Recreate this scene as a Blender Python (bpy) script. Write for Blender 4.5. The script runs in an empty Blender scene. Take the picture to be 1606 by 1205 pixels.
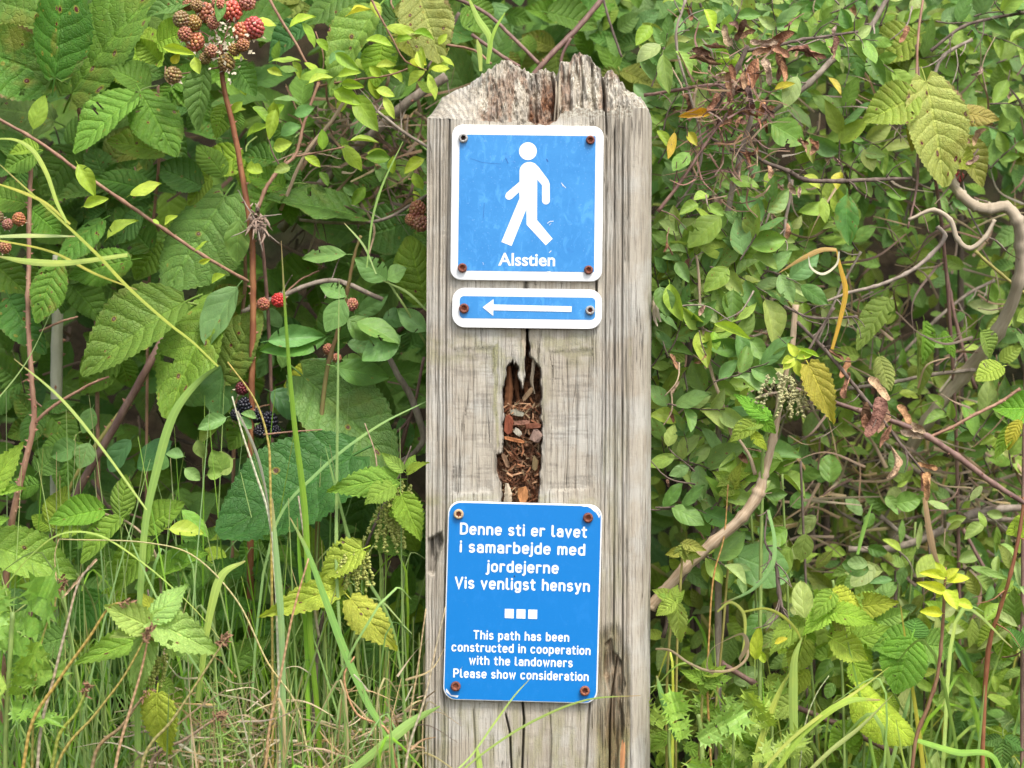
import bpy, math, random
import numpy as np
from mathutils import Vector, Matrix

# ------------------------------------------------------------------ camera, light, exposure
scene = bpy.context.scene
S = 0.8 / 1606.0          # metres per photo pixel at the front of the post
CD = 1.6                  # camera distance to the front of the post
ZC = 0.60                 # camera height
cam_data = bpy.data.cameras.new("camera")
cam = bpy.data.objects.new("camera", cam_data)
scene.collection.objects.link(cam)
cam.location = (0, -CD, ZC)
cam.rotation_euler = (math.radians(90), 0, 0)
cam_data.lens = 72.0
cam_data.sensor_width = 36.0
cam_data.clip_start = 0.05
cam_data.clip_end = 400
cam_data.dof.use_dof = True
cam_data.dof.focus_distance = CD + 0.03
cam_data.dof.aperture_fstop = 7.0
scene.camera = cam

SUN_EL, SUN_AZ = math.radians(56), math.radians(152)   # azimuth clockwise from +Y: high, front and right of the camera axis
world = bpy.data.worlds.new("World"); scene.world = world
world.use_nodes = True
wn = world.node_tree.nodes; wl = world.node_tree.links
bg = wn.get("Background") or wn.new("ShaderNodeBackground")
sky = wn.new("ShaderNodeTexSky"); sky.sky_type = 'NISHITA'; sky.sun_disc = False
sky.sun_elevation = SUN_EL; sky.sun_rotation = SUN_AZ
sky.air_density = 1.0; sky.dust_density = 2.5; sky.ozone_density = 0.6
hs_ = wn.new('ShaderNodeHueSaturation'); hs_.inputs['Saturation'].default_value = 0.45   # thin high cloud takes most of the blue out
wl.new(sky.outputs[0], hs_.inputs['Color']); wl.new(hs_.outputs[0], bg.inputs[0]); bg.inputs[1].default_value = 0.15
sd = bpy.data.lights.new("sun", 'SUN'); sd.energy = 1.5; sd.angle = math.radians(14); sd.color = (1.0, 0.955, 0.89)
so = bpy.data.objects.new("sun", sd); scene.collection.objects.link(so)
to_sun = Vector((math.sin(SUN_AZ) * math.cos(SUN_EL), math.cos(SUN_AZ) * math.cos(SUN_EL), math.sin(SUN_EL)))
so.rotation_euler = to_sun.to_track_quat('Z', 'Y').to_euler()
scene.view_settings.view_transform = 'Standard'
scene.view_settings.look = 'None'
scene.view_settings.gamma = 1.0
scene.view_settings.exposure = 1.25
scene.render.engine = 'CYCLES'
scene.cycles.transparent_max_bounces = 8
scene.cycles.max_bounces = 8

rnd = random.Random(11)
C = scene.collection

# ------------------------------------------------------------------ helpers
def P(px, py, Y=0.0):
    k = S * (Y + CD) / CD
    return Vector(((px - 803) * k, Y, ZC - (py - 602.5) * k))

def sc(Y):                       # metres per photo pixel at depth Y
    return S * (Y + CD) / CD

def tag(o, label=None, cat=None, group=None, kind=None):
    if label: o['label'] = label
    if cat: o['category'] = cat
    if group: o['group'] = group
    if kind: o['kind'] = kind
    return o

def link(name, me, parent=None, world_m=None):
    """an object for mesh me; world_m is its matrix in the world; parents are never rotated or scaled"""
    o = bpy.data.objects.new(name, me); C.objects.link(o)
    M = world_m if world_m is not None else Matrix.Identity(4)
    if parent is not None:
        o.parent = parent
        M = Matrix.Translation(-base_of(parent)) @ M
    o.matrix_basis = M
    return o

def base_of(p):
    v = Vector((0, 0, 0))
    while p is not None:
        v += Vector(p.location); p = p.parent
    return v

def thing(name, loc, label, cat, group=None):
    e = bpy.data.objects.new(name, None); C.objects.link(e)
    e.location = loc; e.empty_display_size = 0.02
    return tag(e, label, cat, group)

class MB:
    def __init__(s): s.v = []; s.f = []; s.uv = []; s.c = []
    def add(s, verts, faces, uvs=None, col=None):
        b = len(s.v); s.v.extend([tuple(p) for p in verts]); s.f.extend([tuple(i + b for i in f) for f in faces])
        s.uv.extend(uvs if uvs is not None else [(0.5, 0.5)] * len(verts))
        if col is None: col = (1, 1, 1, 0)
        s.c.extend([col] * len(verts) if not isinstance(col, list) else col)
    def mesh(s, name, mat, smooth=True, uv=True, col=False):
        me = bpy.data.meshes.new(name); me.from_pydata(s.v, [], s.f)
        if uv:
            a = np.array(s.uv, dtype=np.float32)
            li = np.empty(len(me.loops), dtype=np.int32); me.loops.foreach_get('vertex_index', li)
            l = me.uv_layers.new(name='UVMap'); l.data.foreach_set('uv', a[li].ravel())
        if col:
            at = me.color_attributes.new('tint', 'FLOAT_COLOR', 'POINT')
            at.data.foreach_set('color', np.array(s.c, dtype=np.float32).ravel())
        if smooth: me.polygons.foreach_set('use_smooth', [True] * len(me.polygons))
        me.materials.append(mat); me.update(); return me

def catmull(pts, n):
    """centripetal curve through pts (tuples of any length); returns n*(len-1)+1 samples"""
    A = [np.array(p, float) for p in pts]
    A = [2 * A[0] - A[1]] + A + [2 * A[-1] - A[-2]]
    out = []
    def tj(a, b): return max(1e-4, float(np.hypot(b[0] - a[0], b[1] - a[1])) ** .5)
    for i in range(1, len(A) - 2):
        p0, p1, p2, p3 = A[i - 1:i + 3]
        t0 = 0; t1 = t0 + tj(p0, p1); t2 = t1 + tj(p1, p2); t3 = t2 + tj(p2, p3)
        for k in range(n):
            t = t1 + (t2 - t1) * k / n
            a1 = (t1 - t) / (t1 - t0) * p0 + (t - t0) / (t1 - t0) * p1; a2 = (t2 - t) / (t2 - t1) * p1 + (t - t1) / (t2 - t1) * p2; a3 = (t3 - t) / (t3 - t2) * p2 + (t - t2) / (t3 - t2) * p3
            b1 = (t2 - t) / (t2 - t0) * a1 + (t - t0) / (t2 - t0) * a2; b2 = (t3 - t) / (t3 - t1) * a2 + (t - t1) / (t3 - t1) * a3
            out.append((t2 - t) / (t2 - t1) * b1 + (t - t1) / (t2 - t1) * b2)
    out.append(A[-2]); return out

def tube(mb, pts, rads, sides=7, col=None, rough=0.0, r=rnd):
    """pts: Vector list, rads: radius per point"""
    n = len(pts); vs = []; fs = []; uvs = []; up = None
    L = 0
    for i in range(n):
        t = (pts[min(i + 1, n - 1)] - pts[max(i - 1, 0)])
        if t.length < 1e-9: t = Vector((0, 0, 1))
        t.normalize()
        if up is None:
            up = t.cross(Vector((0.3, 1, 0.2)));
            if up.length < 1e-4: up = t.cross(Vector((1, 0, 0)))
        up = (up - t * up.dot(t)).normalized(); bi = t.cross(up)
        if i: L += (pts[i] - pts[i - 1]).length
        for k in range(sides):
            a = 2 * math.pi * k / sides
            rr = rads[i] * (1 + rough * (r.random() - 0.5) * 2)
            vs.append(pts[i] + (up * math.cos(a) + bi * math.sin(a)) * rr); uvs.append((k / sides, L * 20))
    for i in range(n - 1):
        for k in range(sides):
            a = i * sides + k; b = i * sides + (k + 1) % sides
            fs.append((a, b, b + sides, a + sides))
    vs.append(pts[0]); vs.append(pts[-1]); uvs += [(0, 0), (0, 0)]
    for k in range(sides):
        fs.append((len(vs) - 2, (k + 1) % sides, k)); o = (n - 1) * sides
        fs.append((len(vs) - 1, o + k, o + (k + 1) % sides))
    mb.add(vs, fs, uvs, col)

# ---- numpy value noise
_rs = np.random.RandomState(5); _T = _rs.rand(256, 256)
def vnoise(x, y):
    x = np.asarray(x, float); y = np.asarray(y, float)
    xi = np.floor(x).astype(int); yi = np.floor(y).astype(int); fx = x - xi; fy = y - yi
    fx = fx * fx * (3 - 2 * fx); fy = fy * fy * (3 - 2 * fy)
    g = lambda a, b: _T[a & 255, b & 255]
    return (g(xi, yi) * (1 - fx) + g(xi + 1, yi) * fx) * (1 - fy) + (g(xi, yi + 1) * (1 - fx) + g(xi + 1, yi + 1) * fx) * fy
def fbm(x, y, o=4):
    s = 0; a = 0.5
    for i in range(o):
        s = s + a * vnoise(x * 2 ** i + 17 * i, y * 2 ** i + 31 * i); a *= 0.5
    return s / (1 - 0.5 ** o)
def sstep(a, b, x):
    t = np.clip((np.asarray(x, float) - a) / (b - a), 0, 1); return t * t * (3 - 2 * t)

# ------------------------------------------------------------------ node helpers
class NT:
    def __init__(s, name):
        s.m = bpy.data.materials.new(name); s.m.use_nodes = True
        s.t = s.m.node_tree; s.t.nodes.clear(); s.out = s.t.nodes.new('ShaderNodeOutputMaterial')
    def n(s, t, **kw):
        nd = s.t.nodes.new(t)
        for k, v in kw.items(): setattr(nd, k, v)
        return nd
    def set(s, sock, v):
        if isinstance(v, bpy.types.NodeSocket): s.t.links.new(v, sock)
        elif v is not None:
            if hasattr(sock, 'default_value'):
                try: sock.default_value = v
                except Exception: sock.default_value = (v[0], v[1], v[2], 1.0) if len(v) == 3 else v
    def math(s, op, a, b=None, c=None, clamp=False):
        nd = s.n('ShaderNodeMath', operation=op); nd.use_clamp = clamp
        s.set(nd.inputs[0], a)
        if b is not None: s.set(nd.inputs[1], b)
        if c is not None: s.set(nd.inputs[2], c)
        return nd.outputs[0]
    def mix(s, f, a, b, mode='MIX'):
        nd = s.n('ShaderNodeMix', data_type='RGBA', blend_type=mode)
        s.set(nd.inputs[0], f)
        for i, v in ((6, a), (7, b)):
            if isinstance(v, tuple) and len(v) == 3: v = (*v, 1)
            s.set(nd.inputs[i], v)
        return nd.outputs[2]
    def sm(s, a, b, x):
        nd = s.n('ShaderNodeMapRange', interpolation_type='SMOOTHSTEP')
        s.set(nd.inputs[0], x); nd.inputs[1].default_value = a; nd.inputs[2].default_value = b
        return nd.outputs[0]
    def vec(s, op, a, b):
        nd = s.n('ShaderNodeVectorMath', operation=op); s.set(nd.inputs[0], a); s.set(nd.inputs[1], b); return nd.outputs[0]
    def noise(s, v, scale, detail=3, rough=0.55, dist=0.0):
        nd = s.n('ShaderNodeTexNoise'); s.set(nd.inputs['Vector'], v)
        nd.inputs['Scale'].default_value = scale; nd.inputs['Detail'].default_value = detail
        nd.inputs['Roughness'].default_value = rough; nd.inputs['Distortion'].default_value = dist
        return nd.outputs[0]
    def bump(s, h, strength, dist, normal=None):
        nd = s.n('ShaderNodeBump'); s.set(nd.inputs['Height'], h)
        nd.inputs['Strength'].default_value = strength; nd.inputs['Distance'].default_value = dist
        if normal is not None: s.set(nd.inputs['Normal'], normal)
        return nd.outputs[0]
    def principled(s, col, rough=0.6, normal=None, spec=0.4, metal=0.0):
        b = s.n('ShaderNodeBsdfPrincipled'); s.set(b.inputs['Base Color'], (*col, 1) if isinstance(col, tuple) and len(col) == 3 else col)
        s.set(b.inputs['Roughness'], rough); s.set(b.inputs['Specular IOR Level'], spec); s.set(b.inputs['Metallic'], metal)
        if normal is not None: s.set(b.inputs['Normal'], normal)
        return b.outputs[0]
    def done(s, shader):
        s.t.links.new(shader, s.out.inputs[0]); return s.m

def simple_mat(name, col, rough=0.6, var=0.25, scale=60, bump=0.3, bdist=0.001, spec=0.4, obj_tint=False, stretch=None):
    t = NT(name); tc = t.n('ShaderNodeTexCoord').outputs['Object']
    if stretch: tc = t.vec('MULTIPLY', tc, stretch)
    nz = t.noise(tc, scale, 5)
    if obj_tint:
        oi = t.n('ShaderNodeObjectInfo'); base = oi.outputs['Color']
    else: base = (*col, 1)
    f = t.math('MULTIPLY_ADD', nz, 2 * var, 1 - var)
    cc = t.mix(1.0, base, t.n('ShaderNodeCombineColor').outputs[0], 'MULTIPLY')
    cn = cc.node; comb = cn.inputs[7].links[0].from_node
    for i in range(3): t.set(comb.inputs[i], f)
    return t.done(t.principled(cc, rough, t.bump(nz, bump, bdist), spec))

# ------------------------------------------------------------------ the post
def poly_sd(px, py, poly):
    """signed distance in pixels, positive inside"""
    px = np.asarray(px, float); py = np.asarray(py, float)
    inside = np.zeros(px.shape, bool); d = np.full(px.shape, 1e9)
    n = len(poly)
    for i in range(n):
        x0, y0 = poly[i]; x1, y1 = poly[(i + 1) % n]
        c = ((y0 > py) != (y1 > py)) & (px < (x1 - x0) * (py - y0) / (y1 - y0 + 1e-12) + x0); inside ^= c
        dx, dy = x1 - x0, y1 - y0; t = np.clip(((px - x0) * dx + (py - y0) * dy) / (dx * dx + dy * dy + 1e-12), 0, 1)
        d = np.minimum(d, np.hypot(px - x0 - t * dx, py - y0 - t * dy))
    return np.where(inside, d, -d)

HOLLOW = [(821,508),(832,508),(834,560),(841,565),(850,578),(852,624),(851,711),(847,800),(787,800),(787,759),(779,739),
          (778,713),(788,711),(790,650),(791,600),(796,577),(804,563),(808,572),(812,566),(816,592),(820,610),(823,590),(825,560),(820,530),(819,518)]
ROT = [(950,1010),(962,1000),(968,1022),(980,1040),(986,1075),(978,1100),(985,1140),(975,1180),(972,1215),(956,1215),(957,1180),(950,1140),(958,1090),(948,1060)]
def line_g(px, py, pts, w):
    """gaussian groove along a polyline given as (y, x) knots"""
    ys = [p[0] for p in pts]; xs = [p[1] for p in pts]
    c = np.interp(py, ys, xs); m = sstep(ys[0] - 4, ys[0] + 10, py) * (1 - sstep(ys[-1] - 10, ys[-1] + 4, py))
    return np.exp(-((px - c) / w) ** 2) * m

def front_fields(px, py):
    """depth into the post (m) and colour masks for the front, in photo pixels"""
    X = px; Y = py
    wob = 3 * vnoise(X * 0.01, Y * 0.006)
    g1 = vnoise(X * 0.45 + wob, Y * 0.012); g2 = vnoise(X * 0.18 + wob, Y * 0.008 + 9); g3 = fbm(X * 0.9, Y * 0.05, 3)
    colm = sstep(925, 948, X) * (1 - sstep(985, 992, X))      # the weathered strip right of the signs
    leftm = 1 - sstep(700, 722, X)
    rough = 0.25 + 0.75 * np.maximum(colm, leftm)
    d = (g1 * 0.9 + g2 * 0.7 + g3 * 0.5 - 1.0) * 0.0009 * rough
    rw = X + 5 * vnoise(X * .03, Y * .004) + 1.5 * vnoise(X * .1, Y * .02)
    ridge = (0.5 + 0.5 * np.sin(rw * 2 * math.pi / (5.2 + 1.6 * colm))) ** 4 * (0.4 + 0.6 * vnoise(X * .2, Y * .02))
    d = d + ridge * 0.0013 * np.maximum(leftm, colm * .8) + ridge * .00015
    # shallow pads where other plates once sat
    pad = np.maximum(sstep(0, 8, poly_sd(X, Y, [(708,545),(780,540),(776,775),(706,778)])),
                     sstep(0, 8, poly_sd(X, Y, [(858,548),(932,545),(934,770),(856,775)])))
    d = d + 0.0010 * pad
    saw = vnoise(X * 0.03 + 5, Y * 0.55) * vnoise(X * 0.05 + 9, Y * 0.12)
    d = d + 0.0004 * saw * (1 - colm)
    # side rounding / chamfer is in the profile; grooves
    gr = 0
    for pts, w, dep in [([(1092,822),(1130,825),(1215,822)],1.3,0.010),([(1120,796),(1150,803),(1215,806)],1.2,0.009),
                        ([(100,950),(140,948),(215,952)],1.4,0.004),([(215,951),(560,951),(900,949)],1.1,0.0012),([(438,936),(465,937)],1.5,0.006),
                        ([(1030,972),(1100,962),(1150,961),(1215,959)],1.3,0.006),([(430,826),(470,825),(520,826)],3.5,0.0035),
                        ([(180,705),(500,700),(900,702),(1215,697)],1.5,0.0022),([(180,690),(600,688),(1215,684)],1.3,0.0016),
                        ([(200,964),(700,966),(1000,965)],1.3,0.0024),([(190,976),(700,978),(1200,980)],1.3,0.002),
                        ([(560,742),(640,744),(770,741)],1.1,0.0012),([(560,890),(650,893),(770,890)],1.1,0.0012),([(560,762),(650,764),(700,762)],1.1,0.001),
                        ([(1110,745),(1160,748),(1215,750)],1.2,0.002),([(1110,865),(1160,868),(1215,866)],1.2,0.002),([(1100,928),(1160,925),(1215,922)],1.4,0.003),
                        ([(560,905),(660,906),(780,904)],1.2,0.0012),([(560,925),(660,922),(780,926)],1.0,0.001),([(620,720),(700,722),(780,719)],1.0,0.001)]:
        k = line_g(X, Y, pts, w); d = d + k * dep; gr = np.maximum(gr, k * min(1, dep / 0.003))
    sd = poly_sd(X + 2.5 * (vnoise(X*0.2, Y*0.09) - .5) * 2, Y, HOLLOW)
    h = sstep(0, 2.2, sd)
    low = sstep(615, 660, Y)
    deep = 0.026 * (1 - low) + (0.011 + 0.004 * vnoise(X * 0.08, Y * 0.06)) * low
    clump = fbm(X * 0.11, Y * 0.09, 4)
    d = d + h * (deep - 0.012 * (clump - 0.5) - 0.004 * vnoise(X * 0.5, Y * 0.4))
    # lips round the hollow a little eroded
    lip = np.exp(-np.clip(-sd, 0, 99) / 9.0) * (sd < 0) * sstep(520, 545, Y)
    d = d + lip * 0.0022 * vnoise(X * 0.3, Y * 0.05)
    sr = poly_sd(X + 3 * (vnoise(X * .15, Y * .05) - .5), Y, ROT); r = sstep(0, 3.0, sr)
    d = d + r * (0.003 + 0.006 * vnoise(X * 0.35, Y * 0.03))
    halo = sstep(-26, -4, sr) * (1 - r)
    d = d + halo * 0.004 * vnoise(X * 0.4, Y * 0.02)
    # knot damage at the left edge
    kn = sstep(0, 6, poly_sd(X, Y, [(672,845),(696,832),(700,850),(690,880),(684,905),(672,900)]))
    d = d + kn * (0.005 + 0.006 * vnoise(X * .3, Y * .06))
    # green growth trails
    gs = sstep(0, 4, poly_sd(X + 4 * (vnoise(X*.1, Y*.1)-.5), Y, [(772,545),(783,530),(784,600),(785,700),(778,708),(774,640)]))
    bor = np.clip(sstep(517, 528, Y) * (1 - sstep(555, 590, Y)) + sstep(770, 785, Y) * (1 - sstep(790, 800, Y)) , 0, 1) * (1 - colm) * sstep(.35, .7, fbm(X * .05, Y * .08))
    bot = sstep(1090, 1130, Y) * sstep(.42, .75, fbm(X * .08 + 4, Y * .018)) * (1 - colm)
    right_green = sstep(930, 950, X) * (1 - sstep(985, 992, X)) * sstep(500, 1000, Y) * sstep(.4, .75, fbm(X * .06 + 2, Y * .01))
    green = np.clip(0.75 * gs + 0.55 * bor + 0.6 * bot + lip * .6 * sstep(.35, .6, fbm(X*.1, Y*.05)) * (1 - sstep(600, 700, Y)) + 0.8 * right_green + 0.5 * halo + .5 * r, 0, 1)
    dark = np.clip(0.9 * gr + 0.55 * colm * sstep(.40, .75, g3 * .6 + g1 * .4) * (1 - sstep(560, 1000, Y) * .6) + leftm * (.25 * sstep(.45, .8, g1) + .75 * ridge) + colm * .42 * ridge + .10 * ridge
                   + kn * .8 + 0.30 * r * vnoise(X*.3,Y*.03) + 0.25 * halo + 0.45 * pad * sstep(.5, .85, saw * 2) + 0.25 * lip, 0, 1)
    lichen_top = sstep(878, 886, X) * (1 - sstep(4, 20, Y - 172 + 12 * (fbm(X * .12, Y * .12) - .5)))
    green = green * (1 - lichen_top) - lichen_top * .9
    brown = np.clip(np.maximum(h * sstep(0, 3, sd), r * .45 + halo * 0.25), 0, 1)
    return d, brown, green, dark

def build_post():
    PX0, PX1 = 670.0, 992.0
    xs = np.unique(np.concatenate([np.linspace(PX0, PX1, 380), np.linspace(774, 856, 100), np.linspace(945, 992, 60), np.linspace(819, 828, 14)]))
    def edge(py): return (py - 180) / 1025.0 * -3.5
    nfx = len(xs)
    Zf = np.interp(xs, [670, 688, 740, 860, 872, 880, 900, 945, 950, 956, 975, 985, 992], [186, 186, 190, 195, 190, 178, 172, 172, 180, 174, 168, 169, 172])
    Zf = Zf + (vnoise(xs * .22, xs * 0 + 3) - .5) * np.interp(xs, [670, 740, 860, 992], [1, 2, 6, 9])
    Hs = np.interp(xs, [670, 690, 712, 730, 745, 752, 767, 778, 790, 802, 815, 824, 830, 834, 846, 860, 872, 877, 880, 896, 903, 912, 920, 932, 938, 947, 951, 960, 972, 985, 992],
                   [183, 156, 142, 136, 124, 118, 106, 102, 94, 100, 106, 109, 110, 115, 109, 106, 112, 116, 100, 99, 86, 85, 87, 97, 106, 112, 122, 110, 120, 138, 146])
    Hs = Hs + (vnoise(xs * .35, xs * 0 + 8) - .5) * np.interp(xs, [670, 720, 760, 992], [0, 2, 4.5, 4])
    # ---- rows of the front, in photo pixels; the foot goes down to the ground
    rows = np.concatenate([np.linspace(0, 1, 430)])
    bottom_px = 602.5 + ZC / S + 20
    V = []; Fc = []; B = []
    def addgrid(VV, BB, flip=False):
        b = sum(len(a) for a in V); n, m = VV.shape[:2]
        V.append(VV.reshape(-1, 3)); B.append(BB.reshape(-1, 3))
        i, j = np.meshgrid(np.arange(n - 1), np.arange(m - 1), indexing='ij')
        a = b + i * m + j
        q = np.stack([a, a + 1, a + m + 1, a + m], -1).reshape(-1, 4)
        Fc.append(q[:, ::-1] if flip else q)
    # row parameter: dense inside the picture (down to px 1215), coarse below
    tt = np.concatenate([np.linspace(0, 1, 470), 1 + np.linspace(0, 1, 14)[1:]])
    PXg, T = np.meshgrid(xs, tt)
    ZF = np.broadcast_to(Zf, PXg.shape)
    PY = np.where(T <= 1, ZF + (1215 - ZF) * T, 1215 + (bottom_px - 1215) * (T - 1))
    d, br, gn, dk = front_fields(PXg, PY)
    Xw = (PXg + edge(PY) * (PXG_w(PXg)) - 803) * S
    VV = np.stack([Xw, d + 0.0, ZC - (PY - 602.5) * S], -1)
    topfade = 1 - sstep(0, .03, T)
    addgrid(VV, np.stack([np.clip(br, 0, 1), gn, dk], -1))
    # ---- chamfer + right side + back + left side as a strip of perimeter points
    per = []   # (x px, depth m)
    nd = 26
    for k in range(nd + 1):                       # rounded chamfer at the right
        a = k / nd * math.pi * 0.5
        per.append((992 + 34 * math.sin(a) ** 0.9, 0.030 * (1 - math.cos(a)) ** 0.9))
    for dd in np.linspace(0.034, 0.125, 10): per.append((1026.5, dd))
    for xx in np.linspace(1020, 675, 14): per.append((xx, 0.130))
    for dd in np.linspace(0.125, 0.0, 24): per.append((670, dd))
    per = np.array(per)
    PXs, Ts = np.meshgrid(per[:, 0], tt); DD = np.broadcast_to(per[:, 1], PXs.shape)
    q = np.linspace(0, 1, len(per)); arc = np.cumsum(np.r_[0, np.hypot(np.diff(per[:, 0]) * S, np.diff(per[:, 1]))])
    topz = np.where(per[:, 1] >= 0.129, 190, np.interp(per[:, 0], [670, 992, 1005, 1018, 1026], [186, 172, 168, 169, 184]))
    topz = topz + (vnoise(arc * 900, arc * 0) - .5) * 5
    topz[0] = Zf[-1]; topz[-1] = Zf[0]
    TZ = np.broadcast_to(topz, PXs.shape); AR = np.broadcast_to(arc, PXs.shape)
    PYs = np.where(Ts <= 1, TZ + (1215 - TZ) * Ts, 1215 + (bottom_px - 1215) * (Ts - 1))
    a1 = AR / S
    gra = (vnoise(a1 * .35 + 2 * vnoise(a1*.01, PYs*.006), PYs * .010) + .6 * fbm(a1 * .8, PYs * .04, 3) - .8) * 0.0011
    gra = gra * sstep(0, 6, a1)
    nrm = np.zeros(PXs.shape + (2,))
    tx = np.gradient(per[:, 0] * S); ty = np.gradient(per[:, 1]); ln = np.hypot(tx, ty) + 1e-9
    nx, ny = ty / ln, -tx / ln
    Xs = (PXs + edge(PYs) * PXG_w(PXs) - 803) * S - nx * gra
    Ys = DD - ny * gra
    # join exactly to the front sheet at both ends
    Xs[:, 0] = VV[:, -1, 0]; Ys[:, 0] = VV[:, -1, 1]; PYs2 = ZC - (PYs - 602.5) * S; PYs2[:, 0] = VV[:, -1, 2]
    Xs[:, -1] = VV[:, 0, 0]; Ys[:, -1] = VV[:, 0, 1]; PYs2[:, -1] = VV[:, 0, 2]
    dks = np.clip(.5 * sstep(.5, .8, fbm(a1 * .5, PYs * .02, 3)) * (PXs < 1015) + .2 * sstep(.55, .8, fbm(a1 * .2, PYs * .01)), 0, 1)
    orange = 0.0 * dks
    addgrid(np.stack([Xs, Ys, PYs2], -1), np.stack([orange, dks * 0, dks * .8], -1))
    # ---- broken top
    tc = np.concatenate([np.linspace(0, 1, 70), 1 + np.linspace(0, 1, 26)[1:]])
    XC, TC = np.meshgrid(xs, tc)
    Hs = 602.5 - (602.5 - Hs) * (1 + 0.048 / CD)
    zf = np.broadcast_to(Zf, XC.shape); hs = np.broadcast_to(Hs, XC.shape)
    crest = 0.048 + 0.010 * (vnoise(XC * .05, XC * 0) - .5)
    ledge = sstep(878, 884, XC)                                # right part: flat lichened ledge then a wall
    t = np.clip(TC, 0, 1)
    up = np.where(XC > 880, sstep(.16, .9, t) , t)
    dep = crest * (np.where(XC > 880, t ** 1.0, t ** 1.15))
    gap = sstep(826, 833, XC + 5 * (vnoise(TC * 9, XC * .02) - .5)) * (1 - sstep(873, 878, XC))
    dep = dep + gap * 0.020 * sstep(0, .08, t) * (1 - .5 * t)
    for c, w, k in [(843, 2.0, .008), (868, 2.2, .014), (876, 1.6, .012), (948, 2.6, .016), (760, 2.0, .004), (779, 1.5, .003), (915, 1.6, .005), (932, 1.8, .006), (895, 1.5, .003)]:
        cc = c + 6 * (vnoise(TC * 4 + c, XC * 0) - .5)
        dep = dep + np.exp(-((XC - cc) / w) ** 2) * k * sstep(0, .1, t) * (1 - sstep(1, 1.3, TC))
    rough_top = sstep(745, 760, XC + 15 * t)
    fib = (vnoise(XC * .5, TC * 3) - .5) * .0028 + (fbm(XC * .16, TC * 7, 4) - .5) * .014 + (vnoise(XC * 1.1, TC * 30) - .5) * .0016
    dep = dep + fib * rough_top * sstep(0, .06, t)
    dep = dep + (1 - rough_top) * np.sin(XC * .9 + TC * 12) * .0004
    tb = np.clip(TC - 1, 0, 1)
    back_px = 196
    pyc = zf + (hs - zf) * up
    pyc = np.where(TC > 1, hs + (back_px - hs) * tb ** 1.3 + (fbm(XC * .1, TC * 6) - .5) * 12 * (tb < .95), pyc + (fbm(XC*.3, TC*11, 3) - .5) * 5 * rough_top * sstep(0,.05,t) * (1 - sstep(.93,1,t)))
    dep = np.where(TC > 1, dep + (0.130 - dep) * tb, dep)
    Xc = (XC + edge(pyc) * PXG_w(XC) - 803) * S
    VC = np.stack([Xc, dep, ZC - (pyc - 602.5) * S], -1)
    VC[0] = VV[0]
    brn = rough_top * np.clip(.55 * sstep(.42, .62, fbm(XC * .09 + 3, TC * 2.2, 4)) * (1 - sstep(.8, 1, t) * .7) + gap * np.clip(.85 - 1.0 * t, 0, 1), 0, 1)
    brn = np.where((XC > 880) & (t < .2), 0, brn)
    wht = rough_top * sstep(.40, .62, fbm(XC * .12 + 40, TC * 8, 4))
    dkc = np.clip(gap * .35 + (1 - rough_top) * .55 * (np.sin(XC * .55 + TC * 22) > .2) + .75 * rough_top * sstep(.46, .68, fbm(XC * .3, TC * 4 + 8, 4)) + sstep(943, 946, XC) * (1 - sstep(951, 954, XC)) * .8, 0, 1)
    # lichen is written as negative green
    addgrid(VC, np.stack([brn, -wht, dkc], -1), flip=True)
    # ---- top of the chamfer strip, back to the crest at the right
    capx = per[:nd + 12]
    # right shoulder: a fan surface between the last cap column and the side tops
    tcol = np.arange(len(tc))
    last = VC[:, -1]
    side_top_idx = np.linspace(0, nd + 10, len(tc))
    st = np.stack([np.interp(side_top_idx, np.arange(len(per)), Xs[0]), np.interp(side_top_idx, np.arange(len(per)), Ys[0]), np.interp(side_top_idx, np.arange(len(per)), PYs2[0])], -1)
    K = 14; w = np.linspace(0, 1, K)[None, :, None]
    sh = last[:, None, :] * (1 - w) + st[:, None, :] * w
    bulge = np.sin(w[..., 0] * math.pi)
    hh = (fbm(np.arange(len(tc))[:, None] * .2, w[..., 0] * 6, 4) - .35) * .007 * bulge
    sh[..., 2] += hh + bulge * 0.004
    wl_ = sstep(.3, .5, fbm(np.arange(len(tc))[:, None] * .15, w[..., 0] * 5 + 4, 4)) * np.ones_like(bulge)
    addgrid(sh, np.stack([0 * wl_, -wl_, .3 * (1 - wl_)], -1), flip=True)
    # left edge wall above the side strip
    lastL = VC[:, 0]
    stL = np.stack([np.full(len(tc), Xs[0, -1]), lastL[:, 1], np.full(len(tc), PYs2[0, -1])], -1)
    sh = np.stack([stL, lastL], 1); addgrid(sh, np.zeros(sh.shape), flip=True)
    Vt = np.concatenate(V); Bt = np.concatenate(B); Ft = np.concatenate(Fc)
    me = bpy.data.meshes.new('timber_post'); me.from_pydata(Vt.tolist(), [], Ft.tolist())
    at = me.color_attributes.new('weather', 'FLOAT_COLOR', 'POINT')
    at.data.foreach_set('color', np.concatenate([Bt, np.ones((len(Bt), 1))], 1).astype(np.float32).ravel())
    me.polygons.foreach_set('use_smooth', [True] * len(me.polygons)); me.update()
    return me

def PXG_w(px): return np.ones_like(px)

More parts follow.
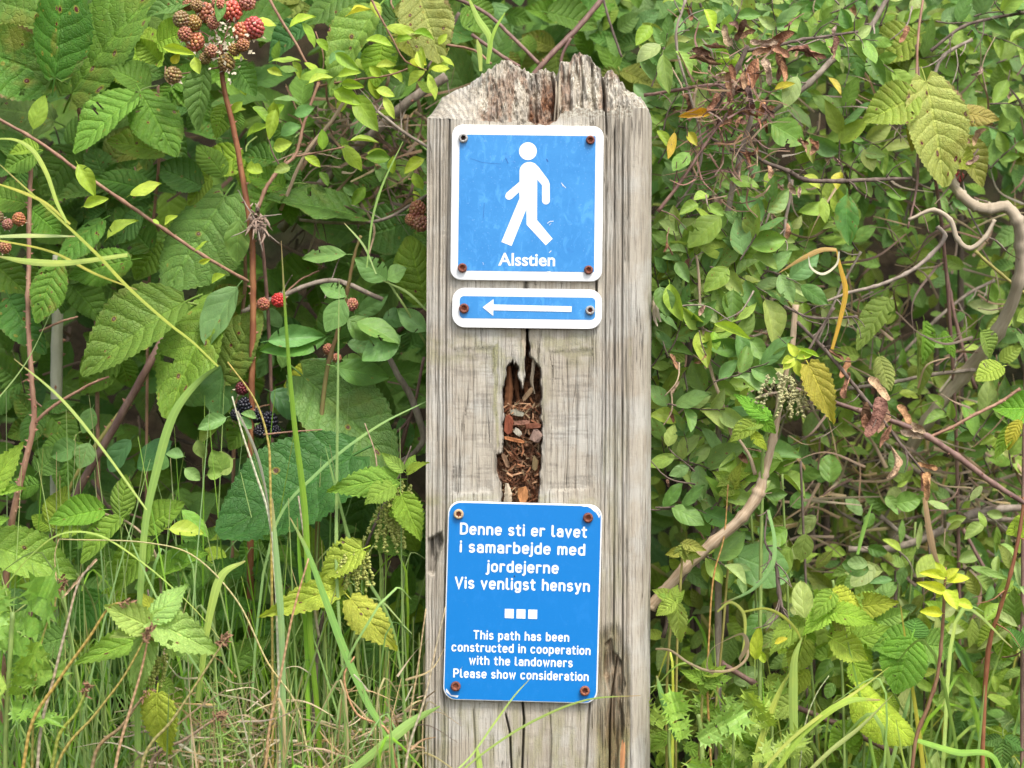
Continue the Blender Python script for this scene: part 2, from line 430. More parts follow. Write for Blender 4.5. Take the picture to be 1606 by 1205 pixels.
def post_material():
    t = NT('weathered_timber')
    tc = t.n('ShaderNodeTexCoord').outputs['Object']
    at = t.n('ShaderNodeAttribute', attribute_name='weather'); sx = t.n('ShaderNodeSeparateColor'); t.set(sx.inputs[0], at.outputs['Color'])
    br, gn, dk = sx.outputs
    long_ = t.vec('MULTIPLY', tc, (1, 1, 0.035)); long2 = t.vec('MULTIPLY', tc, (1, 1, 0.10))
    g1 = t.noise(long_, 620, 5, .66, .1); g2 = t.noise(long_, 1500, 3, .6); g3 = t.noise(long2, 90, 5, .6, .4); blot = t.noise(tc, 22, 5, .6)
    cross = t.noise(t.vec('MULTIPLY', tc, (0.18, 0.18, 1)), 620, 4, .6)
    fine = t.noise(tc, 900, 3, .6)
    base = t.mix(t.sm(.3, .7, g3), (0.49, 0.44, 0.355), (0.37, 0.318, 0.243))
    base = t.mix(t.math('MULTIPLY', t.sm(.44, .62, blot), .6), base, (0.50, 0.485, 0.435))
    base = t.mix(t.math('MULTIPLY', t.sm(.52, .66, g1), .62), base, (0.20, 0.17, 0.135))
    base = t.mix(t.math('MULTIPLY', t.sm(.55, .70, g2), .5), base, (0.14, 0.12, 0.095))
    base = t.mix(t.math('MULTIPLY', t.sm(.58, .70, cross), .15), base, (0.20, 0.18, 0.15))
    base = t.mix(t.math('MULTIPLY', t.sm(.60, .75, fine), .3), base, (0.55, 0.51, 0.44))
    crn = t.noise(t.vec('MULTIPLY', tc, (1, 1, .022)), 170, 3, .5, .1); crk = t.math('SUBTRACT', 1.0, t.sm(0.0, .012, t.math('ABSOLUTE', t.math('SUBTRACT', crn, .5))))
    crk = t.math('MULTIPLY', crk, t.sm(.42, .55, t.noise(t.vec('MULTIPLY', tc, (1, 1, .3)), 38, 3)))
    base = t.mix(t.math('MULTIPLY', crk, .7), base, (0.09, 0.07, 0.05))
    grey = t.mix(t.sm(.35, .65, g1), (0.30, 0.27, 0.225), (0.10, 0.088, 0.072))
    base = t.mix(t.math('MULTIPLY', dk, .85, clamp=True), base, grey)
    green = t.mix(t.sm(.4, .6, fine), (0.30, 0.29, 0.115), (0.19, 0.185, 0.085))
    base = t.mix(t.math('MULTIPLY', gn, .75, clamp=True), base, green)
    wht = t.math('MULTIPLY', gn, -1.0, clamp=True)
    lich = t.mix(t.sm(.42, .58, t.noise(tc, 420, 4, .7)), (0.60, 0.56, 0.45), (0.25, 0.205, 0.15))
    base = t.mix(t.math('MULTIPLY', wht, .8), base, lich)
    n6 = t.noise(t.vec('MULTIPLY', tc, (1, 1, .45)), 260, 5, .68, .6)
    rot = t.mix(t.sm(.35, .55, n6), (0.05, 0.022, 0.012), (0.20, 0.085, 0.038))
    rot = t.mix(t.sm(.52, .70, n6), rot, (0.36, 0.19, 0.10))
    base = t.mix(t.math('MULTIPLY', br, .95, clamp=True), base, rot)
    h = t.math('ADD', t.math('MULTIPLY', g1, .8), t.math('MULTIPLY', g2, .35)); h = t.math('ADD', h, t.math('MULTIPLY', fine, .35))
    h = t.math('ADD', h, t.math('MULTIPLY', n6, t.math('MULTIPLY', br, 2.0)))
    h = t.math('SUBTRACT', t.math('ADD', h, t.math('MULTIPLY', cross, .12)), t.math('MULTIPLY', crk, .8))
    return t.done(t.principled(base, .85, t.bump(h, .8, .0016), .2))

pm = post_material()
post_me = build_post(); post_me.materials.append(pm)
post = thing('wooden_post', P(830, 602.5 + ZC / S, 0.065), 'weathered grey wooden waymark post with a rotten hollow and a broken top', 'post')
link('timber', post_me, post)

# splinters hanging in the hollow and standing on the broken top
spl_mat = simple_mat('splinter_wood', (0.42, 0.35, 0.25), .85, .4, 220, .7, .0008, .15, stretch=(1, 1, .08))
spl_dark = simple_mat('rotten_wood', (0.17, 0.075, 0.035), .9, .55, 260, .8, .001, .1, stretch=(1, 1, .2))
def splinter(pts, w, d, mat, name='splinter'):
    """flat tapering sliver along photo-pixel knots (x, y, depth, width px)"""
    mb = MB(); q = catmull(pts, 6); vs = []; n = len(q)
    for i, p in enumerate(q):
        c = P(p[0], p[1], p[2]); hw = p[3] * S / 2 * (1 + .3 * (rnd.random() - .5)); th = d * (.5 + .5 * p[3] / w)
        vs += [c + Vector((-hw, -th * .2, 0)), c + Vector((0, -th, 0)), c + Vector((hw, -th * .1, 0)), c + Vector((0, th, 0))]
    fs = [(i * 4 + k, i * 4 + (k + 1) % 4, i * 4 + 4 + (k + 1) % 4, i * 4 + 4 + k) for i in range(n - 1) for k in range(4)]
    fs += [(3, 2, 1, 0), tuple((n - 1) * 4 + k for k in range(4))]
    mb.add(vs, fs); return link(name, mb.mesh(name, mat, smooth=False), post)
splinter([(820,512,.004,9),(819,545,.003,11),(818,570,.004,8),(817,594,.006,2)], 11, .0025, spl_mat)
splinter([(838,560,.008,7),(836,580,.007,6),(834,600,.010,5),(838,618,.014,3)], 8, .002, spl_mat)
splinter([(798,574,.010,6),(799,610,.012,12),(796,645,.012,9),(797,665,.012,3)], 12, .004, spl_dark)
splinter([(812,580,.018,5),(810,610,.016,7),(815,640,.018,5)], 8, .003, spl_dark)
splinter([(824,600,.02,6),(828,620,.016,8),(840,640,.014,5)], 8, .003, spl_dark)
splinter([(795,798,.004,10),(797,775,.004,12),(795,758,.006,5)], 10, .003, spl_mat)
splinter([(974,1210,.004,14),(977,1180,.003,10),(981,1145,.004,3)], 12, .003, simple_mat('fresh_wood', (0.50, 0.24, 0.11), .8, .3, 200, .5, .0008, .2, stretch=(1, 1, .06)), 'orange_sliver')
splinter([(1027,465,.030,6),(1031,492,.024,7),(1036,505,.018,3)], 6, .002, spl_mat)
splinter([(1026,470,.030,5),(1027,500,.022,6),(1031,512,.017,2)], 6, .002, spl_mat)
splinter([(876,196,.002,4),(877,150,.012,4),(878,112,.03,2)], 5, .002, spl_mat)
splinter([(870,190,.012,3),(873,150,.018,4),(872,128,.03,2)], 5, .002, spl_mat)

# loose chips lying in the hollow
def chip(px, py, Y, w, h, ang, col, label, thick=.003, name='wood_chip', cat='wood chip', seed=0):
    r = random.Random(seed); mb = MB(); a = math.radians(ang); n = 7
    pr = [(-.5, -.35), (-.2, -.5), (.25, -.42), (.5, -.2), (.45, .4), (.05, .5), (-.45, .38)]
    vs = []
    for lay, s_ in ((0, .97), (.4, 1.0), (1, .95)):
        for (u, v) in pr:
            u *= w * s_ * (1 + .12 * (r.random() - .5)); v *= h * s_ * (1 + .2 * (r.random() - .5))
            x = u * math.cos(a) - v * math.sin(a); z = -(u * math.sin(a) + v * math.cos(a))
            vs.append(Vector((x * S, -thick * (1 - lay) + thick * .6 * (r.random() - .5), z * S)))
    fs = [tuple(range(n))[::-1], tuple(range(2 * n, 3 * n))]
    for l in range(2):
        for k in range(n): fs.append((l * n + k, l * n + (k + 1) % n, (l + 1) * n + (k + 1) % n, (l + 1) * n + k))
    mb.add(vs, fs)
    m = simple_mat('chip_' + name + str(seed), tuple(x * .72 for x in col), .9, .6, 420, 1.0, .0015, .1, stretch=(1, 1, .3))
    o = link(name, mb.mesh(name, m, smooth=False), None, Matrix.Translation(P(px, py, Y)))
    return tag(o, label, cat, 'loose chips in the hollow of the post')
chip(820, 776, 0.0026, 25, 17, 82, (0.55, 0.25, 0.10), 'bright orange wood chip at the bottom of the hollow, just above the lower sign', .004, seed=1)
chip(798, 666, 0.0059, 14, 30, 8, (0.28, 0.085, 0.045), 'dark red wood chip standing at the left wall of the hollow', .004, seed=2)
chip(818, 663, 0.0052, 26, 7, -6, (0.50, 0.25, 0.17), 'short pinkish stick of wood lying across the middle of the hollow', .003, seed=3)
chip(807, 690, 0.0039, 34, 6, 12, (0.55, 0.22, 0.09), 'long orange sliver of wood lying across the hollow below the pinkish stick', .003, seed=4)
chip(841, 684, 0.0052, 17, 21, 25, (0.30, 0.20, 0.155), 'rounded greyish pink lump at the right wall of the hollow', .006, name='wood_lump', cat='wood lump', seed=5)
chip(811, 648, 0.0078, 22, 10, 8, (0.34, 0.32, 0.24), 'pale grey flake lodged across the hollow above the pinkish stick', .003, seed=6)
chip(793, 722, 0.0046, 7, 26, -22, (0.45, 0.27, 0.16), 'narrow light brown splinter leaning at the lower left of the hollow', .003, seed=7)
chip(836, 668, 0.0059, 26, 9, -4, (0.22, 0.085, 0.05), 'flat reddish brown piece of wood right above the rounded pink lump', .003, seed=8)
chip(812, 678, 0.0059, 15, 10, 40, (0.50, 0.46, 0.36), 'small whitish flake in the middle of the hollow', .002, seed=9)
chip(839, 727, 0.0065, 9, 24, 4, (0.22, 0.16, 0.08), 'upright olive brown bark strip low in the hollow', .003, name='bark_strip', cat='bark strip', seed=10)
chip(828, 618, 0.0111, 8, 26, 38, (0.28, 0.19, 0.11), 'thin brown splinter leaning in the upper part of the hollow', .002, seed=11)
mbc = MB(); rc = random.Random(3)
for i in range(480):
    x = rc.uniform(782, 848); y = rc.uniform(632, 788)
    if y > 700 and x < 786: continue
    if poly_sd(np.array([x]), np.array([y]), HOLLOW)[0] < 2: continue
    c = P(x, y, .0105 - .005 * rc.random() * (rc.random() < .5)); a = Vector((rc.uniform(-1, 1), rc.uniform(-.6, .3), rc.uniform(-1, 1))).normalized(); L = rc.uniform(.0012, .005); b = a.orthogonal().normalized() * rc.uniform(.0004, .0011)
    e = a.cross(b).normalized() * .0005
    col = rc.choice([(0.20, 0.075, 0.035, 0), (0.30, 0.13, 0.06, 0), (0.10, 0.04, 0.02, 0), (0.42, 0.24, 0.13, 0), (0.26, 0.18, 0.10, 0)])
    mbc.add([c - a * L - b, c - a * L + b, c + a * L + b * .6, c + a * L - b * .6, c - e * 2, c + a * L * .5 - e * 2], [(0, 1, 4), (1, 2, 5, 4), (2, 3, 5), (3, 0, 4, 5), (3, 2, 1, 0)], col=col)
def tint_mat(name, rough=.8, spec=.2, bump=.3):
    t = NT(name); at = t.n('ShaderNodeAttribute', attribute_name='tint'); tc = t.n('ShaderNodeTexCoord').outputs['Object']
    nz = t.noise(tc, 180, 4); c = t.mix(t.sm(.3, .75, nz), at.outputs['Color'], t.mix(.5, at.outputs['Color'], (0.03, 0.025, 0.015)))
    return t.done(t.principled(c, rough, t.bump(nz, bump, .001), spec))
crumb_mat = tint_mat('crumbs')
tag(link('wood_crumbs', mbc.mesh('wood_crumbs', crumb_mat, smooth=False, col=True)), 'crumbly rotten brown wood filling the bottom of the hollow', 'wood crumbs', kind='stuff')

# ------------------------------------------------------------------ signs
def poly_plate(name, outline, y_front, thick, bev, mat, parent, M):
    """outline: local (x,z) metres, counter-clockwise seen from the front; bevelled front edge"""
    n = len(outline); cx = sum(p[0] for p in outline) / n; cz = sum(p[1] for p in outline) / n
    def inset(p, k):
        dx, dz = p[0] - cx, p[1] - cz; L = math.hypot(dx, dz) or 1; return (p[0] - dx / L * k, p[1] - dz / L * k)
    vs = []
    for k, y in ((bev, y_front), (bev * .3, y_front + bev * .3), (0, y_front + bev), (0, y_front + thick)):
        for p in outline: q = inset(p, k); vs.append((q[0], y, q[1]))
    fs = [tuple(range(n))]
    for l in range(3):
        for k in range(n): a = l * n + k; b = l * n + (k + 1) % n; fs.append((b, a, a + n, b + n))
    fs.append(tuple(range(3 * n, 4 * n))[::-1])
    mb = MB(); mb.add(vs, fs); me = mb.mesh(name, mat, smooth=False)
    return link(name, me, parent, M)

def rrect(w, h, r, n=8, dent=None):
    pts = []
    for (cx, cz, a0) in ((w / 2 - r, -h / 2 + r, -90), (w / 2 - r, h / 2 - r, 0), (-w / 2 + r, h / 2 - r, 90), (-w / 2 + r, -h / 2 + r, 180)):
        for k in range(n + 1):
            a = math.radians(a0 + 90 * k / n); pts.append((cx + r * math.cos(a), cz + r * math.sin(a)))
    return pts

def white_mat(name, col=(0.74, 0.74, 0.725), dirty=.25):
    t = NT(name); tc = t.n('ShaderNodeTexCoord').outputs['Object']
    nz = t.noise(tc, 35, 5, .6); n2 = t.noise(tc, 300, 3)
    c = t.mix(t.math('MULTIPLY', t.sm(.5, .8, nz), dirty), col, (0.60, 0.60, 0.54))
    c = t.mix(t.math('MULTIPLY', t.sm(.68, .8, n2), .25), c, (0.45, 0.44, 0.38))
    return t.done(t.principled(c, .38, t.bump(n2, .05, .0004), .4))
def blue_mat(name, c0, c1, worn=.5, rough=.38):
    t = NT(name); tc = t.n('ShaderNodeTexCoord').outputs['Object']
    n1 = t.noise(tc, 34, 6, .7, .5); n2 = t.noise(t.vec('MULTIPLY', tc, (1, 1, .5)), 130, 4, .65, 1.0); n3 = t.noise(tc, 700, 3)
    c = t.mix(t.math('MULTIPLY', t.sm(.35, .68, n1), worn), c0, c1)
    c = t.mix(t.math('MULTIPLY', t.sm(.50, .70, n2), worn * .9), c, tuple(min(1, x * 1.25 + .03) for x in c1))
    c = t.mix(t.math('MULTIPLY', t.sm(.62, .74, n3), worn * .5), c, (0.30, 0.50, 0.75))
    c = t.mix(t.math('MULTIPLY', t.sm(.66, .72, t.noise(tc, 90, 2)), worn * .4), c, (0.02, 0.13, 0.42))
    return t.done(t.principled(c, rough, t.bump(n2, .05, .0005), .4))
W1 = white_mat('white_enamel'); W2 = white_mat('white_lettering', (0.78, 0.79, 0.80), .1)
B1 = blue_mat('faded_blue', (0.028, 0.205, 0.50), (0.050, 0.262, 0.575), .6); B3 = blue_mat('deep_blue', (0.004, 0.165, 0.48), (0.006, 0.180, 0.52), .14, .3)
EDGE = simple_mat('plate_edge', (0.62, 0.62, 0.58), .5, .3, 90, .2, .0005)

def rust_mat(name, a, b):
    t = NT(name); tc = t.n('ShaderNodeTexCoord').outputs['Object']
    n = t.noise(tc, 700, 5, .7); c = t.mix(t.sm(.35, .65, n), a, b)
    return t.done(t.principled(c, .75, t.bump(n, .6, .0006), .35))
RUST = rust_mat('rust', (0.15, 0.045, 0.025), (0.36, 0.13, 0.065)); RUST_D = rust_mat('dark_rust', (0.07, 0.03, 0.022), (0.25, 0.075, 0.045))
ZINC = rust_mat('dull_zinc', (0.22, 0.21, 0.20), (0.42, 0.40, 0.37)); OCHRE = rust_mat('pale_rust', (0.40, 0.26, 0.13), (0.58, 0.42, 0.25))
PIT = simple_mat('dark_brown', (0.035, 0.02, 0.014), .9)  # near-black brown for a screw socket and the speck
def screw(parent, c, r, mat, ring_mat, label, tilt=0):
    """torx pan-head screw: domed collar, six-lobed recess"""
    rings = [(1.0, .0012), (1.0, -.0006), (.93, -.0014), (.76, -.0019), (.58, -.0018), (.50, -.0014), (.44, .0004), (0.2, .0006)]
    n = 24; mb = MB(); vs = []
    for i, (k, y) in enumerate(rings):
        for j in range(n):
            a = 2 * math.pi * j / n; kk = k
            if 5 <= i <= 6: kk = k * (1 + .16 * math.cos(6 * a))
            vs.append((r * kk * math.cos(a), y, r * kk * math.sin(a)))
    vs.append((0, .0006, 0)); fs = []
    for i in range(len(rings) - 1):
        for j in range(n): a = i * n + j; b = i * n + (j + 1) % n; fs.append((b, a, a + n, b + n)[::-1])
    for j in range(n): fs.append(((len(rings) - 1) * n + j, len(vs) - 1, (len(rings) - 1) * n + (j + 1) % n)[::-1])
    mb.add(vs, fs); me = mb.mesh('screw', mat); me.materials.append(ring_mat)
    for i, p in enumerate(me.polygons):
        if i >= 5 * n: p.material_index = 1
    o = link('screw', me, parent, Matrix.Translation(c) @ Matrix.Rotation(math.radians(tilt), 4, 'X') @ Matrix.Rotation(rnd.random() * 3, 4, 'Y'))
    if label: o['label'] = label
    return o

# --- single-stroke lettering (DIN-like), centre lines in units of cap height
def arc(cx, cy, rx, ry, a0, a1, n=10):
    return [(cx + rx * math.cos(math.radians(a0 + (a1 - a0) * k / n)), cy + ry * math.sin(math.radians(a0 + (a1 - a0) * k / n))) for k in range(n + 1)]
XH = .70
def stad(x0, w, y0, y1):
    r = w / 2; return arc(x0 + r, y1 - r, r, r, 0, 180) + arc(x0 + r, y0 + r, r, r, 180, 360) + [(x0 + w, y1 - r)]
w_ = .46; r_ = w_ / 2
GL = {
 'D': ([[(0,0),(0,1),(.24,1)] + arc(.24,.70,.32,.30,90,0,6) + arc(.24,.30,.32,.30,0,-90,6) + [(0,0)]], .56),
 'V': ([[(0,1),(.30,0),(.60,1)]], .60), 'T': ([[(0,1),(.58,1)], [(.29,.97),(.29,0)]], .58),
 'P': ([[(0,0),(0,1),(.28,1)] + arc(.28,.73,.26,.27,90,-90) + [(.02,.46)]], .54),
 'e': ([[(0.02,.36),(w_,.36),(w_,.47)] + arc(r_,XH-r_,r_,r_,0,180) + arc(r_,r_,r_,r_,180,318)], w_),
 'n': ([[(0,0),(0,XH)], arc(r_,XH-r_,r_,r_,175,0) + [(w_,0)]], w_),
 'h': ([[(0,0),(0,1)], arc(r_,XH-r_,r_,r_,175,0) + [(w_,0)]], w_),
 'm': ([[(0,0),(0,XH)], arc(.18,XH-.18,.18,.18,175,0) + [(.36,0)], arc(.54,XH-.18,.18,.18,175,0) + [(.72,0)]], .72),
 'r': ([[(0,0),(0,XH)], arc(.20,XH-.20,.20,.20,175,50)], .32),
 'u': ([[(0,XH),(0,r_)] + arc(r_,r_,r_,r_,180,355), [(w_,XH),(w_,0)]], w_),
 'o': ([stad(0,w_,0,XH)], w_), 'c': ([arc(r_,XH-r_,r_,r_,35,180) + arc(r_,r_,r_,r_,180,325)], w_),
 'd': ([stad(0,w_,0,XH), [(w_,1),(w_,0)]], w_), 'b': ([stad(0,w_,0,XH), [(0,1),(0,0)]], w_),
 'p': ([stad(0,w_,0,XH), [(0,XH),(0,-.28)]], w_), 'g': ([stad(0,w_,0,XH), [(w_,XH),(w_,-.08)] + arc(r_,-.08,r_,.20,0,-140)], w_),
 'a': ([arc(.22,XH-.2,.22,.2,150,0) + [(.44,0)], [(.43,.40),(.20,.40)] + arc(.20,.20,.20,.20,90,270) + [(.30,0),(.42,.08)]], .44),
 's': ([arc(.20,XH-.175,.19,.175,35,270) + arc(.20,.175,.20,.175,90,-145)], .40),
 't': ([[(.10,.93),(.10,.16)] + arc(.26,.16,.16,.16,180,280), [(-.04,XH),(.30,XH)]], .30),
 'l': ([[(0,1),(0,.15)] + arc(.15,.15,.15,.15,180,280)], .16),
 'i': ([[(0,0),(0,XH)], [(0,.97),(0,1.0)]], .0), 'j': ([[(.0,XH),(.0,-.12)] + arc(-.13,-.12,.13,.15,0,-100), [(0,.97),(0,1.0)]], .0),
 'v': ([[(0,XH),(.23,0),(.46,XH)]], .46), 'w': ([[(0,XH),(.17,0),(.34,XH*.92),(.51,0),(.68,XH)]], .68),
 'y': ([[(0,XH),(.24,0)], [(.46,XH),(.20,-.16)] + arc(.09,-.14,.12,.13,-20,-100,5)], .46),
}
def ribbon2d(mb, pts, hw, y, M=None):
    """flat stroke with mitred joints and round ends in the x-z plane, one polygon strip at depth y"""
    q = [pts[0]]
    for p in pts[1:]:
        if math.hypot(p[0] - q[-1][0], p[1] - q[-1][1]) > hw * .12: q.append(p)
    n = len(q); L = []; R = []
    for i in range(n):
        a = q[max(i - 1, 0)]; b = q[min(i + 1, n - 1)]
        def un(u, v): d = math.hypot(v[0]-u[0], v[1]-u[1]) or 1; return ((v[0]-u[0]) / d, (v[1]-u[1]) / d)
        t0 = un(a, q[i]) if i else un(q[i], b); t1 = un(q[i], b) if i < n - 1 else t0
        tx, ty = t0[0] + t1[0], t0[1] + t1[1]; d = math.hypot(tx, ty) or 1; tx /= d; ty /= d
        k = 1 / max(.45, tx * t0[0] + ty * t0[1]); L.append((q[i][0] - ty * hw * k, q[i][1] + tx * hw * k)); R.append((q[i][0] + ty * hw * k, q[i][1] - tx * hw * k))
    vs = [(p[0], y - (j % n) * 1.5e-6, p[1]) for j, p in enumerate(L + R)]
    fs = [(n + i, n + i + 1, i + 1, i) for i in range(n - 1)]
    mb.add(vs, fs)
    for (c, d) in ((q[0], q[1]), (q[-1], q[-2])):
        y = y - 2e-6 * n
        a0 = math.atan2(c[1] - d[1], c[0] - d[0]) - math.pi / 2; k = 7
        vs = [(c[0], y, c[1])] + [(c[0] + hw * math.cos(a0 + math.pi * j / k), y, c[1] + hw * math.sin(a0 + math.pi * j / k)) for j in range(k + 1)]
        mb.add(vs, [(0, j + 1, j + 2) for j in range(k)])
def text_line(s, x0, x1, base, cap, hw, y, parent, M, name='lettering_line', label=None):
    """text fitted between x0 and x1 (local metres), baseline and cap height in metres"""
    gap = .33; sp = .46; x = 0; items = []
    for ch in s:
        if ch == ' ': x += sp; continue
        st, w = GL[ch]; items.append((x, st)); x += w + gap
    tot = x - gap; k = (x1 - x0 - 2 * hw) / tot; kz = cap - 2 * hw
    mb = MB(); q = 0
    for x, st in items:
        for pl in st:
            q += 1
            ribbon2d(mb, [(x0 + hw + (x + p[0]) * k, base + hw + p[1] * kz) for p in pl], hw, y - .00002 * (q % 3))
    o = link(name, mb.mesh(name, W2, smooth=False), parent, M)
    if label: o['label'] = label
    return o
# ---- sign one: walking person
ZS = 3.4444
def frame(cx, cy, ang, tilt=0.0):
    """local frame of a sign: origin at photo pixel (cx,cy), turned clockwise by ang degrees"""
    return Matrix.Translation(P(cx, cy, 0)) @ Matrix.Rotation(math.radians(ang), 4, 'Y') @ Matrix.Rotation(math.radians(tilt), 4, 'X')
s1 = thing('trail_sign', P(826, 440, 0), 'square blue and white sign with a walking figure at the top of the post', 'sign', 'signs screwed to the post')
F1 = frame(826.5, 319.5, .7)
def z1(x, y, ox=690, oy=180, c=(826.5, 319.5), ang=.7):
    """zoom pixel to local sign metres"""
    dx = (ox + x / ZS - c[0]) * S; dz = -(oy + y / ZS - c[1]) * S; a = math.radians(ang)
    return (dx * math.cos(a) - dz * math.sin(a), dx * math.sin(a) + dz * math.cos(a))
poly_plate('plate', rrect(237.5 * S, 243 * S, 17 * S), -.0045, .0045, .0006, W1, s1, F1)
a, b = z1(107, 111), z1(831, 853)
mb = MB(); ww, hh = b[0] - a[0], a[1] - b[1]; cxx, czz = (a[0] + b[0]) / 2, (a[1] + b[1]) / 2
mb.add([(cxx + p[0], -.00465, czz + p[1]) for p in rrect(ww, hh, .0008, 2)], [tuple(range(12))]); link('blue_panel', mb.mesh('blue_panel', B1, smooth=False), s1, F1)
def flat(name, zpts, y, mat, parent, M, zf, thick=.00018):
    pts = [zf(*p) for p in zpts]; n = len(pts)
    A = sum(pts[i][0] * pts[(i + 1) % n][1] - pts[(i + 1) % n][0] * pts[i][1] for i in range(n))
    if A < 0: pts = pts[::-1]
    mb = MB(); mb.add([(p[0], y, p[1]) for p in pts] + [(p[0], y + thick, p[1]) for p in pts], [tuple(range(n))] + [((i + 1) % n, i, n + i, n + (i + 1) % n) for i in range(n)])
    return link(name, mb.mesh(name, mat, smooth=False), parent, M)
fig = MB()
def arcz(cx, cy, r, a0, a1, n=8): return [(cx + r * math.cos(math.radians(a0 + (a1 - a0) * k / n)), cy - r * math.sin(math.radians(a0 + (a1 - a0) * k / n))) for k in range(n + 1)]
def addfig(zpts, y=-.0048):
    pts = [z1(*p) for p in zpts]; n = len(pts); A = sum(pts[i][0] * pts[(i + 1) % n][1] - pts[(i + 1) % n][0] * pts[i][1] for i in range(n))
    if A < 0: pts = pts[::-1]
    fig.add([(p[0], y, p[1]) for p in pts], [tuple(range(n))])
addfig(arcz(475, 201, 48, 0, 350, 30))
body = [(430, 312)] + arcz(480, 310, 50, 175, 100, 6) + [(490, 259), (512, 267), (532, 286)] + [(585, 357), (592, 378), (593, 466)] + arcz(572, 467, 21, 0, -180, 8) + [(551, 384), (525, 354), (524, 572), (608, 673), (571, 708), (468, 597), (467, 512), (387, 712), (332, 690), (430, 455), (428, 420), (388, 458)] + arcz(373, 443, 20, -50, -230, 6) + [(358, 427), (430, 366)]
addfig(body)
link('walking_figure', fig.mesh('walking_figure', W2, smooth=False), s1, F1)
# the word, from the built-in font, emboldened
cu = bpy.data.curves.new('word', 'FONT'); cu.body = 'Alsstien'; cu.size = 1; cu.offset = .020; cu.resolution_u = 5
tmp = bpy.data.objects.new('word_curve', cu); C.objects.link(tmp)
bpy.context.view_layer.update(); dg = bpy.context.evaluated_depsgraph_get()
wm = bpy.data.meshes.new_from_object(tmp.evaluated_get(dg)); bpy.data.objects.remove(tmp)
vx = [v.co.x for v in wm.vertices]; vy = [v.co.y for v in wm.vertices]
a, b = z1(315, 818), z1(622, 752); kx = (b[0] - a[0]) / (max(vx) - min(vx)); kz = (b[1] - a[1]) / (max(vy) - min(vy)); mx, my = min(vx), min(vy)
for v in wm.vertices: v.co = Vector((a[0] + (v.co.x - mx) * kx, -.0048, a[1] + (v.co.y - my) * kz))
wm.materials.clear(); wm.materials.append(W2); link('lettering_word', wm, s1, F1)
scr = MB()
for pl, w in [([(655, 372), (668, 388), (678, 398)], 2.5), ([(660, 378), (664, 392)], 1.6), ([(580, 590), (592, 580), (612, 578)], 2.6), ([(590, 600), (600, 588)], 1.4), ([(590, 748), (600, 738)], 3), ([(575, 852), (596, 849)], 3.5), ([(232, 800), (236, 812)], 1.5)]:
    ribbon2d(scr, [z1(*p) for p in pl], w / ZS * S / 2, -.00486)
link('scratches', scr.mesh('scratches', W2, smooth=False), s1, F1)
scr = MB()
for pl, w in [([(354, 238), (362, 252), (368, 267)], 2.6), ([(240, 480), (237, 520), (234, 560)], 1.6), ([(576, 246), (582, 256)], 6), ([(165, 240), (230, 262), (330, 270)], 1.2)]:
    ribbon2d(scr, [z1(*p) for p in pl], w / ZS * S / 2, -.00486)
link('dark_scratches', scr.mesh('dark_scratches', simple_mat('scratch_dark', (0.02, 0.10, 0.33), .6), smooth=False), s1, F1)
def zpt(x, y, Y, ox=690, oy=180): return P(ox + x / ZS, oy + y / ZS, Y)
screw(s1, zpt(126, 127, -.0059), 25.5 / ZS * S, ZINC, PIT, 'dull grey zinc screw')
screw(s1, zpt(813, 137, -.0059), 24 / ZS * S, RUST_D, RUST, None, 4)
screw(s1, zpt(121, 828, -.0059), 25 / ZS * S, RUST_D, RUST, None, -4)
screw(s1, zpt(803, 839, -.0059), 24 / ZS * S, RUST_D, RUST, None)
# ---- sign two: arrow
s2 = thing('arrow_sign', P(826, 515, 0), 'narrow blue and white sign with a white arrow pointing left, under the walker sign', 'sign', 'signs screwed to the post')
F2 = frame(826.5, 484.3, .75)
z2 = lambda x, y: z1(x, y, c=(826.5, 484.3), ang=.75)
poly_plate('plate', rrect(234.5 * S, 62 * S, 20 * S), -.0045, .0045, .0006, W1, s2, F2)
a, b = z2(108, 981), z2(837, 1110); ww, hh = b[0] - a[0], a[1] - b[1]; cxx, czz = (a[0] + b[0]) / 2, (a[1] + b[1]) / 2
mb = MB(); o_ = rrect(ww, hh, 6.5 * S, 5); mb.add([(cxx + p[0], -.00465, czz + p[1]) for p in o_], [tuple(range(len(o_)))]); link('blue_panel', mb.mesh('blue_panel', B1, smooth=False), s2, F2)
flat('arrow', [(231, 1042), (290, 998), (290, 1027), (711, 1037), (710, 1067), (289, 1058), (288, 1088)], -.0050, W2, s2, F2, z2, .0001)
screw(s2, zpt(130, 1047, -.0058), 27 / ZS * S, RUST_D, RUST, 'rusty red screw with a pale dirt ring')
screw(s2, zpt(811, 1057, -.0058), 25 / ZS * S, ZINC, RUST_D, 'greyish screw with a rusty socket')
# ---- sign three: notice
c3 = (690 + 447 / ZS, 770 + 599 / ZS); A3 = 1.55
s3 = thing('notice_sign', P(820, 1100, 0), 'tall blue sign with Danish and English text about the landowners, slightly crooked', 'sign', 'signs screwed to the post')
F3 = frame(*c3, A3)
z3 = lambda x, y: z1(x, y, oy=770, c=c3, ang=A3)
def skewpt(p):   # the plate narrows and leans slightly
    return (p[0] + (p[1]) * 0.0, p[1])
poly_plate('plate', rrect(241.5 * S, 311 * S, 20 * S), -.0048, .0034, .0006, EDGE if False else W1, s3, F3)
o_ = rrect(237.5 * S, 307 * S, 19 * S)
mb = MB(); mb.add([(p[0] - .2 * S, -.00495, p[1] - .4 * S) for p in o_], [tuple(range(len(o_)))]); link('blue_panel', mb.mesh('blue_panel', B3, smooth=False), s3, F3)
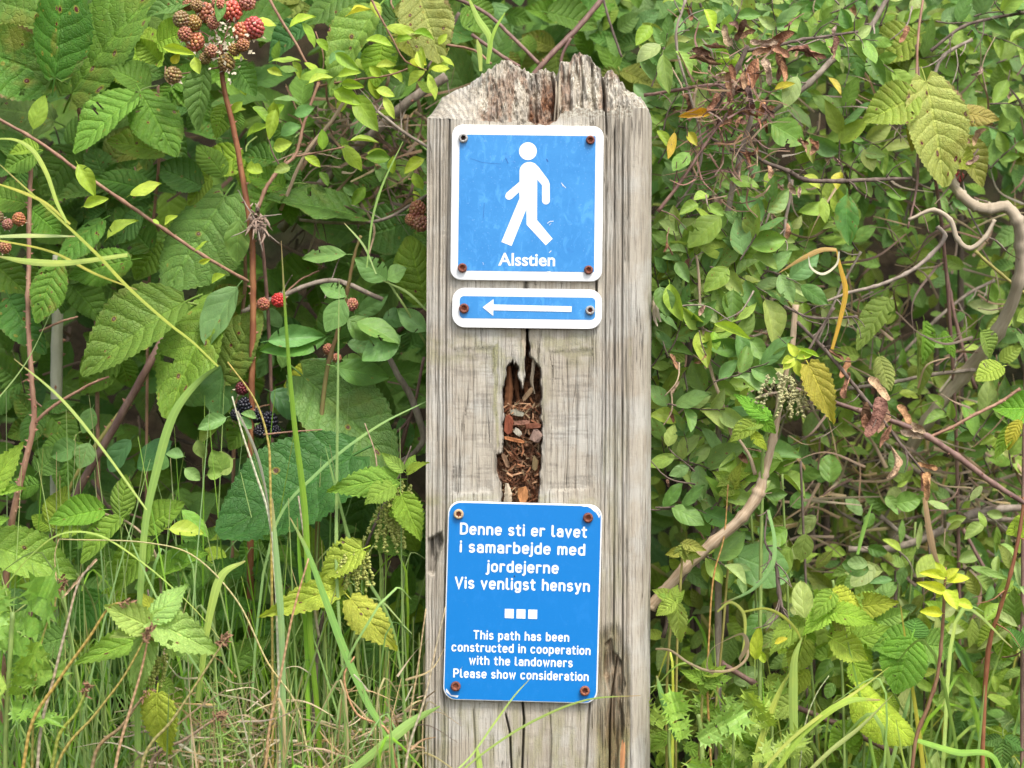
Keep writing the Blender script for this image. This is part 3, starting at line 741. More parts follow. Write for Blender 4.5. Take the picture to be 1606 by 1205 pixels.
# paint chipped to white at the top right corner, bottom left
for pts in ([(758,79),(775,84),(795,84),(812,92),(830,108),(842,116),(852,132),(858,146),(863,130),(848,100),(822,81)], [(35,1062),(62,1098),(102,1100),(95,1112),(60,1104),(32,1080)], [(45,135),(52,120),(50,140)]):
    flat('chipped_edge', pts, -.00502, W1, s3, F3, z3)
def tl(s, xa, xb, base, cap, hwz):
    cx = (xa + xb) / 2; a = z3(xa, base); b = z3(xb, base)
    c0 = z3(cx, base); text_line(s, a[0] , b[0], c0[1], cap / ZS * S, hwz / ZS * S, -.00508, s3, F3)
tl('Denne sti er lavet', 108, 793, 243, 65, 5.6); tl('i samarbejde med', 107, 783, 339, 65, 5.6)
tl('jordejerne', 256, 640, 441, 65, 5.6); tl('Vis venligst hensyn', 80, 808, 534, 65, 5.6)
tl('This path has been', 180, 697, 805, 50, 4.15); tl('constructed in cooperation', 63, 812, 873, 50, 4.15)
tl('with the landowners', 157, 716, 942, 50, 4.15); tl('Please show consideration', 72, 802, 1014, 50, 4.15)
for x in (351, 414, 477): 
    flat('white_square', [(x, 634 + (x-351)*.03), (x + 48, 635 + (x-351)*.03), (x + 47, 685 + (x-351)*.03), (x - 1, 683 + (x-351)*.03)], -.00515, W2, s3, F3, z3)
flat('speck', [(399, 455), (405, 454), (406, 461), (400, 462)], -.0051, PIT, s3, F3, z3)
screw(s3, zpt(101, 126, -.0062, oy=770), 27 / ZS * S, OCHRE, RUST, 'pale ochre rusted screw')
screw(s3, zpt(800, 146, -.0062, oy=770), 27 / ZS * S, RUST_D, RUST, None, 5)
screw(s3, zpt(85, 1056, -.0070, oy=770), 27 / ZS * S, RUST_D, RUST, None, -8)
screw(s3, zpt(783, 1081, -.0066, oy=770), 27 / ZS * S, RUST, RUST_D, None, -4)
# ------------------------------------------------------------------ ground: flat in front, a bank added behind to block the sky and keep gaps dark
def ground_z(x, y):
    return float(0.02 * math.sin(x * 3 + y) + (sstep(0.25, 1.9, y) * 1.9 if y < 1.9 else 1.9) + 0.05 * (vnoise(x * 4 + 50, y * 4 + 50) - .5))
def build_ground():
    xs = np.r_[-60, -30, -12, -6, -3.5, np.linspace(-2.4, 2.4, 90), 3.5, 6, 12, 30, 60]; ys = np.r_[-60, -30, -12, -6, -3, np.linspace(-1.8, 2.6, 90), 4, 7, 14, 30, 90]
    v = [(x, y, ground_z(x, y)) for y in ys for x in xs]; m = len(xs)
    f = [(i * m + j, i * m + j + 1, (i + 1) * m + j + 1, (i + 1) * m + j) for i in range(len(ys) - 1) for j in range(m - 1)]
    me = bpy.data.meshes.new('ground'); me.from_pydata(v, [], f); me.polygons.foreach_set('use_smooth', [True] * len(f))
    t = NT('soil'); tc = t.n('ShaderNodeTexCoord').outputs['Object']; n = t.noise(tc, 30, 6, .65); n2 = t.noise(tc, 6, 4)
    c = t.mix(t.sm(.35, .65, n), (0.014, 0.010, 0.006), (0.045, 0.032, 0.018)); c = t.mix(t.math('MULTIPLY', t.sm(.45, .6, n2), .6), c, (0.018, 0.028, 0.009))
    me.materials.append(t.done(t.principled(c, .95, t.bump(n, .8, .02), .1)))
    tag(link('ground', me), kind='structure')
build_ground()

# ------------------------------------------------------------------ leaves
def leaf_material(name, src, nveins=8, vk=1.5, vein_col=1.5, relief=1.0, gloss=.45, transl=.34, puck=1.0):
    t = NT(name)
    uv = t.n('ShaderNodeUVMap'); su = t.n('ShaderNodeSeparateXYZ'); t.set(su.inputs[0], uv.outputs[0]); u, v = su.outputs[0], su.outputs[1]
    av = t.math('ABSOLUTE', t.math('MULTIPLY_ADD', v, 2.0, -1.0))
    tc = t.n('ShaderNodeTexCoord').outputs['Object']
    if src == 'object':
        oi = t.n('ShaderNodeObjectInfo'); col, bl, rn = oi.outputs['Color'], oi.outputs['Alpha'], oi.outputs['Random']
    else:
        at = t.n('ShaderNodeAttribute', attribute_name='tint'); col, bl = at.outputs['Color'], at.outputs['Alpha']
        rn = t.noise(tc, 3.0, 1)
    off = t.n('ShaderNodeCombineXYZ'); t.set(off.inputs[0], t.math('MULTIPLY', rn, 37.0)); t.set(off.inputs[1], t.math('MULTIPLY', rn, 91.0))
    uvo = t.vec('ADD', t.vec('MULTIPLY', uv.outputs[0], (1.0, .75, 1.0)), off.outputs[0])
    wob = t.math('MULTIPLY', t.math('SUBTRACT', t.noise(uvo, 3.5, 3), .5), 0.75)
    ph = t.math('ADD', t.math('SUBTRACT', t.math('MULTIPLY', u, float(nveins)), t.math('MULTIPLY', av, vk)), wob)
    f = t.math('MULTIPLY', t.math('ABSOLUTE', t.math('SUBTRACT', t.math('FRACT', ph), .5)), 2.0)
    vein = t.sm(.86, .99, f); mid = t.math('SUBTRACT', 1.0, t.sm(.02, .075, av)); vv = t.math('MAXIMUM', t.math('MULTIPLY', vein, .7), mid)
    cells = t.n('ShaderNodeTexVoronoi', feature='DISTANCE_TO_EDGE'); t.set(cells.inputs['Vector'], uvo); cells.inputs['Scale'].default_value = 26
    ce = t.sm(0.0, .12, cells.outputs['Distance'])
    n1 = t.noise(uvo, 4.0, 5, .6); n2 = t.noise(uvo, 17.0, 4, .6)
    hsv = t.n('ShaderNodeHueSaturation'); t.set(hsv.inputs['Color'], col)
    t.set(hsv.inputs['Value'], t.math('MULTIPLY_ADD', n1, .8, .60)); t.set(hsv.inputs['Hue'], t.math('MULTIPLY_ADD', n2, .045, .478))
    c = hsv.outputs[0]
    c = t.mix(t.math('MULTIPLY', vv, .42), c, t.mix(1.0, c, (vein_col, vein_col, vein_col * .9), 'MULTIPLY'))
    c = t.mix(t.math('MULTIPLY', t.math('SUBTRACT', 1.0, ce), .16), c, (0.03, 0.055, 0.015))
    # yellowing areas and spots; the amount comes with each leaf
    c = t.mix(t.math('MULTIPLY', t.sm(.54, .70, t.noise(uvo, 2.6, 3)), t.math('MULTIPLY', bl, .75, clamp=True)), c, (0.30, 0.29, 0.05))
    sv = t.n('ShaderNodeTexVoronoi', feature='F1'); t.set(sv.inputs['Vector'], t.vec('ADD', uvo, (3.3, 1.7, 0))); sv.inputs['Scale'].default_value = 10.5; sv.inputs['Randomness'].default_value = 1.0
    ss = t.n('ShaderNodeSeparateColor'); t.set(ss.inputs[0], sv.outputs['Color'])
    dd = t.math('ADD', sv.outputs['Distance'], t.math('MULTIPLY', t.math('SUBTRACT', n2, .5), .16))
    rad = t.math('MULTIPLY_ADD', ss.outputs[1], .20, .05)
    on = t.math('LESS_THAN', ss.outputs[0], t.math('MULTIPLY', bl, .55))
    halo = t.math('MULTIPLY', t.math('LESS_THAN', dd, t.math('MULTIPLY', rad, 1.55)), on); core = t.math('MULTIPLY', t.math('LESS_THAN', dd, rad), on)
    c = t.mix(t.math('MULTIPLY', halo, .6), c, (0.36, 0.30, 0.05))
    c = t.mix(core, c, t.mix(ss.outputs[2], (0.14, 0.022, 0.03), (0.16, 0.085, 0.055)))
    c = t.mix(t.math('MULTIPLY', t.math('MULTIPLY', t.sm(.35, .75, core), t.math('LESS_THAN', dd, t.math('MULTIPLY', rad, .4))), .7), c, (0.36, 0.27, 0.20))
    edge = t.math('MULTIPLY', t.sm(.80, .99, t.math('ADD', av, t.math('MULTIPLY', t.math('SUBTRACT', n1, .62), 1.6))), t.math('MULTIPLY', bl, 1.0, clamp=True))
    c = t.mix(edge, c, (0.28, 0.17, 0.085))
    back = t.n('ShaderNodeNewGeometry').outputs['Backfacing']
    c = t.mix(t.math('MULTIPLY', back, .45), c, t.mix(.5, c, (0.22, 0.30, 0.16)))
    h = t.math('ADD', t.math('MULTIPLY', t.math('SUBTRACT', 1.0, t.math('POWER', f, 2.6)), .8), t.math('MULTIPLY', ce, .20 * puck)); h = t.math('ADD', h, t.math('MULTIPLY', n2, .5 * puck))
    h = t.math('SUBTRACT', h, t.math('MULTIPLY', mid, .6))
    b = t.bump(h, .55 * relief, .0022)
    sh = t.principled(c, t.math('MULTIPLY_ADD', n1, .25, gloss - .06), b, .30)
    tr = t.n('ShaderNodeBsdfTranslucent'); t.set(tr.inputs['Color'], t.mix(1.0, c, (1.25, 1.25, .55), 'MULTIPLY')); t.set(tr.inputs['Normal'], b)
    mx = t.n('ShaderNodeMixShader'); mx.inputs[0].default_value = transl; t.set(mx.inputs[1], sh); t.set(mx.inputs[2], tr.outputs[0])
    return t.done(mx.outputs[0])

def leaf_geo(r, L=1.0, asp=.6, nu=30, nv=3, a=.8, b=.9, teeth=0, tamp=.08, fold=.25, droop=.2, pleat=.0, nveins=8, vk=1.5, wave=.02, curl=0.0, tip=.0, stalk=.16, bend=.0, heart=0.0, lobes=0):
    """grid leaf of length 1 along +X, width asp along Y, face up +Z; returns verts, faces, uvs"""
    vs = []; uvs = []; fs = []; m = 2 * nv + 1
    ph1, ph2, ph3 = r.random() * 6.28, r.random() * 6.28, r.random() * 6.28
    for i in range(nu + 1):
        u = i / nu
        w = (math.sin(math.pi * min(1, max(0, u)) ** a)) ** b if 0 < u < 1 else 0.0
        if tip: w *= 1 - tip * max(0, (u - .55) / .45) ** 1.2
        w = max(w, .012)
        if lobes: w *= 1 + .25 * math.sin(u * math.pi * 2 * lobes)
        wav = 1 + .05 * math.sin(u * 5 + ph1)
        for j in range(m):
            s = (j - nv) / nv; e = abs(s)
            side = math.copysign(1, s) if s else 0
            tooth = 0; dx = 0
            if teeth:
                k = (u * teeth + (0.5 if s > 0 else 0)) % 1.0
                tooth = (1 - k) if k > .3 else k / .3 * .7
                if e == 1: tooth = tamp * (tooth - .6)
                else: tooth = 0
                dx = tamp * asp * .25 * e * e
            half = asp / 2 * w * (wav if s > 0 else 1)
            y = s * half * (1 + tooth * (1 / max(w, .35)))
            x = u + dx * (w > .05) - heart * .16 * e * e * (1 - u) ** 3 * (1 if w > .02 else 0)
            ux = u * nveins - e * vk; fr = abs((ux % 1.0) - .5) * 2
            z = fold * abs(y) - droop * u * u * (1 - .2 * e) + pleat * asp * (1 - fr) * w * min(1, e * 3) * (1 - .3 * e)
            z += wave * math.sin(u * 9 + ph2 + side) * e * e * w + wave * .6 * math.sin(u * 17 + ph3 + 2 * side) * e * e * w
            z += curl * (e * w) ** 2 * asp
            yb = y + bend * u * u
            vs.append((x, yb, z)); uvs.append((u, .5 + .5 * s))
    for i in range(nu):
        for j in range(m - 1):
            q = i * m + j; fs.append((q, q + m, q + m + 1, q + 1))
    # droop along an arc keeps the length roughly right
    if stalk:
        n0 = len(vs); k = 4; rr = .011
        for i in range(k + 1):
            t_ = i / k; cx = -stalk * (1 - t_) + .02 * t_; cz = -.004 - .18 * stalk * (1 - t_) ** 2
            for q in range(3):
                an = q * 2.094; vs.append((cx, rr * math.cos(an), cz + rr * math.sin(an))); uvs.append((.5, .5))
        for i in range(k):
            for q in range(3): o = n0 + i * 3 + q; p = n0 + i * 3 + (q + 1) % 3; fs.append((o, p, p + 3, o + 3))
    return vs, fs, uvs

def variants(name, mat, n, seed, **kw):
    out = []
    for i in range(n):
        r = random.Random(seed * 100 + i); k = dict(kw)
        for key, d in (('fold', .15), ('droop', .14), ('curl', .25), ('bend', .10), ('asp', .06), ('wave', .012)):
            k[key] = k.get(key, 0) + (r.random() - .5) * 2 * d * (1 if key != 'asp' else 1)
        g = leaf_geo(r, **k)
        if name == 'leaf' and k.get('nu', 0) >= 30 and i % 2 == 0:      # nibbled: a few cells eaten out
            m_ = 2 * k['nv']; gone = set()
            for _ in range(r.randrange(1, 4)):
                a_ = r.randrange(6, k['nu'] - 6); b_ = r.choice([0, 1, m_ - 2, m_ - 1, r.randrange(0, m_)])
                for da in range(r.randrange(1, 4)):
                    for db in range(r.randrange(1, 3)): gone.add((a_ + da) * m_ + min(m_ - 1, b_ + db))
            g = (g[0], [f_ for q_, f_ in enumerate(g[1]) if q_ not in gone], g[2])
        mb = MB(); mb.add(*g); me = mb.mesh(name, mat); me['asp'] = k['asp']; out.append((me, k['asp'], g))
    return out

LM_BR = leaf_material('bramble_leaf', 'object', 8, 1.6, 1.55, 1.25, .46, .34, 1.2)
LM_NT = leaf_material('nettle_leaf', 'object', 6, 1.9, 1.5, 1.3, .55, .38, 1.5)
LM_SM = leaf_material('small_leaf', 'object', 5, 1.4, 1.28, .35, .40, .30, .6)
LM_MASS = leaf_material('mass_leaf', 'mesh', 7, 1.5, 1.4, .8, .45, .28, .8)
LM_PLAIN = leaf_material('plain_leaf', 'object', 4, 1.3, 1.3, .5, .36, .36, .5)

V = {}
V['bramble'] = variants('leaf', LM_BR, 9, 1, asp=.68, nu=48, nv=5, a=.78, b=.78, teeth=19, tamp=.14, fold=.22, droop=.16, pleat=.022, nveins=8, vk=1.6, wave=.020, tip=.12, heart=.5)
V['broad'] = variants('leaf', LM_BR, 7, 2, asp=.86, nu=48, nv=5, a=.80, b=.66, teeth=24, tamp=.10, fold=.15, droop=.12, pleat=.022, nveins=9, vk=1.7, wave=.018, tip=.1, heart=.9)
V['nettle'] = variants('leaf', LM_NT, 8, 3, asp=.56, nu=44, nv=4, a=.62, b=.86, teeth=13, tamp=.26, fold=.30, droop=.26, pleat=.03, nveins=6, vk=1.9, wave=.022, tip=.35, heart=.8)
V['small'] = variants('leaf', LM_SM, 12, 4, asp=.54, nu=14, nv=2, a=.90, b=.80, fold=.32, droop=.20, wave=.018, tip=.05, stalk=.12, curl=.1)
V['toothed'] = variants('leaf', LM_SM, 7, 5, asp=.55, nu=30, nv=3, a=.86, b=.80, teeth=14, tamp=.07, fold=.30, droop=.18, wave=.025, tip=.1, pleat=.02, stalk=.14)
V['round'] = variants('leaf', LM_PLAIN, 6, 6, asp=.78, nu=16, nv=3, a=.95, b=.6, fold=.20, droop=.15, wave=.03, stalk=.15)
V['lance'] = variants('leaf', LM_PLAIN, 6, 7, asp=.34, nu=18, nv=2, a=.85, b=.85, fold=.35, droop=.25, wave=.02, stalk=.12)

# greens, roughly as the leaves are
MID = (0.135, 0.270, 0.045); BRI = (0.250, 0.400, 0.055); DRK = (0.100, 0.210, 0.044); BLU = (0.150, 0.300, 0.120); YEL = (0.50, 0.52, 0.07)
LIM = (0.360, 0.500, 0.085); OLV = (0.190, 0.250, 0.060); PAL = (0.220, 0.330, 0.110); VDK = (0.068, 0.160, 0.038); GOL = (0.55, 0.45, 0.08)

LR = random.Random(77)
def jit(c, k=.12, r=LR):
    if c[1] > c[0] and c[2] < c[1] * .55 and c[1] > .08: c = (c[0] * 1.20, c[1] * 1.12, c[2] * .80)
    f = 1 + r.uniform(-k, k); return (max(0, c[0] * f * (1 + r.uniform(-.12, .12))), c[1] * f, max(0, c[2] * f * (1 + r.uniform(-.2, .2))))

def leaf_matrix(B, T, width, asp, roll=0.0, face=None, r=LR):
    d = (T - B); L = d.length; x = d.normalized()
    n0 = face if face is not None else Vector((r.uniform(-.25, .25), -1.0, r.uniform(.15, .75)))
    z = (n0 - x * n0.dot(x))
    if z.length < .05: z = Vector((0, 0, 1)) - x * x.z
    z.normalize(); y = z.cross(x)
    M = Matrix((x, y, z)).transposed().to_4x4()
    M = Matrix.Translation(B) @ M @ Matrix.Rotation(roll, 4, 'X') @ Matrix.Diagonal((L, width / asp, L, 1))
    return M

def leaf(par, kind, bx, by, tx, ty, w, Y, col=MID, blight=0.0, dY=None, roll=None, name='leaf', label=None, vi=None, face=None, exact=False):
    """w in photo pixels"""
    vs = V[kind]; me, asp, _ = vs[LR.randrange(len(vs)) if vi is None else vi % len(vs)]
    if dY is None: dY = -LR.uniform(-.2, .5) * math.hypot(tx - bx, ty - by) * S
    B = P(bx, by, Y); T = P(tx, ty, Y + dY)
    if roll is None: roll = LR.uniform(-.35, .35)
    M = leaf_matrix(B, T, w * sc(Y), asp, roll, face)
    o = link(name, me, par, M); c = col if exact else jit(col); o.color = (c[0], c[1], c[2], blight)
    if label: o['label'] = label
    return o

# ------------------------------------------------------------------ stems
def bark_mat(name, a, b, scale=160, rough=.7, stretch=(1, 1, .35), bump=.5, streak=False):
    t = NT(name)
    if streak: tc = t.vec('MULTIPLY', t.n('ShaderNodeUVMap').outputs[0], (.055, .010, 1))
    else: tc = t.vec('MULTIPLY', t.n('ShaderNodeTexCoord').outputs['Object'], stretch)
    n = t.noise(tc, scale, 5, .65); n2 = t.noise(tc, scale * .2, 3)
    c = t.mix(t.sm(.35, .65, n), a, b); c = t.mix(t.math('MULTIPLY', t.sm(.5, .7, n2), .5), c, tuple(x * .55 for x in a))
    return t.done(t.principled(c, rough, t.bump(n, bump, .001), .35))
M_RED = bark_mat('red_brown_cane', (0.21, 0.075, 0.035), (0.32, 0.14, 0.06), rough=.5, bump=.25)
M_PINK = bark_mat('pinkish_cane', (0.23, 0.115, 0.07), (0.34, 0.20, 0.125), rough=.6)
M_PURP = bark_mat('purple_cane', (0.15, 0.08, 0.065), (0.24, 0.145, 0.11), rough=.55, bump=.3)
M_DARK = bark_mat('dark_twig', (0.085, 0.060, 0.045), (0.19, 0.14, 0.11), rough=.8)
M_GREY = bark_mat('grey_twig', (0.20, 0.155, 0.12), (0.34, 0.28, 0.22), rough=.85)
M_TAN = bark_mat('tan_stem', (0.36, 0.25, 0.15), (0.52, 0.40, 0.27), rough=.8, scale=200, streak=True, bump=.8)
M_VINE = bark_mat('pale_vine', (0.32, 0.255, 0.175), (0.46, 0.38, 0.27), rough=.75, scale=120, streak=True)
M_GRNST = bark_mat('green_stem', (0.17, 0.25, 0.06), (0.26, 0.34, 0.09), rough=.5, bump=.2)
M_PALEG = bark_mat('pale_green_cane', (0.26, 0.27, 0.17), (0.36, 0.35, 0.25), rough=.7, scale=60)
M_OLIVE = bark_mat('olive_cane', (0.27, 0.24, 0.06), (0.38, 0.33, 0.10), rough=.6)
M_THORN = bark_mat('thorn', (0.30, 0.12, 0.08), (0.40, 0.22, 0.14))
M_DRYLF = None

def stem(par, pts, w, mat, name='stem', thorns=0, sides=8, rough=.06, taper=None, nodes=0):
    """pts: (px, py, Y) knots or (px, py) with a default depth; w: width in photo pixels (number or per knot)"""
    n = len(pts); ws = w if isinstance(w, (list, tuple)) else [w if taper is None else w + (taper - w) * i / (n - 1) for i in range(n)]
    q = catmull([(p[0], p[1], p[2], ww) for p, ww in zip(pts, ws)], 7)
    mb = MB(); r = LR
    PP = [P(a[0] + r.uniform(-.35, .35), a[1] + r.uniform(-.35, .35), a[2]) for a in q]; RR = [max(.3, a[3]) * sc(a[2]) / 2 * (1 + (.28 if nodes and (i % nodes) == 0 else 0)) for i, a in enumerate(q)]
    tube(mb, PP, RR, sides, None, rough)
    o = link(name, mb.mesh(name, mat), par)
    if thorns:
        L = sum((PP[i + 1] - PP[i]).length for i in range(len(PP) - 1)); k = max(1, int(L / thorns))
        for i in range(k):
            f = (i + r.random()) / k * (len(PP) - 1); a = int(min(f, len(PP) - 2)); p = PP[a].lerp(PP[a + 1], f - a); t = (PP[a + 1] - PP[a]).normalized()
            side = Vector((r.uniform(-1, 1), r.uniform(-.8, .3), r.uniform(-.6, .6))); side = (side - t * side.dot(t)).normalized(); R = RR[a]
            tl_ = R * .5 + r.uniform(.0012, .0026); e1 = t * R * .55; e2 = t.cross(side).normalized() * R * .28; b0 = p + side * R * .7
            mt = MB(); tipp = b0 + side * tl_ - t * tl_ * .35
            mt.add([b0 + e1, b0 + e2, b0 - e1, b0 - e2, tipp], [(0, 1, 4), (1, 2, 4), (2, 3, 4), (3, 0, 4)])
            link('thorn', mt.mesh('thorn', M_THORN), o)
    return o

def ribbon(mb, pts, w, col=None, fold=.25, twist=0.0, r=LR, face=Vector((0, -1, .25))):
    """grass blade: pts world vectors, w list of widths (m)"""
    n = len(pts); vs = []; fs = []; uvs = []; tw0 = r.uniform(-.6, .6)
    for i, p in enumerate(pts):
        t = (pts[min(i + 1, n - 1)] - pts[max(i - 1, 0)]).normalized()
        s = t.cross(face);
        if s.length < 1e-3: s = Vector((1, 0, 0))
        s.normalize(); a = tw0 + twist * i / n; nn = s.cross(t); s2 = s * math.cos(a) + nn * math.sin(a); nn = s2.cross(t)
        h = w[i] / 2
        vs += [p - s2 * h, p + nn * h * fold, p + s2 * h]; uvs += [(i / n, 0), (i / n, .5), (i / n, 1)]
    for i in range(n - 1):
        for k in range(2): a = i * 3 + k; fs.append((a, a + 1, a + 4, a + 3))
    mb.add(vs, fs, uvs, col)

def blade_mat(name, src='object'):
    t = NT(name)
    if src == 'object': col = t.n('ShaderNodeObjectInfo').outputs['Color']
    else: col = t.n('ShaderNodeAttribute', attribute_name='tint').outputs['Color']
    tc = t.n('ShaderNodeTexCoord').outputs['Object']; uv = t.n('ShaderNodeUVMap').outputs[0]; sx = t.n('ShaderNodeSeparateXYZ'); t.set(sx.inputs[0], uv)
    rn_ = t.n('ShaderNodeObjectInfo').outputs['Random'] if src == 'object' else t.noise(tc, 9, 2)
    st = t.math('SINE', t.math('MULTIPLY', sx.outputs[1], 60.0)); n = t.noise(tc, 45, 4); n2 = t.noise(tc, 300, 3)
    c = t.mix(t.math('MULTIPLY', t.sm(.45, .7, n), .35), col, t.mix(1.0, col, (1.5, 1.2, .9), 'MULTIPLY'))
    c = t.mix(t.math('MULTIPLY', t.sm(-.2, 1, st), .22), c, t.mix(1.0, c, (.55, .6, .5), 'MULTIPLY'))
    c = t.mix(t.math('MULTIPLY', t.sm(.6, .75, n2), .3), c, (0.34, 0.27, 0.12))
    c = t.mix(t.math('MULTIPLY', t.sm(.80, 1.0, t.math('ADD', sx.outputs[0], t.math('MULTIPLY', t.math('SUBTRACT', n, .5), .35))), t.sm(.3, .7, rn_)), c, (0.42, 0.29, 0.13))
    rib = t.math('SUBTRACT', 1.0, t.sm(.02, .12, t.math('ABSOLUTE', t.math('SUBTRACT', sx.outputs[1], .5))))
    c = t.mix(t.math('MULTIPLY', rib, .35), c, t.mix(1.0, c, (1.5, 1.4, 1.4), 'MULTIPLY'))
    sh = t.principled(c, .5, t.bump(st, .35, .0005), .35)
    tr = t.n('ShaderNodeBsdfTranslucent'); t.set(tr.inputs['Color'], c)
    mx = t.n('ShaderNodeMixShader'); mx.inputs[0].default_value = .3; t.set(mx.inputs[1], sh); t.set(mx.inputs[2], tr.outputs[0]); return t.done(mx.outputs[0])
BLADE = blade_mat('grass_blade'); BLADE_M = blade_mat('grass_mass', 'mesh')

# ------------------------------------------------------------------ berries
def berry_mesh(name, mat, seed, n=60, elong=1.12):
    r = random.Random(seed); mb = MB()
    ico_v = []; ph = (1 + 5 ** .5) / 2
    base = [(-1, ph, 0), (1, ph, 0), (-1, -ph, 0), (1, -ph, 0), (0, -1, ph), (0, 1, ph), (0, -1, -ph), (0, 1, -ph), (ph, 0, -1), (ph, 0, 1), (-ph, 0, -1), (-ph, 0, 1)]
    fa = [(0,11,5),(0,5,1),(0,1,7),(0,7,10),(0,10,11),(1,5,9),(5,11,4),(11,10,2),(10,7,6),(7,1,8),(3,9,4),(3,4,2),(3,2,6),(3,6,8),(3,8,9),(4,9,5),(2,4,11),(6,2,10),(8,6,7),(9,8,1)]
    bv = [Vector(b).normalized() for b in base]; cache = {}; f2 = []
    def midp(a, b):
        k = (min(a, b), max(a, b))
        if k not in cache: bv.append((bv[a] + bv[b]).normalized()); cache[k] = len(bv) - 1
        return cache[k]
    for a, b, c in fa:
        x, y, z = midp(a, b), midp(b, c), midp(c, a); f2 += [(a, x, z), (b, y, x), (c, z, y), (x, y, z)]
    for i in range(n):
        y = 1 - 2 * (i + .5) / n; rad = math.sqrt(1 - y * y); th = i * 2.39996
        c = Vector((rad * math.cos(th), rad * math.sin(th), y * elong)) * .80; k = .225 * r.uniform(.85, 1.12)
        g = r.uniform(.75, 1.2)
        mb.add([c + v * k for v in bv], f2, None, (g, g * r.uniform(.8, 1.15), g, 1))
    return mb.mesh(name, mat, col=True)
def berry_mat():
    t = NT('drupelet'); oi = t.n('ShaderNodeObjectInfo'); at = t.n('ShaderNodeAttribute', attribute_name='tint')
    c = t.mix(1.0, oi.outputs['Color'], at.outputs['Color'], 'MULTIPLY'); tc = t.n('ShaderNodeTexCoord').outputs['Object']; n = t.noise(tc, 2.2, 3)
    c = t.mix(t.math('MULTIPLY', t.sm(.52, .66, n), .5), c, t.mix(1.0, c, (1.2, 2.0, 1.0), 'MULTIPLY'))
    b = t.n('ShaderNodeBsdfPrincipled'); t.set(b.inputs['Base Color'], c); b.inputs['Roughness'].default_value = .28; b.inputs['Specular IOR Level'].default_value = .5
    b.inputs['Subsurface Weight'].default_value = .12; b.inputs['Subsurface Radius'].default_value = (.002, .001, .0005); b.inputs['Subsurface Scale'].default_value = .5
    return t.done(b.outputs[0])
BM = berry_mat(); BERRY = [berry_mesh('berry', BM, i, 58 + 5 * i) for i in range(3)]
SEPAL = simple_mat('sepal', (0.40, 0.33, 0.20), .8, .4, 200, .4, .001)
SILK = simple_mat('withered_petal', (0.52, 0.45, 0.32), .8, .3, 200, .4, .001)
M_CURL = None
def berry(par, px, py, r, Y, col, sep=True, hang=None):
    d = hang or (LR.uniform(-.5, .5), LR.uniform(-.9, -.2), LR.uniform(-.4, .9))
    M = Matrix.Translation(P(px, py, Y)) @ Vector(d).to_track_quat('Z', 'Y').to_matrix().to_4x4() @ Matrix.Scale(r * 1.12 * sc(Y), 4)
    o = link('berry', BERRY[LR.randrange(3)], par, M); c = jit(col, .15); o.color = (*c, 1)
    if sep:
        mb = MB(); dv = Vector(d).normalized(); c0 = P(px, py, Y) - dv * r * sc(Y) * .8
        for k in range(5):
            a = k * 1.257 + LR.random() * .4; s = dv.orthogonal().normalized(); s2 = dv.cross(s); o_ = s * math.cos(a) + s2 * math.sin(a); sd_ = dv.cross(o_).normalized(); L = r * sc(Y)
            mb.add([c0 - sd_ * L * .12, c0 + sd_ * L * .12, c0 + o_ * L * .75 - dv * L * .1 + sd_ * L * .22, c0 + o_ * L * 1.25 - dv * L * LR.uniform(0, .6), c0 + o_ * L * .75 - dv * L * .1 - sd_ * L * .22], [(0, 1, 2, 3, 4)])
        sp = link('sepals', mb.mesh('sepals', SEPAL if LR.random() < .5 else SILK), o, None)
        sp.matrix_parent_inverse = (Matrix.Translation(-base_of(par)) @ Matrix.Identity(4)) if False else Matrix.Identity(4)
        # sepals share the berry's own space
        sp.matrix_basis = M.inverted()
    return o
# ------------------------------------------------------------------ plants, left of the post
def root(px, Y, dx=0):
    p = P(px, 600, Y); p.z = ground_z(p.x, Y); return p
def down(px, Y):      # photo row where the ground is, for stems that must reach it
    z = ground_z(P(px, 600, Y).x, Y); return 602.5 + (ZC - z) / sc(Y)
def scatter(par, kind, box, n, size, wr, Ys, cols, blight=(0, .3), r=LR, ang=None):
    x0, y0, x1, y1 = box
    if kind == 'bramble':                       # leaflets in threes on a short stalk
        for i in range((n + 2) // 3):
            bx, by = r.uniform(x0, x1), r.uniform(y0, y1); a0 = r.uniform(.2, 2.9) if r.random() < .7 else r.uniform(0, 6.28); Y = r.uniform(*Ys); c = r.choice(cols)
            stem(par, [(bx - 35 * math.cos(a0 + .4), by - 30 * math.sin(a0 + .4), Y + .02), (bx - 14 * math.cos(a0), by - 12 * math.sin(a0), Y + .006), (bx, by, Y)], 2.6, M_GRNST if r.random() < .6 else M_PINK, 'leaf_stalk', sides=5)
            for da in (0, 1.15, -1.15):
                a = a0 + da + r.uniform(-.15, .15); L = r.uniform(*size) * (1.1 if da == 0 else .9)
                leaf(par, kind, bx + 4 * math.cos(a), by + 4 * math.sin(a), bx + L * math.cos(a), by + L * math.sin(a), L * r.uniform(*wr), Y, c, r.uniform(*blight), dY=r.uniform(-.4, .2) * L * S)
        return
    for i in range(n):
        bx, by = r.uniform(x0, x1), r.uniform(y0, y1); a = r.uniform(0, 6.28) if ang is None else math.radians(ang + r.uniform(-60, 60)); L = r.uniform(*size)
        leaf(par, kind, bx, by, bx + L * math.cos(a), by + L * math.sin(a), L * r.uniform(*wr), r.uniform(*Ys), r.choice(cols), r.uniform(*blight), dY=r.uniform(-.5, .3) * L * S)

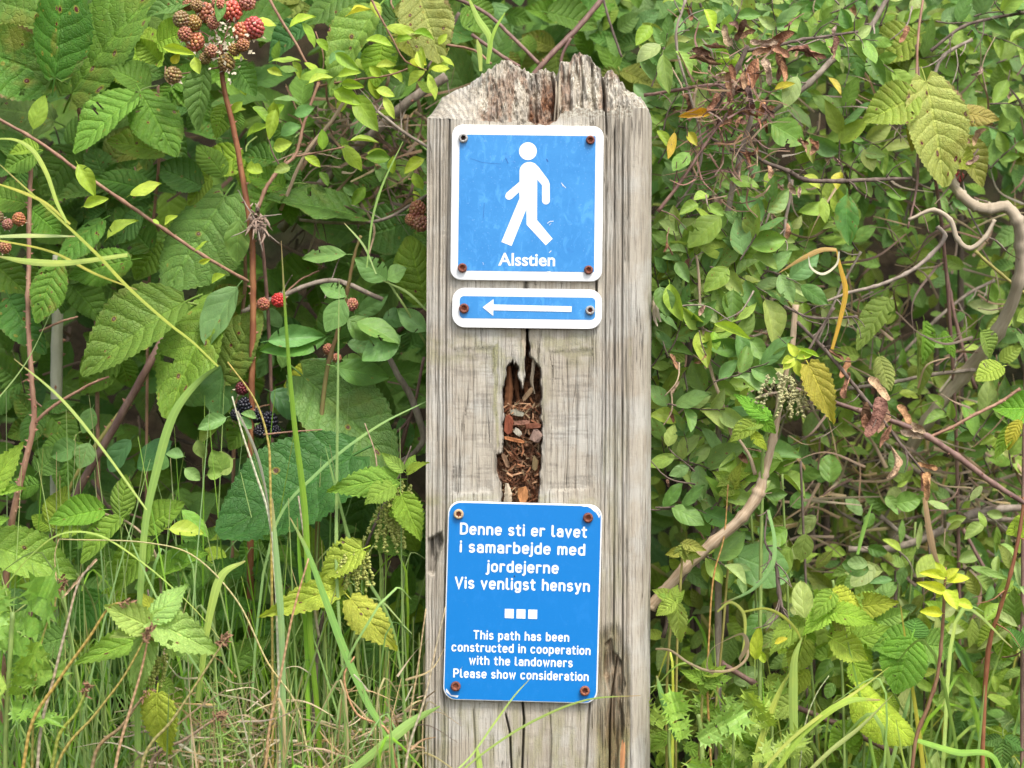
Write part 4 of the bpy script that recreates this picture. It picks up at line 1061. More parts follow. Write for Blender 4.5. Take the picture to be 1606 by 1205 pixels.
# 1 fruiting cane
b1 = thing('bramble', root(393, .08), 'upright red brown bramble cane topped by a cluster of unripe berries', 'bramble')
stem(b1, [(346, 70, .055), (350, 130, .06), (366, 200, .065), (384, 300, .07), (395, 380, .075), (397, 480, .08), (395, 600, .085), (393, 800, .10), (393, down(393, .12), .12)], [7, 8.5, 9, 9.5, 10, 10.5, 10.5, 11, 12], M_RED, thorns=.035)
GRB = (0.27, 0.17, 0.06); BRB = (0.34, 0.14, 0.07); RDB = (0.50, 0.045, 0.04); PKB = (0.40, 0.15, 0.09); BLK = (0.012, 0.010, 0.018); DRB = (0.10, 0.014, 0.02)
for x, y, r_, c in [(285,31,12.5,GRB),(303,36,12,GRB),(322,20,14.5,PKB),(290,54,10.5,BRB),(306,66,13.5,PKB),(331,80,10,BRB),(364,18,15,(0.46,0.10,0.07)),(388,4,12,PKB),(380,51,14,PKB),(398,44,15.5,(0.45,0.09,0.07)),
                    (381,71,9.5,BRB),(355,99,12.5,GRB),(308,8,9,GRB),(343,6,10,BRB),(272,118,12,GRB),(334,36,9,BRB),(322,92,9,GRB),(368,78,9,GRB),(295,8,9,BRB)]:
    berry(b1, x, y, r_, .045 + LR.uniform(-.010, .012), c)
for q in [[(347,90),(330,60),(308,45)],[(347,80),(356,50),(364,30)],[(348,85),(372,62),(385,58)],[(347,95),(325,85),(308,72)],[(346,75),(335,45),(322,30)],[(350,105),(310,112),(280,117)]]:
    stem(b1, [(x, y, .055) for x, y in q], 3.2, M_PINK, 'fruit_stalk', taper=2)
mb = MB()
for i in range(120):
    x, y = LR.gauss(345, 20), LR.gauss(68, 24); c = P(x, y, .05 + LR.uniform(-.01, .01)); a = Vector((LR.uniform(-1, 1), LR.uniform(-1, 0), LR.uniform(-1, 1))).normalized() * LR.uniform(.002, .006); b = a.orthogonal().normalized() * .0017
    mb.add([c, c + a * .5 + b, c + a, c + a * .5 - b], [(0, 1, 2, 3)])
tag(link('withered_petals', mb.mesh('withered_petals', SILK), b1), kind='stuff')
for a in [(322,103,303,204,46,.05,(0.15,0.29,0.09),.05),(366,98,402,148,44,.06,(0.14,0.28,0.09),0),(300,2,228,18,44,.05,(0.16,0.31,0.10),.1),(345,-5,341,32,20,.035,BLU,0),(370,175,365,205,34,.07,MID,0),(248,66,300,50,60,.09,BRI,.25),(250,95,215,60,40,.10,BRI,.3),
          (352,165,338,215,36,.09,BRI,.6),(256,75,305,84,16,.04,LIM,0),(270,100,280,84,14,.04,YEL,0),(305,90,312,116,18,.045,LIM,0)]:
    leaf(b1, 'bramble' if a[4] > 30 else 'small', *a[:5], a[5], a[6], a[7])
# dried knot halfway up the cane
kn = MB()
for i in range(46):
    a = LR.uniform(0, 6.28); L = LR.uniform(8, 30); x, y = 405 + LR.gauss(0, 6), 347 + LR.gauss(0, 8); ex, ey = x + L * math.cos(a) * .8, y + L * math.sin(a) * .9 + 5
    p0, p1, p2 = P(x, y, .07), P((x + ex) / 2 + LR.uniform(-4, 4), (y + ey) / 2 + LR.uniform(-4, 4), .06), P(ex, ey, .065 + LR.uniform(-.01, .01))
    ribbon(kn, [p0, p1, p2], [.0022, .0018, .0006], fold=.6)
link('withered_knot', kn.mesh('withered_knot', simple_mat('withered', (0.27, 0.19, 0.14), .9, .5, 200, .6, .001)), b1)
for q in [[(400,345),(385,320),(373,298)],[(410,340),(428,338),(442,336)],[(404,350),(385,362),(362,372)],[(412,360),(425,372),(438,382)],[(405,360),(408,378),(412,395)]]:
    stem(b1, [(x, y, .062) for x, y in q], 3, M_GREY, 'dead_twig', taper=1)

# 2 bare diagonal twig with seedlings' leaves
b2 = thing('twig_shoot', root(388, .06), 'thin pinkish diagonal twig with a few small bright leaves crossing in front of the brambles', 'twig')
stem(b2, [(-30, 168, .02), (0, 188, .02), (60, 222, .025), (115, 262, .028), (170, 300, .03), (250, 355, .04), (320, 402, .05), (390, 442, .068)], [4.5, 5, 5.5, 5.5, 6, 6, 5.5, 5], M_PINK, thorns=.03, nodes=6)
for a in [(52,203,67,148,30,.02,BRI),(122,258,150,303,27,.022,BRI),(204,306,248,284,24,.022,LIM),(131,324,170,311,18,.02,LIM),(168,374,207,338,24,.024,BRI),(258,353,278,338,13,.03,LIM),(240,344,250,350,8,.03,LIM),(305,395,320,374,15,.035,BRI),(312,412,330,407,9,.03,LIM),(332,444,352,430,15,.04,BRI)]:
    leaf(b2, 'toothed' if a[4] > 20 else 'small', *a, 0, dY=-.004, roll=LR.uniform(-.5, .5))

# 3 shoot with many small bright leaves, top centre
b3 = thing('blackthorn_shoot', root(480, .12), 'leafy shoot with many small lime green leaves arching towards the post top', 'shrub')
stem(b3, [(405, 326, .075), (420, 290, .075), (445, 260, .08), (462, 245, .085), (478, 190, .09), (500, 130, .10)], 6.5, M_PINK, taper=4.5, nodes=5)
stem(b3, [(405, 340, .08), (415, 420, .10), (425, 600, .13), (430, down(430, .14), .14)], 6, M_PURP)
stem(b3, [(462, 246, .085), (500, 239, .085), (540, 231, .08)], 3.5, M_PINK, taper=2.5)
stem(b3, [(418, -10, .10), (440, 30, .10), (462, 65, .10), (484, 105, .10)], 5, M_PINK, taper=4)
stem(b3, [(580, -5, .08), (597, 28, .08), (615, 60, .08), (635, 95, .085), (668, 110, .09)], 4, M_PINK, taper=2.5)
stem(b3, [(500, 135, .10), (560, 125, .09), (610, 118, .09), (640, 108, .09)], 3.5, M_PINK, taper=2.5)
stem(b3, [(475, 200, .09), (460, 160, .085), (448, 135, .08)], 3, M_PINK, taper=2); stem(b3, [(500, 130, .1), (508, 95, .1), (495, 50, .1)], 3, M_PINK, taper=1.8)
stem(b3, [(440, 262, .08), (428, 240, .08), (420, 215, .08)], 3, M_PURP, taper=1.8)
for a in [(400,34,433,38,22,LIM),(454,43,489,20,19,LIM),(426,96,468,84,21,LIM),(474,36,496,72,20,BRI),(496,62,514,80,17,BRI),(545,24,582,12,17,YEL),(582,2,598,26,18,LIM),(574,63,615,70,19,LIM),(606,43,650,46,18,LIM),(622,66,645,56,17,BRI),(648,52,682,58,15,BRI),
          (526,84,562,108,19,BRI),(470,124,510,104,24,BRI),(484,131,522,119,18,LIM),(530,120,566,112,16,LIM),(536,132,570,134,17,BRI),(524,142,566,164,25,BRI),(556,150,592,202,34,BRI),(506,235,506,202,17,BRI),(549,221,594,218,20,BRI),(536,228,573,262,28,BRI),(478,246,502,262,17,BRI),
          (429,232,457,226,22,LIM),(396,168,426,192,22,BRI),(432,172,420,214,20,BRI),(602,152,617,186,14,LIM),(590,141,620,148,18,LIM),(666,112,640,134,20,LIM),(672,116,688,150,18,LIM),(676,108,704,104,14,LIM),(664,108,652,80,14,LIM),(668,104,660,72,12,LIM),(642,96,668,98,14,YEL),(596,120,580,104,16,BRI),
          (455,262,430,270,18,PAL),(412,270,388,262,20,BRI),(440,212,470,196,24,BLU),(468,160,430,150,24,BLU),(462,180,492,170,20,BLU),(380,160,360,178,14,LIM),(385,150,382,125,14,LIM),(356,180,385,170,16,LIM),(500,110,478,98,16,BRI),(516,100,540,80,18,BLU),(690,88,715,98,15,LIM),(688,70,700,52,12,LIM)]:
    leaf(b3, 'small', *a[:5], .07 + LR.uniform(-.02, .02), a[5], 0, roll=LR.uniform(-.6, .6))

# 4 top left brambles with spotted leaves
b4 = thing('bramble', root(90, .16), 'bramble with very large blotched leaves in the top left corner', 'bramble')
leaf(b4, 'broad', 84, 120, 25, -75, 170, .095, (0.13, 0.27, 0.06), .75, roll=-.3, dY=-.01); leaf(b4, 'bramble', 86, 122, 108, -70, 96, .075, (0.065, 0.18, 0.04), 1.0, roll=.75, dY=-.02); leaf(b4, 'broad', 82, 122, -70, 60, 120, .10, (0.11, 0.24, 0.05), .9, roll=-.2)
leaf(b4, 'broad', 112, 148, 232, -35, 135, .13, (0.155, 0.27, 0.065), .55, roll=-.1); leaf(b4, 'bramble', 85, 190, -30, 150, 110, .15, (0.12, 0.22, 0.06), .6); leaf(b4, 'bramble', 120, 235, 60, 300, 80, .17, DRK, .2); leaf(b4, 'bramble', 30, 215, -20, 270, 80, .14, MID, .3); leaf(b4, 'bramble', 105, 225, 160, 190, 70, .18, DRK, .2)
leaf(b4, 'bramble', 60, 235, 15, 235, 40, .05, BRI, .1); leaf(b4, 'broad', 240, 110, 175, 60, 110, .16, BRI, .5)
stem(b4, [(118, 152, .15), (95, 138, .14), (78, 142, .14), (72, 152, .15)], 5, M_PINK, taper=4); stem(b4, [(118, 152, .15), (95, 115, .14), (83, 120, .10)], 5, M_DARK, taper=4); stem(b4, [(118, 152, .15), (140, 250, .17), (150, 450, .2), (155, down(155, .22), .22)], 7, M_PINK, thorns=.05)
# 5 middle row
b5 = thing('bramble', root(215, .14), 'bramble with two clean sharply toothed leaves side by side left of the berry cane', 'bramble')
leaf(b5, 'bramble', 214, 150, 108, 229, 80, .06, (0.15, 0.33, 0.055), .10, roll=.15, dY=-.012, vi=0); leaf(b5, 'bramble', 221, 145, 273, 240, 84, .06, (0.14, 0.29, 0.055), .38, roll=-.1, dY=-.012, vi=2)
leaf(b5, 'bramble', 258, 240, 170, 213, 62, .085, (0.22, 0.33, 0.06), .95); leaf(b5, 'bramble', 350, 275, 313, 222, 48, .12, MID, .1); leaf(b5, 'bramble', 316, 292, 242, 255, 58, .12, (0.08, 0.19, 0.05), .15); leaf(b5, 'bramble', 236, 302, 152, 268, 56, .11, (0.08, 0.20, 0.045), .2)
leaf(b5, 'bramble', 232, 138, 175, 100, 60, .09, MID, .15); leaf(b5, 'bramble', 330, 280, 288, 315, 44, .12, BRI, .2); leaf(b5, 'bramble', 225, 330, 168, 372, 60, .10, (0.09, 0.21, 0.05), .1)
stem(b5, [(214, 150, .08), (225, 140, .08), (248, 134, .085)], 3, M_GRNST, taper=2.5); stem(b5, [(248, 134, .09), (250, 240, .11), (235, 420, .15), (230, down(230, .18), .18)], 5, M_PINK, thorns=.05)
# 6 large leaves in the middle left
b6 = thing('bramble', root(300, .18), 'bramble with big dull green quilted leaves behind the berry cane at mid height', 'bramble')
leaf(b6, 'broad', 352, 308, 262, 455, 145, .11, (0.135, 0.255, 0.065), .12, roll=.1, dY=-.01, vi=1); leaf(b6, 'bramble', 290, 474, 118, 572, 122, .07, (0.155, 0.275, 0.06), .22, roll=.1, dY=-.02, vi=3)
leaf(b6, 'broad', 338, 476, 256, 645, 112, .09, (0.155, 0.305, 0.05), .35, roll=.3, vi=2); leaf(b6, 'round', 372, 450, 314, 538, 58, .075, (0.16, 0.31, 0.12), .1); leaf(b6, 'broad', 350, 590, 392, 486, 92, .10, (0.17, 0.28, 0.08), .7, roll=-.1)
leaf(b6, 'round', 350, 570, 345, 655, 60, .10, BLU, .1); leaf(b6, 'round', 375, 345, 370, 412, 40, .065, (0.18, 0.34, 0.13), .25); leaf(b6, 'bramble', 205, 408, 102, 428, 62, .08, (0.15, 0.29, 0.05), .5, roll=-.2)
leaf(b6, 'bramble', 160, 345, 82, 405, 64, .09, (0.13, 0.28, 0.05), .7); leaf(b6, 'bramble', 235, 390, 180, 330, 66, .12, DRK, .3); leaf(b6, 'bramble', 250, 380, 212, 440, 56, .13, MID, .2)
stem(b6, [(352, 308, .12), (372, 330, .13), (385, 420, .15), (370, 600, .18), (360, down(360, .2), .2)], 6, M_PINK, thorns=.05); stem(b6, [(290, 474, .08), (320, 480, .10), (350, 485, .14)], 4, M_GRNST)
# 7 prickly cane at the left edge
b7 = thing('bramble', root(30, .10), 'prickly brown cane climbing the left edge with red spotted leaves', 'bramble')
stem(b7, [(50, 240, .08), (46, 330, .075), (45, 420, .07), (44, 500, .065), (50, 600, .06), (53, 660, .06), (36, 740, .06), (22, 800, .065), (10, 900, .08), (0, down(0, .10), .10)], [7, 7, 7.5, 8, 8, 9, 10, 11, 11, 12], M_PINK, thorns=.012, nodes=9)
stem(b7, [(53, 665, .06), (80, 640, .055), (120, 615, .055), (148, 600, .05), (171, 591, .05)], 6, M_PINK, thorns=.008, taper=3.5)
stem(b7, [(62, 520, .08), (95, 505, .08), (122, 497, .085)], 4, M_PINK, taper=3)
leaf(b7, 'bramble', 92, 412, 50, 502, 62, .055, (0.17, 0.32, 0.05), .95, roll=-.2); leaf(b7, 'bramble', 15, 468, 62, 558, 66, .10, (0.075, 0.185, 0.045), .3); leaf(b7, 'bramble', -20, 400, 40, 465, 64, .11, DRK, .2)
leaf(b7, 'bramble', 40, 320, -20, 300, 60, .09, MID, .3); leaf(b7, 'bramble', 50, 330, 95, 365, 56, .09, (0.13, 0.27, 0.05), .5); leaf(b7, 'bramble', 58, 240, 5, 262, 50, .07, (0.15, 0.31, 0.06), .1)
for x, y, r_, c in [(30,344,9.5,BRB),(12,352,8,PKB),(8,388,9,BRB),(-4,340,9,GRB)]: berry(b7, x, y, r_, .06, c)
# 8 dark bramble with blackberries, lower centre
b8 = thing('bramble', root(560, .16), 'bramble with a huge dark quilted leaf left of the post and ripe blackberries above it', 'bramble')
leaf(b8, 'broad', 552, 715, 345, 845, 172, .045, (0.050, 0.150, 0.034), .03, roll=.25, dY=-.02, vi=0); leaf(b8, 'broad', 520, 840, 395, 890, 130, .13, (0.075, 0.18, 0.06), .05); leaf(b8, 'broad', 475, 590, 628, 728, 132, .085, (0.125, 0.225, 0.075), .30, roll=-.15, dY=-.015, vi=4)
leaf(b8, 'bramble', 590, 720, 560, 850, 110, .14, (0.07, 0.17, 0.05), .1); leaf(b8, 'round', 425, 615, 490, 655, 50, .10, (0.08, 0.19, 0.07), 0); leaf(b8, 'bramble', 500, 570, 440, 600, 50, .12, (0.30, 0.33, 0.04), .3); leaf(b8, 'bramble', 480, 650, 500, 690, 40, .13, (0.25, 0.24, 0.04), .4)
leaf(b8, 'broad', 668, 472, 638, 372, 76, .07, (0.17, 0.31, 0.06), .25, roll=.2); leaf(b8, 'broad', 565, 340, 425, 300, 90, .13, (0.085, 0.20, 0.045), .35); leaf(b8, 'broad', 640, 350, 560, 375, 82, .15, (0.09, 0.20, 0.055), .2)
for x, y, r_, c in [(380,609,10,DRB),(386,637,13,BLK),(402,652,11,BLK),(422,660,13,BLK),(430,676,10,BLK),(410,676,11,BLK),(372,650,10,BLK),(437,471,10.5,RDB),(413,477,9.5,PKB),(655,328,12,BRB),(660,350,13,BRB),(645,345,9,BRB),(552,478,9,PKB),(515,548,8,BRB),(528,562,7,PKB)]: berry(b8, x, y, r_, .09 if y > 600 else .11, c)
stem(b8, [(560, 705, .11), (600, 690, .14), (640, 660, .15), (665, 560, .16)], 5, M_PURP); stem(b8, [(640, 660, .15), (610, 800, .16), (600, down(600, .17), .17)], 8, M_PURP, thorns=.05)
stem(b8, [(604, 550, .13), (625, 590, .13), (643, 620, .13), (658, 660, .13), (664, 690, .13), (645, 715, .13), (610, 730, .13)], [8, 10, 11, 12, 11, 9, 7], M_GREY, thorns=.04); stem(b8, [(395, 600, .09), (400, 640, .09), (415, 670, .1)], 3, M_PINK)
stem(b8, [(437, 471, .12), (470, 440, .13), (500, 425, .14)], 3, M_PINK)
# 9 bluish leaved shoot
b9 = thing('plum_shoot', root(530, .09), 'shoot with blue green leaves on a reddish stem between the berry cane and the post', 'shrub')
stem(b9, [(566, 370, .045), (556, 400, .05), (547, 445, .055), (540, 480, .06), (527, 530, .065), (512, 585, .07), (500, 750, .08), (495, down(495, .09), .09)], [4, 5, 6, 6.5, 7, 7.5, 8, 8], bark_mat('two_tone_stem', (0.20, 0.12, 0.05), (0.20, 0.24, 0.06), scale=40), nodes=8)
for a in [(543,399,471,402,30,.045,(0.17,0.32,0.13)),(607,440,560,402,40,.05,(0.17,0.31,0.12)),(606,438,636,420,40,.05,(0.17,0.31,0.12)),(542,466,503,444,28,.05,(0.15,0.30,0.11)),(540,470,512,520,42,.045,(0.15,0.30,0.11)),(545,500,590,530,44,.055,(0.13,0.27,0.09)),
          (560,505,628,530,46,.05,(0.14,0.28,0.09)),(628,527,565,560,48,.05,(0.14,0.29,0.09)),(525,575,612,596,44,.055,(0.13,0.28,0.08)),(512,530,412,548,48,.07,(0.12,0.26,0.08)),(420,535,505,520,36,.06,(0.15,0.30,0.10)),(668,520,622,485,34,.05,(0.18,0.32,0.13)),(540,600,480,560,50,.09,(0.07,0.17,0.06)),(600,500,640,500,40,.08,(0.10,0.22,0.08))]:
    leaf(b9, 'toothed', *a, LR.uniform(0, .15))
stem(b9, [(608, 440, .05), (622, 462, .05), (634, 480, .05), (668, 540, .06)], 4, M_GRNST)
for a in [(355,655,310,672,26),(345,660,312,695,24),(310,690,318,722,22),(395,672,372,655,18),(402,656,378,648,15),(365,720,335,735,40),(355,745,330,712,36),(288,716,260,710,20),(262,716,250,735,22),(290,735,312,755,22),(325,745,350,742,20)]:
    leaf(b9, 'small', *a, .06, PAL if LR.random() < .5 else BLU, 0)
# 10 raspberry at the lower left
b10 = thing('raspberry', root(160, .06), 'raspberry plant with pale pointed leaflets in threes, lower left', 'shrub')
for a in [(-30,850,120,905,84,.03,(0.20,0.37,0.08),'bramble'),(162,800,76,812,54,.04,(0.19,0.37,0.065),'bramble'),(188,812,198,748,42,.04,(0.20,0.38,0.07),'bramble'),(190,812,122,878,46,.035,(0.20,0.37,0.07),'bramble'),(238,850,168,928,60,.04,(0.19,0.36,0.07),'bramble'),(225,830,285,790,54,.06,(0.16,0.32,0.06),'bramble'),
          (245,905,320,870,50,.05,(0.20,0.38,0.07),'bramble'),(240,900,270,960,50,.06,(0.18,0.34,0.07),'bramble'),(160,930,118,985,60,.08,(0.10,0.24,0.06),'bramble'),(230,960,200,1010,60,.08,(0.11,0.25,0.06),'bramble'),(60,760,0,770,40,.06,MID,'bramble'),(60,740,100,700,50,.09,(0.12,0.25,0.06),'bramble'),
          (125,700,75,715,40,.08,(0.13,0.27,0.08),'toothed'),(140,695,125,735,36,.07,BLU,'toothed'),(205,690,170,740,36,.08,(0.09,0.21,0.09),'round'),(215,735,262,690,46,.09,(0.08,0.20,0.09),'round'),(145,640,130,680,30,.08,BLU,'toothed'),(265,830,320,835,30,.03,LIM,'toothed'),(285,800,330,840,26,.04,(0.20,0.40,0.06),'toothed'),
          (320,880,262,860,40,.05,(0.18,0.36,0.08),'bramble'),(300,930,345,890,50,.07,(0.15,0.32,0.07),'bramble')]:
    leaf(b10, a[7], *a[:7], LR.uniform(0, .1))
stem(b10, [(160, 806, .045), (185, 812, .045), (210, 826, .05), (240, 860, .05), (255, 960, .06), (250, down(250, .06), .06)], 4, M_TAN); stem(b10, [(120, 900, .04), (150, 960, .06), (160, down(160, .06), .06)], 4, M_GRNST)
# 11 round pinkish leaf at the top and neighbours
b11 = thing('bramble', root(620, .2), 'bramble with a rounded yellow and pink leaf above the left shoulder of the post', 'bramble')
leaf(b11, 'broad', 655, -12, 694, 92, 92, .10, (0.34, 0.36, 0.13), .75, roll=.1, dY=-.012); leaf(b11, 'bramble', 590, 15, 508, 138, 76, .12, (0.20, 0.31, 0.085), .45, roll=.1); leaf(b11, 'bramble', 600, 70, 590, 130, 60, .13, BRI, .3); leaf(b11, 'bramble', 560, -20, 470, 20, 80, .16, DRK, .1)
leaf(b11, 'bramble', 480, 40, 415, 90, 70, .16, (0.06, 0.17, 0.05), .1); leaf(b11, 'bramble', 620, 30, 545, 50, 70, .18, VDK, .1); leaf(b11, 'bramble', 730, 10, 770, 50, 60, .2, MID, .1); leaf(b11, 'bramble', 860, 20, 940, 40, 60, .2, DRK, .2)
for q, w, m in [([(640,5,.15),(700,-5,.15),(760,20,.14),(805,60,.13),(845,100,.12)],6,M_PURP),([(960,-20,.14),(905,45,.13),(862,88,.12),(835,120,.12)],9,M_PURP),([(740,55,.14),(790,90,.13),(815,105,.12)],6,M_PURP),([(895,60,.12),(880,95,.12),(890,130,.12)],5,M_PURP),([(945,-5,.13),(958,40,.13),(975,90,.13)],4,M_DARK),
                ([(540,-5,.2),(560,30,.2),(640,50,.2)],6,M_DARK),([(700,70,.14),(745,80,.14),(770,100,.13)],4,M_PINK),([(720,20,.16),(700,60,.16),(670,110,.16)],6,M_DARK)]: stem(b11, q, w, m, thorns=.03)
# canes and debris in the shade behind
for k, (q, w, m, lab) in enumerate([([(92,400,.16),(90,500,.16),(88,680,.16),(86,down(86,.16),.16)],19,M_PALEG,'thick pale green grey cane standing in the shade at the left'),
    ([(262,520,.13),(235,570,.12),(185,660,.12),(125,765,.12),(60,900,.12),(0,down(0,.12)-200,.12)],13,M_PURP,'thick brown cane leaning in the shade below the large leaf'),
    ([(240,565,.14),(210,620,.14),(165,680,.14),(100,790,.14),(40,down(40,.14)-200,.14)],9,M_OLIVE,'olive yellow cane leaning beside the thick brown cane'),
    ([(545,150,.11),(520,190,.11),(480,240,.11),(440,330,.12)],6,M_TAN,'straight tan stick slanting behind the lime green shoot'),
    ([(700,120,.16),(640,160,.16),(590,205,.17),(540,250,.18),(440,360,.2)],15,M_GREY,'thick grey branch slanting down left from the post top'),
    ([(592,175,.08),(630,205,.08),(672,232,.08)],5,M_GREY,'grey twig ending at the left edge of the post'),
    ([(600,470,.12),(520,440,.12),(440,465,.12),(380,490,.12)],8,M_GREY,'brown grey branch passing behind the berry cane at the red berries'),
    ([(672,305,.13),(600,345,.13),(530,350,.13),(470,345,.13)],5,M_GREY,'thin horizontal twig left of the walker sign')]):
    st_ = thing('branch', root(q[-1][0], q[-1][2]) if q[-1][1] > 900 else P(*q[-1]), lab, 'branch'); stem(st_, q, w, m, name='stick', thorns=.06 if w > 7 else 0)
    if w < 7 or k in (4, 6):
        r = random.Random(k)
        for j in range(5):
            i = r.randrange(len(q) - 1); a = q[i]; an = r.uniform(0, 6.28); L = r.uniform(25, 60); stem(st_, [a, (a[0] + L * .5 * math.cos(an), a[1] + L * .5 * math.sin(an), a[2]), (a[0] + L * math.cos(an), a[1] + L * math.sin(an) + 5, a[2] - .01)], 2.4, m, 'side_twig', taper=1.2)
# more leaves deeper in each bramble
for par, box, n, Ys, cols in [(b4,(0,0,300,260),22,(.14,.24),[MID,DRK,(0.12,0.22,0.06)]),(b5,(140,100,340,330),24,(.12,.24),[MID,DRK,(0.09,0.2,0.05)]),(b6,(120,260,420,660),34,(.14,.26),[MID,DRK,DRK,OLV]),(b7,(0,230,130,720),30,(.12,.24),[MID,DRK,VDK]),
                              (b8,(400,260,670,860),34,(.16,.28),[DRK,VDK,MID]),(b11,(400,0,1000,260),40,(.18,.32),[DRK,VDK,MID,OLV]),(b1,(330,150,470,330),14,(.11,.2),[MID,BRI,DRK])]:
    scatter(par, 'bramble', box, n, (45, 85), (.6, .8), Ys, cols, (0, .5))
scatter(b10, 'bramble', (0, 720, 420, 1120), 46, (40, 75), (.55, .75), (.07, .18), [BRI, MID, (0.12, 0.27, 0.06)], (0, .2))
scatter(b9, 'toothed', (400, 480, 660, 760), 16, (35, 60), (.5, .65), (.11, .18), [BLU, (0.10, 0.22, 0.08), MID], (0, .2))
scatter(b3, 'small', (380, 90, 720, 300), 46, (24, 40), (.45, .6), (.09, .17), [BRI, BLU, MID, LIM], (0, .1))

# ------------------------------------------------------------------ nettles
TASSEL = simple_mat('tassel', (0.36, 0.38, 0.10), .8, .5, 400, .6, .001)
def tassels(par, x, y, Y, n, L, spread, mat=TASSEL, r=LR):
    for i in range(n):
        mb = MB(); x0, y0 = x + r.uniform(-1, 1) * spread, y + r.uniform(-1, 1) * spread * .6; k = 22; dx = r.uniform(-.5, .5)
        for j in range(k):
            t_ = j / k; c = P(x0 + dx * L * t_ + r.uniform(-3, 3) * (1 - .4 * t_), y0 + L * t_ * r.uniform(.9, 1.05), Y + r.uniform(-.004, .002)); s_ = r.uniform(.0008, .0017)
            o = [Vector((s_, 0, 0)), Vector((-s_, 0, 0)), Vector((0, s_, 0)), Vector((0, -s_, 0)), Vector((0, 0, s_)), Vector((0, 0, -s_))]
            mb.add([c + v for v in o], [(0, 2, 4), (2, 1, 4), (1, 3, 4), (3, 0, 4), (2, 0, 5), (1, 2, 5), (3, 1, 5), (0, 3, 5)])
        link('flower_tassel', mb.mesh('flower_tassel', mat, smooth=False), par)
n1 = thing('nettle', root(500, .03), 'flowering nettle with yellow green leaves at the left side of the post', 'nettle')
stem(n1, [(645, 700, .005), (628, 740, .005), (603, 790, .01), (585, 830, .01), (568, 870, .015), (540, 910, .02), (508, 965, .02), (495, 1060, .02), (490, down(490, .03), .03)], [2.5, 3.5, 4.5, 5, 5.5, 6, 6.5, 7, 8], M_DARK)
NY = (0.42, 0.52, 0.11); NG = (0.26, 0.44, 0.10)
for a in [(622,752,514,757,46,-.005,NG,.05),(616,762,570,782,40,-.012,NG,0),(632,738,596,710,20,-.008,NG,0),(640,742,668,722,18,-.008,(0.3,0.45,0.08),0),(630,778,662,845,44,-.006,(0.25,0.42,0.07),.05),(568,862,492,905,56,-.005,NY,.15),(535,920,412,965,44,.005,NY,.35),
          (550,940,620,1022,54,-.004,NY,.35),(612,800,655,800,36,0,NG,0),(590,850,640,865,30,.02,MID,.1),(510,960,560,930,36,.03,MID,0),(640,735,650,712,16,-.006,NG,0),(600,810,575,850,30,.02,(0.12,0.26,0.06),.2)]:
    leaf(n1, 'nettle', *a[:4], a[4] * 1.15, a[5] - .01, a[6], a[7], roll=LR.uniform(-.3, .3), face=Vector((LR.uniform(-.2, .2), -1, LR.uniform(.3, .7))))
tassels(n1, 608, 800, -.004, 13, 56, 20); tassels(n1, 630, 765, -.008, 8, 44, 16); tassels(n1, 562, 872, -.010, 12, 46, 20)
stem(n1, [(512, 945, .012), (522, 970, .01), (527, 995, .01)], 4, M_GRNST)
n2 = thing('nettle', root(245, 0), 'pale nettle with tassels among the dry stalks at the bottom left', 'nettle')
stem(n2, [(232, 925, -.02), (236, 980, -.018), (243, 1030, -.015), (247, 1085, -.01), (246, 1180, -.005), (245, down(245, 0), 0)], [3, 4, 5, 6, 7, 7], M_DARK)
NP = (0.36, 0.54, 0.20)
for a in [(238,972,290,915,52,-.055,NP),(232,982,165,950,54,-.055,NP),(236,975,352,1022,68,-.055,NP),(228,990,172,995,34,-.055,NP),(234,990,190,1092,60,-.052,NP),(262,990,272,1035,40,-.025,NP),(240,960,225,930,24,-.03,(0.33,0.42,0.08)),(230,1000,120,1035,50,-.015,NG),(246,1088,243,1190,72,-.055,(0.33,0.44,0.075)),
          (250,1070,275,1085,30,-.02,NG),(265,1000,340,1040,46,-.01,(0.19,0.35,0.09)),(240,1060,200,1075,30,-.01,NG)]:
    leaf(n2, 'nettle', *a, LR.uniform(0, .15), roll=LR.uniform(-.25, .25), face=Vector((LR.uniform(-.2, .2), -1, LR.uniform(.3, .7))))
tassels(n2, 240, 985, -.034, 5, 34, 10); tassels(n2, 250, 1030, -.03, 7, 44, 10)
n3 = thing('nettle', root(-30, 0), 'bright nettle leaves poking in at the left edge of the photo', 'nettle')
stem(n3, [(-25, 640, .0), (-22, 780, 0), (-25, 950, 0), (-28, down(-28, 0), 0)], 6, M_GRNST)
for a in [(-22,775,34,693,50,0,(0.28,0.46,0.09)),(-22,775,36,762,30,0,(0.28,0.46,0.09)),(-20,825,12,812,26,0,(0.26,0.44,0.09)),(-22,930,22,960,60,.01,NG),(-25,960,18,1010,60,.01,NG),(-25,700,-10,640,40,.01,NG)]: leaf(n3, 'nettle', *a, 0)
n4 = thing('nettle', root(420, .05), 'low dark nettle leaves half hidden in the grass between the two flowering nettles', 'nettle')
for a in [(330,1010,290,1060,50),(335,960,300,920,44),(340,960,400,940,50),(365,1040,420,1000,50),(350,1060,420,1090,52),(440,980,400,1030,50),(440,980,500,1010,46),(600,1000,560,1050,50),(600,1000,650,1040,50),(610,1080,650,1120,50),(130,1080,90,1130,60),(60,1120,10,1160,60),(100,1000,40,1020,60),(330,1110,300,1160,50),(520,1080,560,1120,50),(380,900,340,870,40),(400,900,440,880,40)]:
    leaf(n4, 'nettle', *a, LR.uniform(.05, .10), (0.15, 0.31, 0.085), .05)
for x, y in ((335, 985), (440, 980), (600, 1000), (100, 1050), (365, 1050)): stem(n4, [(x, y - 40, .07), (x + 3, y + 60, .07), (420 + (x - 420) * .8, down(420, .07), .07)], 4, M_GRNST)

